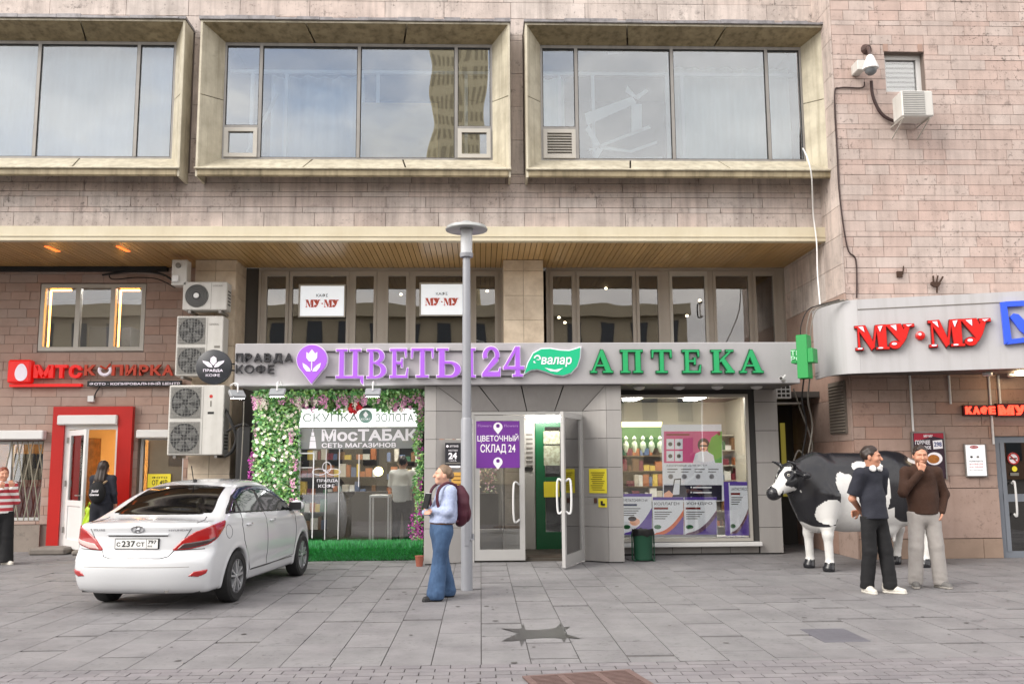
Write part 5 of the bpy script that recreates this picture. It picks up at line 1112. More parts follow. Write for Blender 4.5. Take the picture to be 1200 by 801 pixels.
tag(splate('call_button', 696.5, 583, 700, 589, M('brown button', '4a2a1e', .5), .02), 'small brown call button beside the yellow symbol', 'button')
# ================================================================== loose things
m_acw = M('aged white casing', 'c9c7c2', .45, var=.18, vs_=3, dark='8f8a80', streak=.25, spots=.15)
m_acg = M('grille dark', '3c3c3c', .6); m_acm = M('grille wire', '8f8f8c', .4, metal=.3); m_foam = M('pipe foam', '1c1b1b', .8)
def ac_unit(label, x0, y0, x1, y1, Yf, depth, fans, kind, fw=.62, parent=None, group='air conditioner units beside the stone column'):
    q = rect(x0, y0, x1, y1, Yf); t = thing('air_conditioner', ((q[0]+q[2])/2, Yf, q[1]), label, 'air conditioner', group)
    cas = box('casing', (q[0], Yf, q[1]), (q[2], Yf+depth, q[3]), m_acw, t, r=.015)
    w = q[2]-q[0]; h = (q[3]-q[1])/fans
    for k in range(fans):
        z0 = q[1]+h*k+.03; z1 = q[1]+h*(k+1)-.03; xa, xb = q[0]+.03, q[0]+w*fw; cx, cz = (xa+xb)/2, (z0+z1)/2; r = min(xb-xa, z1-z0)/2*.94
        if kind == 'black':
            g = MB().lathe([(r, 0), (r*.98, .015), (r*.3, .02), (r*.28, .03), (.002, .032)], (cx, Yf-.001, cz), 32, (0, -1, 0)).build('fan_guard', m_acg, t, smooth=True)
            MB().lathe([(r*.24, 0), (r*.22, .01)], (cx, Yf-.034, cz), 20, (0, -1, 0)).build('hub', m_white, g)
            for j in range(1, 6): MB().tube([(cx+r*(.3+.13*j)*math.cos(a), Yf-.022, cz+r*(.3+.13*j)*math.sin(a)) for a in [i*math.pi/12 for i in range(25)]], .004, 4, False).build('guard_ring', m_acm, g)
        else:
            rec = box('fan_recess', (xa, Yf-.004, z0), (xb, Yf+.002, z1), M('recess', '8d8b86', .6, var=.15), t)
            MB().lathe([(r, 0), (r*.99, .003)], (cx, Yf-.005, cz), 36, (0, -1, 0)).build('fan_hole', m_acg, rec)
            for j in range(5):
                a = j*2*math.pi/5; p = [(cx+rr*math.cos(a+da), cz+rr*math.sin(a+da)) for rr, da in ((r*.2, 0), (r*.9, .15), (r*.92, .75), (r*.25, .9))]; MB().prism(p, Yf-.012-.001*j, Yf-.009-.001*j).build('fan_blade', M('fan blade', '6e6e6c', .5), rec)
            gm = MB()
            for j in range(9): zz_ = z0+(z1-z0)*(j+.5)/9; gm.tube([(xa, Yf-.024, zz_), (xb, Yf-.024, zz_)], .004, 4)
            for j in range(9): xx = xa+(xb-xa)*(j+.5)/9; gm.tube([(xx, Yf-.03, z0), (xx, Yf-.03, z1)], .004, 4)
            stuff(gm.build('guard_wires', m_acm, rec))
    xs_ = q[0]+w*(fw+.04)
    box('seam', (xs_, Yf-.002, q[1]+.02), (xs_+.005, Yf+.003, q[3]-.02), m_gry, t)
    for j in range(5): box('side_louvre', (q[2]-.002, Yf+depth*.2, q[1]+.1+j*.06), (q[2]+.004, Yf+depth*.8, q[1]+.125+j*.06), m_acg, t)
    for xx in (q[0]+.1, q[2]-.15): box('bracket', (xx, Yf+.02, q[1]-.05), (xx+.05, Yf+depth+.2, q[1]-.002), m_alu, t)
    return t, q
YA = 16.45
ac1, q1 = ac_unit('small air conditioner with black fan guard, top of the stack by the column', 214, 330, 266, 363, YA, .3, 1, 'black', .6)
text('print', 'LESSAR', (q1[0]+(q1[2]-q1[0])*.68, q1[3]-.09, q1[2]-.08, q1[3]-.06), YA-.004, m_gry, ac1)
ac2, q2_ = ac_unit('tall double-fan air conditioner in the middle of the stack behind the round disc', 206, 370, 261, 440, YA, .35, 2, 'wire', .62)
text('print', 'GENERAL', (q2_[0]+(q2_[2]-q2_[0])*.7, q2_[3]-.17, q2_[2]-.08, q2_[3]-.135), YA-.004, m_gry, ac2); box('label', (q2_[0]+(q2_[2]-q2_[0])*.82, YA-.004, q2_[1]+.5), (q2_[2]-.05, YA, q2_[1]+.54), m_gry, ac2)
ac3, q3_ = ac_unit('tall double-fan air conditioner at the bottom of the stack above the car', 197, 451, 262, 533, YA-.1, .38, 2, 'wire', .58)
q = q3_; xm = q[0]+(q[2]-q[0])*.76; MB().lathe([(.03, 0), (.03, .003)], (xm, YA-.102, q[3]-.2), 12, (0, -1, 0)).build('badge', m_redp, ac3); box('sticker', (xm-.05, YA-.104, q[1]+.72), (xm+.06, YA-.1, q[1]+.76), m_blk, ac3); box('sticker', (xm-.012, YA-.104, q[1]+.85), (xm+.012, YA-.1, q[3]-.28), m_gry, ac3)
q = rect(201, 304, 219, 334, YA); eb = thing('junction_cabinet', ((q[0]+q[2])/2, YA, q[1]), 'small pale electric box under the soffit above the stack of units', 'electric box')
box('case', (q[0], YA, q[1]), (q[2], YA+.25, q[3]), m_acw, eb, r=.012); c = at(209, 311, YA); MB().lathe([(.05, 0), (.045, .03), (.01, .035)], (c.x, YA, c.z), 14, (0, -1, 0)).build('dial', m_gry, eb); c = at(206, 326, YA); box('socket', (c.x-.06, YA-.05, c.z-.07), (c.x+.06, YA-.001, c.z+.05), m_white, eb, r=.01)
# pipes and cables beside the stack
def cable(label, pts, r=.014, mat=None, cat='cable', name='cable', n=6): return tag(tube(name, smoothpath(pts, n), r, mat or m_foam), label, cat)
A_ = lambda x, y, Y: at(x, y, Y)
cable('black insulated pipe hanging beside the lowest air conditioner', [A_(263, 478, 16.5), A_(270, 492, 16.3), A_(277, 512, 16.3), A_(272, 528, 16.3), A_(264, 534, 16.4)], .03)
cable('black cable loop in the dark gap left of the flower wall', [A_(266, 505, 16.4), A_(283, 497, 16.2), A_(294, 503, 16.2), A_(290, 525, 16.2), A_(278, 545, 16.3), A_(281, 575, 16.3)], .022)
cable('thin cable dropping from the left floodlight to the ground', [A_(286, 470, 15.4), A_(285, 500, 15.6), A_(283, 540, 15.7), A_(280, 590, 15.8)], .01, m_gry)
cable('bundled black cables under the soffit left of the junction box', [A_(120, 322, YL-.1), A_(150, 318, YL-.1), A_(180, 319, YL-.15), A_(196, 324, YA+.4), A_(203, 330, YA+.2)], .02)
cable('thin drooping cable under the soffit at the left wall', [A_(128, 320, YL-.08), A_(132, 327, YL-.08), A_(160, 325, YL-.08), A_(185, 327, YL-.1), A_(205, 337, YA+.2)], .01)
tag(box('cable_tray', (XL, YL-.16, pz(60, 319, YL)), (px(196, 319, YL-.1), YL-.03, pz(60, 314, YL)), m_foam), 'black cable tray along the top of the left wall', 'cable tray')
tag(box('shade_block', (XA-.32, 15.95, 0), (XA-.03, 16.6, pz(280, 500, 16)), M('plain black', '151516', .5, var=.3, vs_=3, bump=.3, bs=8), r=.05), 'plain black sheeting in the gap left of the flower wall', 'shade block')  # black block put in for the darkness of the gap
# ---- lamp post
b0 = gr(547, 691); lp_ = thing('street_lamp', b0, 'grey street lamp post with a flat disc hat in the pavement', 'street lamp')
m_post = M('grey lamp paint', '8e9096', .38, var=.12, vs_=3, streak=.1); zj = pz(547, 489, b0.y); zt_ = pz(547, 302, b0.y)
MB().lathe([(.074, 0), (.074, zj-.03), (.062, zj)], b0, 24).build('lower_post', m_post, lp_, smooth=True); MB().lathe([(.06, zj+.001), (.05, zt_-.03), (.044, zt_)], b0, 24).build('upper_post', m_post, lp_, smooth=True)
box('service_door', (b0.x-.03, b0.y-.078, .55), (b0.x+.03, b0.y-.06, .9), m_post, lp_, r=.006); MB().tube([(b0.x+.05, b0.y-.06, .62), (b0.x+.085, b0.y-.04, .63), (b0.x+.08, b0.y-.03, .7)], .012, 6).build('lug', m_post, lp_)
zg0, zg1 = pz(547, 297, b0.y), pz(547, 270, b0.y); zh = pz(547, 264, b0.y)
MB().lathe([(.05, zt_), (.03, zt_+.02), (.03, zg0-.06), (.085, zg0-.05), (.09, zg0)], b0, 24).build('collar', m_post, lp_, smooth=True)
MB().lathe([(.078, zg0+.001), (.078, zg1)], b0, 24).build('lens', M('frosted lens', 'dfe2e6', .25, trans=.3), lp_, smooth=True)
MB().lathe([(.09, zg1+.001), (.09, zg1+.02), (.275, zg1+.0), (.28, zg1+.012), (.26, zg1+.05), (.12, zg1+.085), (.09, zg1+.1), (.05, zg1+.125), (.01, zg1+.13)], b0, 40).build('disc_hat', M('pale lamp hat', 'a8aaa8', .35, metal=.3), lp_, smooth=True)
# ---- litter bin
b1_ = at(754, 657, YR-.75); b1_ = gr(754, 656.5); bn = thing('litter_bin', b1_, 'dark green litter bin before the pharmacy window', 'bin')
m_bin = M('dark green steel', '1c4a36', .45, var=.15); MB().lathe([(.145, .02), (.165, .47), (.17, .48), (.155, .48), (.14, .06)], b1_, 20).build('bucket', m_bin, bn, smooth=True)
bag = MB(); bag.v = []; 
for k, (r, h) in enumerate(((.15, .44), (.172, .5), (.178, .46), (.172, .40))):
    for j in range(28): a = j*2*math.pi/28; rr = r+rng.uniform(-.006, .006); bag.v.append((b1_.x+rr*math.cos(a), b1_.y+rr*math.sin(a), h+rng.uniform(-.015, .015)))
bag.f = [(k*28+j, k*28+(j+1) % 28, (k+1)*28+(j+1) % 28, (k+1)*28+j) for k in range(3) for j in range(28)]; bag.build('bin_liner', M('black film', '101012', .3), bn, smooth=True)
for s in (-1, 1): box('foot', (b1_.x+s*.15-.01, b1_.y-.12, 0), (b1_.x+s*.15+.01, b1_.y+.12, .03), m_bin, bn); tube('stand_post', [(b1_.x+s*.178, b1_.y, .02), (b1_.x+s*.178, b1_.y, .45)], .012, m_bin, bn)
# ---- cameras, vents on the right
c = at(1020, 75, YW-.35); dc = thing('dome_camera', c, 'white dome security camera on the right stone wall', 'camera')
MB().lathe([(.03, .16), (.06, .13), (.1, .02), (.13, -.06), (.13, -.09), (.1, -.1)], c, 24).build('housing', m_white, dc, smooth=True); MB().lathe([(.1, -.101), (.09, -.15), (.05, -.19), (.005, -.2)], c, 24).build('dome', M('smoked dome', '6a6d70', .15), dc, smooth=True)
box('wall_bracket', (c.x-.2, YW-.3, c.z-.08), (c.x-.06, YW-.03, c.z+.1), m_acw, dc, r=.01); pA = at(1020, 53, YW-.2); MB().tube(smoothpath([(c.x, c.y, c.z+.15), (c.x+.01, YW-.3, c.z+.27), (pA.x, YW-.1, pA.z)], 5), .03, 8).build('arm', M('dark arm', '43302c', .5), dc, smooth=True); MB().lathe([(.1, 0), (.03, .12)], (pA.x, YW-.03, pA.z), 10, (0, -1, 0)).build('arm_plate', M('dark arm', '43302c', .5), dc)
cable('thick dark cable from the dome camera to the small air conditioner', [A_(1021, 95, YW-.1), A_(1023, 113, YW-.08), A_(1032, 132, YW-.08), A_(1045, 141, YW-.1), A_(1060, 143, YW-.12), A_(1078, 142, YW-.12)], .028, M('dark cable', '33201e', .6))
cable('brown cable running from the dome camera down the stone corner', [A_(1013, 96, YW-.06), A_(1010, 103, YW-.05), A_(985, 103, YW-.05), A_(978, 112, YW-.05), A_(981, 180, YW-.05), A_(984, 230, YW-.05), A_(993, 290, YW-.05), A_(1003, 305, YW-.05), A_(1004, 349, YW-.05)], .013, M('dark cable', '33201e', .6))
q = rect(1057, 106, 1094, 136, YW-.55); sm = thing('wall_air_conditioner', ((q[0]+q[2])/2, YW-.3, q[1]), 'small air conditioner on brackets under the high window on the right', 'air conditioner')
box('casing', (q[0], YW-.55, q[1]), (q[2], YW-.2, q[3]), m_acw, sm, r=.02); gxa_, gxb_ = q[0]+.02, q[0]+(q[2]-q[0])*.72; box('grille', (gxa_, YW-.556, q[1]+.03), (gxb_, YW-.552, q[3]-.02), M('grille grey', '8a8a88', .5), sm)
for k in range(12): zz_ = q[1]+.04+k*(q[3]-q[1]-.07)/12; box('grille_slat', (gxa_+.005, YW-.563, zz_), (gxb_-.005, YW-.557, zz_+.012), m_acw, sm)
for xx in (q[0]+.03, q[2]-.06): tube('bracket', [(xx, YW-.52, q[1]-.012), (xx, YW-.05, q[1]-.012)], .014, m_aluL, sm); tube('bracket_strut', [(xx, YW-.5, q[1]-.02), (xx, YW-.05, q[1]-.22)], .012, m_aluL, sm)
lv = thing('wall_louvre', (XK-.04, 15.2, 1.9), 'tall dusty ventilation grille on the flank of the right building', 'vent')
z0, z1 = pz(965, 508, 15.2), pz(965, 447, 15.2); box('louvre_frame', (XK-.06, YW+.12, z0), (XK-.03, 15.62, z1), M('dusty louvre', '6a625a', .6), lv)
for k in range(16): zz_ = z0+.03+k*(z1-z0-.05)/16; box('louvre_slat', (XK-.085, YW+.15, zz_), (XK-.061, 15.6, zz_+.018), M('louvre slat', '857c72', .5), lv)
q = rect(908, 450, 926, 467, YR+.1); vb = thing('vent_box', ((q[0]+q[2])/2, YR+.05, q[1]), 'small white slotted vent box at the corner of the pharmacy', 'vent'); box('case', (q[0], YR+.05, q[1]), (q[2], YR+.3, q[3]), m_white, vb, r=.01)
for i in range(3):
    for j in range(3): xx = q[0]+.03+i*(q[2]-q[0]-.04)/3; zz_ = q[1]+.03+j*(q[3]-q[1]-.04)/3; box('slot', (xx, YR+.045, zz_), (xx+.06, YR+.0505, zz_+.05), m_dark, vb)
box('shelf_bracket', (q[0]-.02, YR+.0, q[1]-.1), (q[2]+.15, YR+.3, q[1]-.07), m_alu, vb)
c = at(917, 444.5, YS-.15); ct = thing('bullet_camera', c, 'small white bullet camera under the right end of the sign band', 'camera', rz=R(-35)); MB().lathe([(.03, -.08), (.036, -.07), (.036, .06), (.03, .07)], (0, 0, 0), 14, (0, 1, -.2)).build('barrel', m_white, ct, local=True, smooth=True); MB().lathe([(.026, 0), (.02, .004)], (0, -.085, .017), 12, (0, -1, .2)).build('lens', m_dark, ct, local=True); MB().tube([(0, .03, .02), (.02, .09, .08)], .012, 6).build('mount', m_white, ct, local=True)
# floodlights over the flower window
for k, (x, y, rz_) in enumerate(((278, 461, 35), (325, 459, 0), (437, 459, 0))):
    c = at(x, y, YS-.32); t = thing('floodlight', c, ['white floodlight at the left end of the flower wall, turned to the side', 'floodlight on a bent arm below the coffee lettering', 'floodlight on a bent arm below the lilac letters'][k], 'floodlight', 'floodlights over the flower window', rz=R(rz_))
    tilt = Matrix.Rotation(R(-52), 4, 'X'); hd_ = MB().bbox((-.12, -.02, -.085), (.12, .04, .085), .012); hd_.v = [tuple(tilt @ Vector(v)) for v in hd_.v]; hd_.build('head', M('grey floodlight', '8d9093', .4), t, local=True)
    fn = MB().box((-.1, .041, -.07), (.1, .046, .07)); fn.v = [tuple(tilt @ Vector(v)) for v in fn.v]; fn.build('lit_face', M('floodlight face', (1, 1, .97), emit=45), t, local=True)
    MB().tube(smoothpath([(0, -.02, .02), (0, .0, .14), (0, .14, .17), (0, .31, .15)], 5), .012, 8).build('arm', m_white, t, local=True, smooth=True)
    if k == 0: pass
# white cable from the right window bay down to the canopy, cables behind the cross
cable('white cable hanging from the upper right window bay to the canopy', [A_(941, 174, YRIM+.2), A_(946, 185, YRIM-.1), A_(951, 206, YRIM-.12), A_(953, 250, YU-.2), A_(957, 284, YU-.25), A_(958, 320, 15.2), A_(961, 357, 14.6)], .013, m_white)
for k, (x0, x1, s) in enumerate(((938, 950, 'leftmost'), (945, 955, 'middle'), (950, 960, 'rightmost'))): cable('%s of the thin cables looping up from the green cross' % s, [A_(x0, 394, 14.0), A_(x0+1, 380, 13.98), A_(x1-4, 364, 14.0), A_(x1+8, 358, 14.05), A_(x1+34, 351, 13.9)], .009, m_gry if k else m_foam)
for k, x in enumerate((942, 949)): cable(['black cable hanging below the green cross to the ground', 'grey cable hanging below the green cross into the passage'][k], [A_(x, 443, 14.1), A_(x-2, 470, 14.6), A_(x+3, 500, 15.0), A_(x-3, 540, 15.2), A_(x-8, 590, 15.6)], .013, (m_foam, m_gry)[k])
cable('tangled grey cable in the passage corner', [A_(930, 455, 15.9), A_(938, 480, 15.9), A_(952, 520, 15.9), A_(945, 535, 15.9), A_(935, 528, 15.9), A_(926, 555, 16)], .014, m_gry)
c = at(1098, 331, YW-.08); pr = thing('cable_hook', (c.x, YW-.08, ZM1), 'rusty three-pronged cable hook standing on the canopy', 'hook'); m_rust = M('rusty iron', '3c2618', .8, var=.4, vs_=20)
tube('stem', [at(1098, 343, YW-.08), at(1098, 331, YW-.08)], .016, m_rust, pr); MB().prism(W3([(1091, 333), (1092, 330), (1101, 330), (1103, 332), (1100, 336), (1096, 336)], YW-.1), YW-.1, YW-.06).build('palm_plate', m_rust, pr)
for x0, x1, y1 in ((1094, 1093.5, 323), (1097.5, 1099, 323), (1101, 1105, 324)): tube('prong', [at(x0, 331, YW-.08), at(x1, y1, YW-.08)], .015, m_rust, pr)
c = at(1053, 322, YW); wb = thing('wall_clamp', (c.x, YW, c.z), 'small rusty clamp on the stone wall above the red letters', 'bracket'); box('clamp_plate', (c.x-.05, YW-.06, c.z-.05), (c.x+.04, YW-.03, c.z+.05), m_rust, wb); tube('pin', [(c.x+.05, YW-.05, c.z), (c.x+.07, YW-.05, c.z+.14)], .01, m_rust, wb)
# ---- street grate and stains
g0, g1 = gr(612, 794), gr(738, 786); u = (g1-g0).normalized(); v = Vector((-u.y, u.x, 0)); Lg = (g1-g0).length
gt = thing('drain_grate', g0, 'rusty iron drain grate at the bottom edge of the pavement', 'grate', rz=math.atan2(u.y, u.x)); m_iron = M('rusty grate iron', '6b5550', .7, var=.4, vs_=14, bump=.4, bs=60, dark='3a2a26')
MB().box((0, -.6, .004), (Lg, 0, .006)).build('pit', m_dark, gt, local=True); fr_ = MB()
for a in ((0, -.6, .05, 0), (Lg-.05, -.6, Lg, 0), (.05, -.045, Lg-.05, 0), (.05, -.6, Lg-.05, -.56)): fr_.box((a[0], a[1], .006), (a[2], a[3], .018))
fr_.build('rim', m_iron, gt, local=True)
for x in (Lg/3, 2*Lg/3): MB().box((x-.025, -.56, .006), (x+.025, -.045, .0165)).build('cross_bar', m_iron, gt, local=True)
for k in range(12):
    for s in range(3): a = Lg/3*s+(.05 if s == 0 else .026); b = Lg/3*(s+1)-(.05 if s == 2 else .026); MB().box((a, -.075-k*.04, .006), (b, -.055-k*.04, .0155)).build('bar', m_iron, gt, local=True)
pts = [(588, 751), (598, 746), (605, 743), (609, 742), (587, 736), (606, 737), (611, 736), (613, 730), (615, 736), (616, 738), (630, 738), (643, 737), (652, 735), (657, 730), (659, 735), (668, 734), (662, 738), (664, 743), (680, 748), (664, 747), (661, 752), (658, 748), (650, 747), (635, 747), (616, 748), (611, 757), (609, 750), (600, 751)]
pg = [gr(*p) for p in pts]; m = MB(); m.add([(p.x, p.y, .005) for p in pg]+[(p.x, p.y, .002) for p in pg], [tuple(range(len(pg)))[::-1], tuple(range(len(pg), 2*len(pg)))]); struct(m.build('puddle', M('wet stain', '2a2928', .45, var=.3, vs_=8)))
a, b = gr(966, 752), gr(1004, 735); cv = box('inspection_cover', (a.x, a.y, -.02), (a.x+.42, a.y+.62, .006), M('dark slab', '5d5c63', .6, var=.3, vs_=3, bump=.3, bs=50), r=.004); tag(cv, 'dark square cover slab in the paving before the two men', 'cover')
gum = MB()
for k in range(170):
    x, y = rng.uniform(-6.5, 7), rng.uniform(6.8, 14); r_ = rng.choice((.010, .014, .018, .03)); n_ = 7
    P_ = [(x+r_*rng.uniform(.7, 1.2)*math.cos(a), y+r_*rng.uniform(.7, 1.2)*math.sin(a)) for a in [i*6.283/n_ for i in range(n_)]]
    gum.add([(a, b, .0045) for a, b in P_], [tuple(range(n_))])
stuff(gum.build('gum_spots', M('dark gum spot', '4a4745', .8), ground))
# ---- flower wall around the left window
fwl = thing('flower_wall', (px(325, 560, YR-.1), YR-.1, .2), 'artificial flower wall of greenery and white blossoms around the window', 'flowers')
xa, xb = px(297, 540, YR-.06), px(350, 540, YR-.06)
box('backing', (xa+.04, YR-.05, .2), (xb-.02, YR-.002, ZC-.02), M('backing green', '1e3d1c', .9), fwl)
lv_ = MB(); lv2 = MB(); wh = MB(); pk = MB(); mg_ = MB()
def leafq(m, c, s):
    d = Vector((rng.uniform(-1, 1), rng.uniform(-.9, .1), rng.uniform(-1, .6))).normalized(); n = Vector((rng.uniform(-.6, .6), -1, rng.uniform(-.3, .7))).normalized(); w = d.cross(n).normalized()
    m.add([c, c+d*s*.5+w*s*.28+n*s*.06, c+d*s, c+d*s*.5-w*s*.28+n*s*.06], [(0, 1, 2, 3)])
def blossom(m, c, s):
    n = Vector((rng.uniform(-.5, .5), -1, rng.uniform(-.2, .6))).normalized(); u = n.cross(Vector((0, 0, 1))).normalized(); w = n.cross(u); k0 = rng.random()*6
    for k in range(5):
        a = k0+k*2*math.pi/5; d = u*math.cos(a)+w*math.sin(a); e = n.cross(d); m.add([c, c+d*s*.6+e*s*.38+n*s*.12, c+d*s+n*s*.3, c+d*s*.6-e*s*.38+n*s*.12], [(0, 1, 2, 3)])
def wist(m, c, h, r=.05):
    for k in range(int(h*260)):
        t = rng.random(); rr = r*(1-t*.75); a = rng.random()*6.3; leafq(m, c+Vector((rr*math.cos(a), rr*math.sin(a), -t*h)), .035)
for k in range(5200):
    x = rng.uniform(xa, xb); z = rng.uniform(.15, ZC-.02); e = min(x-xa, xb-x); leafq(rng.choice((lv_, lv2)), Vector((x, YR-.06-rng.random()*min(.14, .03+e), z)), rng.uniform(.04, .085))
for k in range(210): blossom(wh, Vector((rng.uniform(xa+.04, xb-.03), YR-.12-rng.random()*.1, rng.uniform(.25, ZC-.25))), rng.uniform(.022, .042))
x0, x1 = px(288, 470, YS+.3), px(497, 470, YR-.3)
for k in range(3600):
    x = rng.uniform(x0, x1); d = rng.random()**1.6; leafq(rng.choice((lv_, lv2)), Vector((x, YR-.08-rng.random()*.5*(1-d), ZC-.03-d*.25*(1+.3*math.sin(x*7)))), rng.uniform(.045, .095))
for k in range(56):
    x = rng.uniform(x0, x1); wist(rng.choice((pk, pk, wh)), Vector((x, YR-.15-rng.random()*.3, ZC-.04-rng.random()*.08)), rng.uniform(.12, .27), .045)
xr0, xr1 = px(487, 560, YR-.06), px(497, 560, YR-.06)
for k in range(1300): z = rng.uniform(.05, ZC); leafq(rng.choice((lv_, lv2)), Vector((rng.uniform(xr0, xr1-.02)+.03*math.sin(z*9), YR-.05-rng.random()*.12, z)), rng.uniform(.035, .075))
for z in (ZC-.3, 2.15, 1.85, 1.35, .95): wist(rng.choice((pk, mg_)), Vector(((xr0+xr1)/2, YR-.14, z)), .22, .05)
for z, x in ((.75, -.05), (.68, .03), (.6, -.1)): wist(mg_, Vector(((xr0+xr1)/2+x, YR-.2, z)), .34, .1)
for k in range(9): wist(mg_ if k % 2 else pk, Vector((xa+rng.uniform(-.04, .06), YR-.1, rng.uniform(.5, 2.3))), .2, .05)
for k in range(8): wist(pk, Vector((xb-rng.uniform(.02, .14), YR-.2, rng.uniform(.5, 2.2))), .2, .04)
rd_ = MB()
for k in range(16): blossom(rd_, Vector((px(rng.uniform(410, 424), 478, YR-.2), YR-.2-rng.random()*.1, ZC-.22-rng.random()*.15)), .05)
for n_, m_, mt in (('leaves', lv_, M('leaf mid green', '55924a', .5, rnd=.45, hue=.03)), ('leaves', lv2, M('leaf light green', '98c47c', .5, rnd=.35, hue=.03)), ('white_blossoms', wh, M('white blossom', 'efe6da', .6, rnd=.12, hue=.03)), ('pink_blossoms', pk, M('pink blossom', 'e0a0c4', .6, rnd=.25, hue=.02)), ('magenta_blossoms', mg_, M('magenta blossom', 'b03c9a', .6, rnd=.3, hue=.02)), ('red_blossoms', rd_, M('red blossom', 'c8202c', .6, rnd=.2))): stuff(m_.build(n_, mt, fwl))
p = at(492, 654, YR-.3); MB().lathe([(.05, 0), (.07, .15), (.075, .16), (.06, .16)], gr(491.5, 663), 14).build('flower_pot', M('terracotta', '9a5a48', .7), fwl, smooth=True)
# ================================================================== smooth solids from distance fields (people, cow, car)
def seg(P, a, b, ra, rb, sc=None):
    """tapered capsule; sc squeezes space (x,y,z) for flat sections"""
    a, b = np.array(a, float), np.array(b, float)
    if sc is not None: sc = np.array(sc, float); P = [P[i]/sc[i] for i in range(3)]; a = a/sc; b = b/sc
    d = b-a; L2 = max(d@d, 1e-9); t = np.clip(((P[0]-a[0])*d[0]+(P[1]-a[1])*d[1]+(P[2]-a[2])*d[2])/L2, 0, 1)
    q = np.sqrt((P[0]-a[0]-t*d[0])**2+(P[1]-a[1]-t*d[1])**2+(P[2]-a[2]-t*d[2])**2)-(ra+(rb-ra)*t)
    return q*(min(sc) if sc is not None else 1)
def ell3(P, c, r, rz=0., rx=0.):
    x, y, z = (P[i]-c[i] for i in range(3))
    if rz: x, y = x*math.cos(rz)+y*math.sin(rz), -x*math.sin(rz)+y*math.cos(rz)
    if rx: y, z = y*math.cos(rx)+z*math.sin(rx), -y*math.sin(rx)+z*math.cos(rx)
    k0 = np.sqrt((x/r[0])**2+(y/r[1])**2+(z/r[2])**2); k1 = np.sqrt((x/r[0]**2)**2+(y/r[1]**2)**2+(z/r[2]**2)**2)
    return k0*(k0-1)/np.maximum(k1, 1e-6)
def smin(a, b, k):
    h = np.maximum(k-np.abs(a-b), 0)/k; return np.minimum(a, b)-h*h*k*.25
def smax(a, b, k): return -smin(-a, -b, k)
def su(ds, k=.03):
    r = ds[0]
    for d in ds[1:]: r = smin(r, d, k)
    return r
def nets(f, lo, hi, h, proj=2):
    lo, hi = np.array(lo, float), np.array(hi, float); n = np.maximum(((hi-lo)/h).astype(int)+2, 3)
    g = [lo[i]+h*np.arange(n[i]) for i in range(3)]; P = np.meshgrid(*g, indexing='ij'); F = f(P)
    S = F < 0; cs = np.zeros(tuple(n-1), int)
    for i in (0, 1):
        for j in (0, 1):
            for k in (0, 1): cs += S[i:n[0]-1+i, j:n[1]-1+j, k:n[2]-1+k]
    act = (cs > 0) & (cs < 8); idx = -np.ones(act.shape, int); ids = np.argwhere(act); idx[act] = np.arange(len(ids))
    acc = np.zeros((len(ids), 3)); cnt = np.zeros(len(ids))
    C = [(i, j, k) for i in (0, 1) for j in (0, 1) for k in (0, 1)]
    for a in C:
        for ax in range(3):
            if a[ax] == 1: continue
            b = list(a); b[ax] = 1
            fa = F[ids[:, 0]+a[0], ids[:, 1]+a[1], ids[:, 2]+a[2]]; fb = F[ids[:, 0]+b[0], ids[:, 1]+b[1], ids[:, 2]+b[2]]
            m = (fa < 0) != (fb < 0); t = np.where(m, fa/np.where(m, fa-fb, 1), 0)
            p = np.tile(np.array(a, float), (len(ids), 1)); p[:, ax] += t; acc[m] += p[m]; cnt[m] += 1
    V = lo+h*(ids+acc/cnt[:, None])
    Q = []
    for ax in range(3):
        u, v = (ax+1) % 3, (ax+2) % 3
        s0 = [slice(None)]*3; s1 = [slice(None)]*3; s0[ax] = slice(0, -1); s1[ax] = slice(1, None)
        A, B = S[tuple(s0)], S[tuple(s1)]; e = np.argwhere(A != B); e = e[(e[:, u] > 0) & (e[:, v] > 0) & (e[:, u] < n[u]-1) & (e[:, v] < n[v]-1)]
        if not len(e): continue
        def ci(du, dv): c = e.copy(); c[:, u] += du; c[:, v] += dv; return idx[c[:, 0], c[:, 1], c[:, 2]]
        q = np.stack([ci(-1, -1), ci(0, -1), ci(0, 0), ci(-1, 0)], 1); fl = ~A[e[:, 0], e[:, 1], e[:, 2]]; q[fl] = q[fl][:, ::-1]; Q.append(q)
    Q = np.concatenate(Q)
    for _ in range(proj):
        e = h*.2; p = [V[:, 0], V[:, 1], V[:, 2]]; f0 = f(p)
        G = np.stack([f([p[0]+e, p[1], p[2]])-f0, f([p[0], p[1]+e, p[2]])-f0, f([p[0], p[1], p[2]+e])-f0], 1)/e
        st = -(f0/np.maximum((G*G).sum(1), .05))[:, None]*G; ln = np.linalg.norm(st, axis=1, keepdims=True); V = V+st*np.minimum(1, h*.6/np.maximum(ln, 1e-9))
    return V, Q
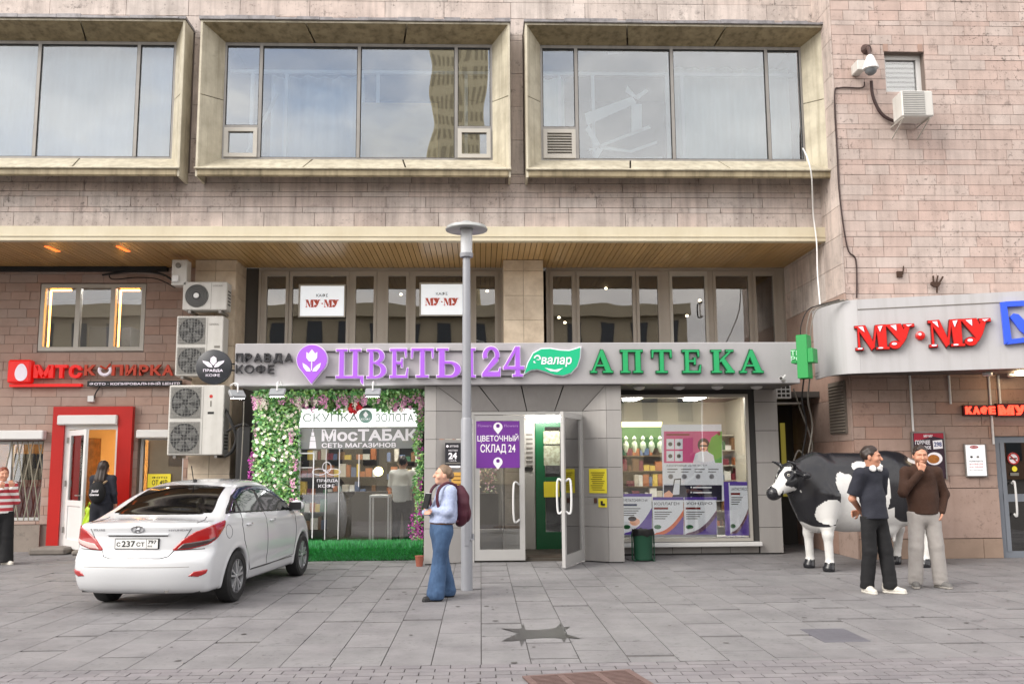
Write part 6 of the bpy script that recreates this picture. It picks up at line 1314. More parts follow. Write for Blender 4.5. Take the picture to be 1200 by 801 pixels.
def meshobj(name, parts, mat, parent, attr=None):
    """parts: list of (V, Q) in the parent's own coordinates, joined into one mesh"""
    V = np.concatenate([p[0] for p in parts]); off = 0; Q = []
    for v, q in parts: Q.append(q+off); off += len(v)
    Q = np.concatenate(Q); c = (V.min(0)+V.max(0))/2
    me = bpy.data.meshes.new(name); me.vertices.add(len(V)); me.vertices.foreach_set('co', (V-c).ravel()); me.loops.add(Q.size); me.loops.foreach_set('vertex_index', Q.ravel().astype(np.int32))
    me.polygons.add(len(Q)); me.polygons.foreach_set('loop_start', np.arange(0, Q.size, 4, dtype=np.int32)); me.polygons.foreach_set('use_smooth', np.ones(len(Q), bool)); me.update(calc_edges=True); me.validate()
    if attr is not None: a = me.attributes.new('patch', 'FLOAT', 'POINT'); a.data.foreach_set('value', attr(V).astype(np.float32))
    o = bpy.data.objects.new(name, me); col.objects.link(o); me.materials.append(mat); o.parent = parent; o.location = c; W[o] = W[parent] @ Matrix.Translation(c); return o
def poly2(x, y, pts):
    """signed distance to a polygon"""
    d = np.full(np.shape(x), 1e9); s = np.ones(np.shape(x)); n = len(pts)
    for i in range(n):
        a, b = pts[i], pts[i-1]; ex, ey = b[0]-a[0], b[1]-a[1]; wx, wy = x-a[0], y-a[1]
        t = np.clip((wx*ex+wy*ey)/(ex*ex+ey*ey), 0, 1); d = np.minimum(d, (wx-ex*t)**2+(wy-ey*t)**2)
        c1 = y >= a[1]; c2 = y < b[1]; c3 = ex*wy > ey*wx; k = (c1 & c2 & c3) | (~c1 & ~c2 & ~c3); s = np.where(k, -s, s)
    return s*np.sqrt(d)
# ------------------------------------------------------------------ white sedan
car = thing('parked_car', (-3.53, 12.36, 0), 'white four-door saloon parked nose-in before the flower wall', 'car', rz=-.1175)
KS = .962
def interp(x, xs, ys):
    """smooth monotone-ish cubic through the points"""
    xs, ys = np.array(xs, float), np.array(ys, float); m = np.gradient(ys, xs); i = np.clip(np.searchsorted(xs, x)-1, 0, len(xs)-2); h = xs[i+1]-xs[i]; t = np.clip((x-xs[i])/h, 0, 1)
    return (2*t**3-3*t**2+1)*ys[i]+(t**3-2*t**2+t)*h*m[i]+(-2*t**3+3*t**2)*ys[i+1]+(t**3-t**2)*h*m[i+1]
def car_body(P, arches=True):
    x, y, z = np.abs(P[0]), P[1], P[2]
    zt = interp(y, [-2.3, -2.12, -1.95, -1.66, -1.42, -1.1, -.8, -.45, -.05, .3, .55, .9, 1.22, 1.45, 1.8, 2.05, 2.25], [.95, .985, 1.015, 1.055, 1.16, 1.30, 1.392, 1.448, 1.462, 1.445, 1.38, 1.20, 1.035, .97, .88, .78, .66])
    crown = zt-.055*(x/.6)**2*np.clip((zt-.9)/.3, .35, 1); top = (z-crown)*.86
    zb = .965-.03*y
    wy = interp(y, [-2.3, -1.9, -1.3, -.4, .6, 1.3, 1.8, 2.3], [.79, .825, .85, .853, .85, .845, .81, .72])
    zr = z-zb
    wz = interp(zr, [-.8, -.65, -.45, -.27, -.12, -.03, .02, .1, .3, .5], [-.05, -.02, .0, .003, -.012, -.03, -.055, -.1, -.215, -.35])
    side = (x-(wy+wz))*.93
    yr = interp(z, [.15, .25, .38, .52, .6, .66, .76, .9, 1.0, 1.08], [-2.02, -2.12, -2.175, -2.185, -2.165, -2.12, -2.105, -2.10, -2.115, -2.09])
    rear = (yr+.20*(x/.82)**3.2-y)*.9
    yf = interp(z, [.15, .3, .5, .7, .85, 1.0], [2.05, 2.17, 2.185, 2.13, 2.0, 1.9]); front = (y-(yf-.42*(x/.82)**2.6))*.85
    d = smax(top, side, .07); d = smax(d, rear, .06); d = smax(d, front, .12); d = smax(d, .2-z, .06)
    # character line along the doors and the sill hollow
    d = d+.007*np.exp(-((z-(.40+.03*(y+1)))/.045)**2)*np.clip((1.0-np.abs(y-.05))/.3, 0, 1)
    d = d+.004*np.exp(-((z-.88+.03*y)/.02)**2)*(np.abs(y) < 1.9)
    if arches:
        for ya in (-1.235, 1.335):
            w = np.sqrt((y-ya)**2+(z-.30)**2); d = smax(d, np.where(x > .5, .345-w, -1), .018); d = d-.008*np.exp(-((w-.375)/.022)**2)*(z > .2)
    return d
m_car = M('white car paint', 'c9cbce', .2, coat=1., var=.06, vs_=4, dark='a9a7a2'); m_tyre = M('tyre rubber', '1c1c1d', .75, bump=.2, bs=60, local=True); m_alloy = M('alloy wheel', 'c3c5c8', .28, metal=.7)
m_cglass = M('dark car glass', '0b0c0e', .04, spec=.8); m_tail = M('tail light red', '9c0d12', .12, coat=.8); m_smoke = M('smoked lens', '3a2a2c', .15, coat=.6); m_chrome = M('chrome', 'c9cbcf', .15, metal=1.); m_trim = M('black trim', '151517', .45)
def cpart(name, f, lo, hi, h, mat, parent=None, mir=None):
    V, Q = nets(lambda P: f([P[0]/KS, P[1]/KS, P[2]/KS])*KS, np.array(lo)*KS, np.array(hi)*KS, h); o = meshobj(name, [(V, Q)], mat, parent or car)
    if mir: meshobj(name, [(V*np.array([-1, 1, 1]), Q[:, ::-1])], mir, parent or car)
    return o
cpart('body', car_body, (-.93, -2.27, .1), (.93, 2.27, 1.55), .019, m_car)
side_polys = {'front_window': [(1.0, 1.0), (.5, 1.28), (.25, 1.335), (-.13, 1.35), (-.16, 1.035)], 'rear_window': [(-.25, 1.04), (-.22, 1.35), (-.6, 1.335), (-.98, 1.235), (-1.0, 1.065)], 'quarter_window': [(-1.06, 1.07), (-1.05, 1.21), (-1.2, 1.15), (-1.34, 1.085)]}
out = lambda P, o: car_body(P, False)-o
surround = [(1.07, .975), (.5, 1.31), (.25, 1.36), (-.3, 1.375), (-.65, 1.355), (-1.0, 1.262), (-1.25, 1.15), (-1.44, 1.06)]
m_defl = M('smoked deflector', '1c2a48', .1)
for s in (1,):
    rng_x = (.3, .93) if s > 0 else (-.93, -.3)
    cpart('window_surround', lambda P: np.maximum(np.maximum(out(P, .0035), poly2(P[1], P[2], surround)), .42-s*P[0]), (rng_x[0], -1.6, .9), (rng_x[1], 1.2, 1.5), .013, m_trim, mir=m_trim)
    for n_, pl_ in side_polys.items(): cpart('side_window', lambda P: np.maximum(np.maximum(out(P, .007), poly2(P[1], P[2], pl_)-.012), .42-s*P[0]), (rng_x[0], min(p[0] for p in pl_)-.06, .95), (rng_x[1], max(p[0] for p in pl_)+.06, 1.46), .012, m_cglass, mir=m_cglass)
    # wind deflectors above the windows
    defl = [(.92, 1.06), (.5, 1.3), (.25, 1.352), (-.3, 1.367), (-.65, 1.345), (-.98, 1.255), (-1.0, 1.21), (-.63, 1.295), (-.3, 1.315), (.2, 1.3), (.42, 1.26)]
    cpart('wind_deflector', lambda P: np.maximum(np.maximum(out(P, .014), poly2(P[1], P[2], defl)), .42-s*P[0]), (rng_x[0], -1.1, 1.0), (rng_x[1], 1.05, 1.5), .012, m_defl, mir=m_defl)
    sz = lambda P: s*P[0]+(P[1]+2.1)
    tl = [(.44, .70), (.56, .80), (.74, .885), (.98, .945), (1.34, .985), (1.30, .93), (1.12, .83), (.92, .755), (.68, .715)]
    L_ = cpart('tail_light', lambda P: np.maximum(np.maximum(out(P, .009), poly2(sz(P), P[2], tl)-.012), .2-s*P[0]), (.3 if s > 0 else -.93, -2.25, .6), (.93 if s > 0 else -.3, -1.4, 1.05), .011, m_tail, mir=m_tail)
    cpart('clear_lens', lambda P: np.maximum(np.maximum(out(P, .0125), poly2(sz(P), P[2], [(.47, .70), (.56, .765), (.9, .80), (1.12, .835), (.92, .755), (.68, .715)])), .2-s*P[0]), (.3 if s > 0 else -.93, -2.25, .6), (.93 if s > 0 else -.3, -1.4, 1.05), .010, m_smoke, mir=M('clear lens', 'c7a9a5', .2))
    cpart('reflector', lambda P: np.maximum(np.maximum(out(P, .008), poly2(sz(P), P[2], [(.60, .405), (.68, .455), (.9, .475), (.88, .43), (.76, .395)])), .3-s*P[0]), (.3 if s > 0 else -.93, -2.3, .33), (.93 if s > 0 else -.3, -1.6, .52), .011, m_tail, mir=m_tail)
rg = [(-.6, 1.085), (-.46, 1.385), (.46, 1.385), (.6, 1.085), (.4, 1.07), (-.4, 1.07)]
cpart('rear_screen', lambda P: np.maximum(np.maximum(out(P, .005), poly2(P[0], P[2], rg)-.012), P[1]+.78), (-.75, -1.85, 1.0), (.75, -.75, 1.45), .013, m_cglass)
cpart('windscreen', lambda P: np.maximum(np.maximum(out(P, .005), poly2(P[0], P[2], [(-.66, 1.06), (-.5, 1.37), (.5, 1.37), (.66, 1.06)])), .5-P[1]), (-.78, .45, 1.0), (.78, 1.35, 1.45), .016, m_cglass)
# shut lines, drawn as narrow dark beads sunk in the skin
def onskin(y, z, s=1):
    a, b = .3, .95
    for _ in range(22):
        m_ = (a+b)/2
        if car_body([np.array([m_]), np.array([y]), np.array([z])], False)[0] < 0: a = m_
        else: b = m_
    return Vector((s*a*KS, y*KS, z*KS))
def onrear(x, z):
    a, b = -1.2, -2.4
    for _ in range(24):
        m_ = (a+b)/2
        if car_body([np.array([abs(x)]), np.array([m_]), np.array([z])], False)[0] < 0: a = m_
        else: b = m_
    return Vector((x*KS, a*KS, z*KS))
def ontop(x, y):
    a, b = .5, 1.6
    for _ in range(24):
        m_ = (a+b)/2
        if car_body([np.array([abs(x)]), np.array([y]), np.array([m_])], False)[0] < 0: a = m_
        else: b = m_
    return Vector((x*KS, y*KS, a*KS))
def cline(name, pts, r=.0045, mat=None, parent=None): return MB().tube(pts, r, 5).build(name, mat or m_trim, parent or car, local=True, smooth=True)
def lin2(pts, n=10): return [(pts[i][0]+(pts[i+1][0]-pts[i][0])*k/n, pts[i][1]+(pts[i+1][1]-pts[i][1])*k/n) for i in range(len(pts)-1) for k in range(n)]+[pts[-1]]
for s in (1, -1):
    cline('door_seam', [onskin(y, z, s) for y, z in lin2([(-.2, 1.02), (-.21, .7), (-.2, .33)])]); cline('door_seam', [onskin(y, z, s) for y, z in lin2([(1.02, .98), (1.0, .7), (.92, .36), (-.2, .325)])])
    cline('door_seam', [onskin(y, z, s) for y, z in lin2([(-.2, .325), (-.78, .33), (-.9, .5), (-1.05, .72), (-1.08, .9), (-1.02, 1.06)])])
    for yh in (-.86, .0): p = onskin(yh, .9, s); h_ = MB().bbox((p.x-.012, p.y-.09, p.z-.013), (p.x+.028*s+.0, p.y+.09, p.z+.017), .01).build('door_handle', m_car, car, local=True, smooth=True)
    cline('rub_strip', [onskin(y, .335-.0*y, s) for y in np.linspace(-.75, .85, 16)], .007)
    p = onskin(.92, 1.03, s); M_ = nets(lambda P: smax(ell3(P, (p.x+s*.12, p.y-.02, p.z+.02), (.105, .085, .075)), -(P[1]-(p.y-.075)), .02), (p.x+s*.12-.14, p.y-.14, p.z-.1), (p.x+s*.12+.14, p.y+.1, p.z+.12), .012); mir = meshobj('wing_mirror', [M_], m_car, car)
    MB().lathe([(.062, 0), (.06, .004)], (p.x+s*.12, p.y-.09, p.z+.02), 16, (0, -1, 0)).build('mirror_glass', m_cglass, mir, local=False) if False else None
    MB().bbox((p.x+s*.03, p.y-.086, p.z-.035), (p.x+s*.205, p.y-.07, p.z+.07), .012).build('mirror_glass', m_trim, car, local=True)
    MB().bbox((p.x-.02, p.y-.06, p.z-.05), (p.x+s*.08, p.y+.0, p.z-.02), .01).build('mirror_foot', m_trim, car, local=True)
# boot lid shut line, bumper line
cline('boot_seam', [onrear(x, z) for x, z in lin2([(-.60, .93), (-.52, .80), (-.42, .68), (-.38, .625), (-.3, .605), (.3, .605), (.38, .625), (.42, .68), (.52, .80), (.60, .93)], 6)])
cline('bumper_seam', [onrear(x, z) for x, z in lin2([(-.74, .70), (-.44, .69)], 6)]); cline('bumper_seam', [onrear(x, z) for x, z in lin2([(.44, .69), (.74, .70)], 6)])
for s in (1, -1): cline('boot_seam', [ontop(s*x, y) for x, y in lin2([(.64, -1.98), (.63, -1.75), (.6, -1.62)], 5)]); cline('fuel_seam', [onskin(-1.5+.09*math.cos(a), .86+.08*math.sin(a), s) for a in np.linspace(0, 6.283, 24)], .003) if s > 0 else None
cline('boot_lip', [onrear(x, .868)+Vector((0, -.008, 0)) for x in np.linspace(-.36, .36, 14)], .011, m_car); cline('lip_shadow', [onrear(x, .852)+Vector((0, -.002, 0)) for x in np.linspace(-.35, .35, 14)], .006)
cline('crease', [onrear(x, .51) for x in np.linspace(-.62, .62, 16)], .003, m_gry)
p0 = onrear(0, .765); pl0 = thing
pt = MB().bbox((-.262*KS, p0.y-.012, .705*KS), (.262*KS, p0.y+.03, .825*KS), .006).build('plate_frame', m_trim, car, local=True); pf = MB().box((-.25*KS, p0.y-.016, .715*KS), (.25*KS, p0.y-.011, .817*KS)).build('number_plate', M('plate white', 'dfe0de', .4), car, local=True)
def ctext(s, r, y, mat, bold=.02, parent=car):
    v, f = glyphs(s, bold); a = np.array(v); lo, hi = a.min(0), a.max(0); sx, sz_ = (r[2]-r[0])/(hi[0]-lo[0]), (r[3]-r[1])/(hi[1]-lo[1])
    MB().add([((r[0]+(q[0]-lo[0])*sx)*KS, y, (r[1]+(q[1]-lo[1])*sz_)*KS) for q in v], f).build('print', mat, parent, local=True)
yy = p0.y-.0185
ctext('С', (-.235, .737, -.19, .785), yy, m_blk); ctext('237', (-.175, .732, -.015, .80), yy, m_blk); ctext('СТ', (.0, .737, .095, .785), yy, m_blk); ctext('797', (.135, .765, .235, .807), yy, m_blk); ctext('RUS', (.135, .732, .185, .75), yy, m_blk)
MB().box((.115*KS, yy+.0005, .715*KS), (.118*KS, yy+.003, .817*KS)).build('plate_line', m_blk, car, local=True)
# badge and lettering on the boot
eb_ = [onrear(.075*math.cos(a), .925+.036*math.sin(a))+Vector((0, -.006, 0)) for a in np.linspace(0, 6.283, 26)]; cline('badge_ring', eb_, .006, m_chrome)
for pts in ([(-.035, .898), (-.012, .952)], [(.012, .898), (.035, .952)], [(-.026, .92), (0, .93), (.026, .93)]): cline('badge_bar', [onrear(x, z)+Vector((0, -.007, 0)) for x, z in pts], .006, m_chrome)
def rtext(s, x0, x1, z0, z1):
    v, f = glyphs(s, .02); a = np.array(v); lo, hi = a.min(0), a.max(0); P = [onrear(x0+(q[0]-lo[0])/(hi[0]-lo[0])*(x1-x0), z0+(q[1]-lo[1])/(hi[1]-lo[1])*(z1-z0))+Vector((0, -.004, 0)) for q in v]; MB().add(P, f).build('badge_lettering', m_chrome, car, local=True)
rtext('SOLARIS', -.56, -.40, .905, .93); rtext('HYUNDAI', .36, .58, .905, .925)
# aerial on the roof, exhaust
b = ontop(0, -.62); cline('aerial', [b, b+Vector((0, -.05, .03)), b+Vector((0, -.12, .2))], .006); MB().lathe([(.03, -.004), (.025, .025), (.01, .04)], b, 10).build('aerial_foot', m_trim, car, local=True, smooth=True)
MB().tube([(.35, -2.02, .24), (.35, -1.6, .25)], .025, 10).build('exhaust', m_alu, car, local=True, smooth=True); MB().box((-.7*KS, -1.9, .2), (.7*KS, 1.9, .24)).build('underbody', m_trim, car, local=True)
for ya in (-1.235, 1.335):
    for s in (1, -1): MB().box((s*.5*KS, (ya-.33)*KS, .24), (s*.56*KS, (ya+.33)*KS, .62)).build('wheel_well', m_trim, car, local=True)
def wheel(s, ya):
    cx, cy, cz, r = s*.665*KS, ya*KS, .305*KS, .305*KS; ax = (s, 0, 0); w = .185
    ty = MB().lathe([(r*.66, .0), (r*.9, -.0), (r*.985, .02), (r, .045), (r, w-.045), (r*.985, w-.018), (r*.9, w+.002), (r*.7, w-.004), (r*.66, w-.02), (r*.6, w*.5)], (cx, cy, cz), 40, ax).build('wheel', m_tyre, car, local=True, smooth=True)
    def sub(name, m, mat, sm=True):
        m.v = [tuple(Vector(v)-Vector(ty.location)) for v in m.v]; return m.build(name, mat, ty, local=True, smooth=sm)
    sub('rim', MB().lathe([(r*.67, .1), (r*.675, w-.012), (r*.64, w-.006), (r*.6, w-.03), (r*.58, w-.07), (r*.2, w-.075), (r*.16, w-.02), (r*.01, w-.018)], (cx, cy, cz), 40, ax), M('rim shade', '6a6b6d', .35, metal=.5))
    u, v_ = Vector((0, 1, 0)), Vector((0, 0, 1))
    for k in range(10):
        a = 2*math.pi*(k//2)/5+(.2 if k % 2 else -.2)+.3; d = u*math.cos(a)+v_*math.sin(a); e = d.cross(Vector((1, 0, 0))); c0 = Vector((cx, cy, cz)); o0, o1 = w-.055, w-.012
        a0 = c0+d*r*.12; a1 = c0+d*r*.63; X = Vector((s, 0, 0))
        vv = [a0-e*.013+X*o0, a0+e*.013+X*o0, a1+e*.017+X*o0, a1-e*.017+X*o0, a0-e*.01+X*o1, a0+e*.01+X*o1, a1+e*.013+X*o1, a1-e*.013+X*o1]
        fs_ = [(0, 1, 2, 3), (7, 6, 5, 4), (0, 4, 5, 1), (1, 5, 6, 2), (2, 6, 7, 3), (3, 7, 4, 0)]
        sub('spoke', MB().add(vv, fs_ if s*1 > 0 else [f[::-1] for f in fs_]), m_alloy, False)
    sub('hub_cap', MB().lathe([(.035, w-.03), (.03, w-.008), (.002, w-.005)], (cx, cy, cz), 16, ax), m_alloy)
for ya in (-1.235, 1.335):
    for s in (1, -1): wheel(s, ya)
# ------------------------------------------------------------------ life-size cow statue
cow = thing('cow_statue', (5.61, 13.66, 0), 'life-size black and white cow statue behind the two men', 'cow statue', rz=R(13))
CK = 1.0
def cow_sdf(P):
    x, y, z = P; ay = np.abs(y)
    b = seg(P, (-.62, 0, 1.03), (.65, 0, 1.03), .39, .39, (1, .76, 1.28))
    b = smin(b, seg(P, (.55, 0, 1.12), (.98, 0, 1.1), .36, .30, (1, .82, 1.2)), .12)         # rump
    b = smin(b, seg(P, (-.75, 0, 1.02), (-.7, 0, .84), .33, .28, (1, .74, 1.1)), .12)       # chest
    b = smin(b, seg(P, (-.2, 0, .86), (.5, 0, .84), .34, .33, (1, .82, 1)), .1)            # belly
    b = smin(b, seg(P, (-.7, 0, 1.3), (-1.14, -.04, 1.25), .25, .165, (1, .72, 1)), .12)     # neck
    b = smin(b, seg(P, (-.85, 0, 1.02), (-1.0, -.02, 1.1), .12, .1, (1, .4, 1)), .12)        # dewlap
    b = smin(b, seg(P, (-.4, 0, 1.47), (.75, 0, 1.46), .05, .05), .14)                       # backbone
    h = seg(P, (-1.12, -.07, 1.27), (-1.24, -.10, 1.2), .145, .125, (1, .85, 1))
    h = smin(h, seg(P, (-1.22, -.10, 1.19), (-1.46, -.16, 1.05), .115, .085, (1, .95, 1)), .08)
    h = smin(h, seg(P, (-1.46, -.16, 1.05), (-1.5, -.17, 1.035), .09, .088), .05)
    h = smax(h, -ell3(P, (-1.585, -.14, 1.05), (.025, .02, .018)), .01); h = smax(h, -ell3(P, (-1.585, -.23, 1.05), (.025, .02, .018)), .01)
    b = smin(b, h, .09)
    for s in (-1, 1):
        ys = -.08
        b = smin(b, seg(P, (-1.11, ys+s*.12, 1.31), (-1.08, ys+s*.30, 1.27), .035, .05, (1.4, 1, .8)), .04)     # ears
        b = smin(b, seg(P, (-1.14, ys+s*.10, 1.36), (-1.2, ys+s*.19, 1.42), .034, .026), .03); b = smin(b, seg(P, (-1.2, ys+s*.19, 1.42), (-1.31, ys+s*.2, 1.46), .026, .01), .015)  # horns
        b = smin(b, seg(P, (-.62, s*.2, .98), (-.66, s*.22, .62), .17, .095), .1); b = smin(b, seg(P, (-.66, s*.22, .62), (-.68, s*.23, .48), .088, .075), .05); b = smin(b, seg(P, (-.68, s*.23, .48), (-.67, s*.23, .14), .066, .056), .04); b = smin(b, seg(P, (-.675, s*.23, .09), (-.69, s*.23, .04), .07, .085), .03)
        hx = .1 if s < 0 else -.02
        b = smin(b, seg(P, (.85, s*.2, 1.05), (.72+hx, s*.23, .7), .26, .13), .12); b = smin(b, seg(P, (.72+hx, s*.23, .7), (.93+hx, s*.23, .5), .11, .075), .06); b = smin(b, seg(P, (.93+hx, s*.23, .5), (.86+hx, s*.23, .14), .066, .055), .04); b = smin(b, seg(P, (.85+hx, s*.23, .09), (.83+hx, s*.23, .04), .068, .082), .03)
    b = smin(b, ell3(P, (.46, 0, .52), (.19, .16, .13)), .06)
    for tx, ty in ((.34, -.09), (.34, .09), (.5, -.09), (.5, .09)): b = smin(b, seg(P, (tx+.04, ty, .44), (tx+.04, ty, .36), .03, .022), .025)
    b = smin(b, seg(P, (1.24, 0, 1.34), (1.32, 0, 1.0), .035, .025), .05); b = smin(b, seg(P, (1.32, 0, 1.0), (1.28, .02, .62), .022, .05), .04)
    return smax(b, -z, .01)
V, Q = nets(lambda P: cow_sdf([P[0]/1.0, P[1]/1.08, P[2]/1.08]), (-1.7, -.66, -.03), (1.47, .66, 1.72), .02)
WB = lambda P, sc, a: a*np.sin(P[0]*sc+1.3*np.sin(P[2]*sc*.7))*np.cos(P[2]*sc*.9+P[1]*3)
def cow_patch(V):
    """> 0 black, < 0 white"""
    x, y, z = V[:, 0], V[:, 1]/1.08, V[:, 2]/1.08; P = [x, y, z]; w = WB(P, 6, .03)
    blk = z-(.66+.10*np.sin(x*4.2+.6)+.05*np.sin(x*9))
    blk = np.where((x > -.5) & (x < .42), np.minimum(blk, z-.84+.05*np.sin(x*7)), blk)
    wht = -np.minimum.reduce([ell3(P, (-.34, -.35, .96), (.17, .4, .34))+w*.6, ell3(P, (-.45, -.35, 1.16), (.12, .4, .17))+w*.6, ell3(P, (.2, -.35, 1.16), (.17, .4, .4))+w*.6, ell3(P, (-.02, -.3, 1.38), (.2, .3, .08))+w*.4, ell3(P, (1.0, -.2, 1.46), (.22, .4, .06)), ell3(P, (-.66, -.3, .78), (.2, .4, .17))+w*.5,
        seg(P, (-1.2, -.12, 1.36), (-1.46, -.2, 1.08), .06, .085), seg(P, (-1.3, -.2, 1.07), (-1.06, -.2, 1.05), .075, .05)])
    nose = -ell3(P, (-1.56, -.17, 1.035), (.1, .2, .1)); hoof = .12-z
    d = np.where(wht > 0, -wht, blk); d = np.where((z < .5) & (z > .125), -.05, d); d = np.where(nose > 0, nose, d); d = np.where(hoof > 0, .05, d)
    eye = -np.minimum(ell3(P, (-1.24, -.22, 1.27), (.085, .1, .075)), ell3(P, (-1.24, .03, 1.27), (.085, .08, .075))); d = np.where(eye > 0, eye, d)
    horn = z > 1.385; d = np.where(horn & (x < -1.1), .05, d)
    d = np.where((z < .8) & (x > .2) & (x < .62) & (np.abs(y) < .2), -.05, d)
    return d
m_cow = M('cow paint', 'd6d5d2', .24, var=.25, vs_=3, dark='a19d96', bump=.12, bs=14, spots=.12)
t = m_cow.node_tree; bsdf = t.nodes['Principled BSDF']; at_ = t.nodes.new('ShaderNodeAttribute'); at_.attribute_name = 'patch'
mr = t.nodes.new('ShaderNodeMapRange'); mr.inputs[1].default_value = -.004; mr.inputs[2].default_value = .004; t.links.new(at_.outputs['Fac'], mr.inputs[0])
mx = t.nodes.new('ShaderNodeMix'); mx.data_type = 'RGBA'; lk = bsdf.inputs['Base Color'].links[0].from_socket; t.links.new(lk, mx.inputs['A']); mx.inputs['B'].default_value = (.014, .014, .017, 1); t.links.new(mr.outputs[0], mx.inputs['Factor']); t.links.new(mx.outputs['Result'], bsdf.inputs['Base Color'])
cb = meshobj('body', [(V, Q)], m_cow, cow, cow_patch)
for s, yq in ((-1, -.208), (1, .03)): MB().lathe([(.02, -.01), (.019, .006), (.013, .012), (.002, .014)], (-1.255, yq*1.08, 1.275*1.08), 14, (-.5, s, .1)).build('eye', M('cow eye white', 'd9d4c8', .2), cow, local=True, smooth=True); MB().lathe([(.011, .0), (.008, .005), (.002, .006)], (-1.263, (yq+s*.013)*1.08, 1.277*1.08), 10, (-.5, s, .1)).build('pupil', m_blk, cow, local=True, smooth=True)
# ------------------------------------------------------------------ people
SK = M('skin', 'c08a70', .5, var=.12, vs_=18, dark='a06450', local=True)
def hand_sdf(wr, d, n, curl=.5, side=1, k=1.):
    """palm at the wrist wr pointing along d, back of the hand towards n; returns list of (a, b, ra, rb)"""
    d, n = Vector(d).normalized(), Vector(n); n = (n-d*n.dot(d)).normalized(); s = d.cross(n)*side; wr = Vector(wr); o = []
    for i, (off, L) in enumerate(((.030, .070), (.010, .078), (-.010, .072), (-.029, .058))):
        a = wr+(d*.085+s*off)*k; c1, c2 = curl*.8, curl*1.8
        b = a+(d*math.cos(c1)-n*math.sin(c1))*L*.52*k; c = b+(d*math.cos(c2)-n*math.sin(c2))*L*.48*k
        o += [(wr+(d*.02+s*off*.7)*k, a, .013*k, .011*k), (a, b, .0105*k, .0095*k), (b, c, .0095*k, .0075*k)]
    t0 = wr+(d*.025+s*.028)*k; t1 = t0+(d*.035+s*.028-n*.012)*k; t2 = t1+(d*.032+s*.004-n*.012)*k; o += [(t0, t1, .014*k, .011*k), (t1, t2, .011*k, .0085*k)]
    return o
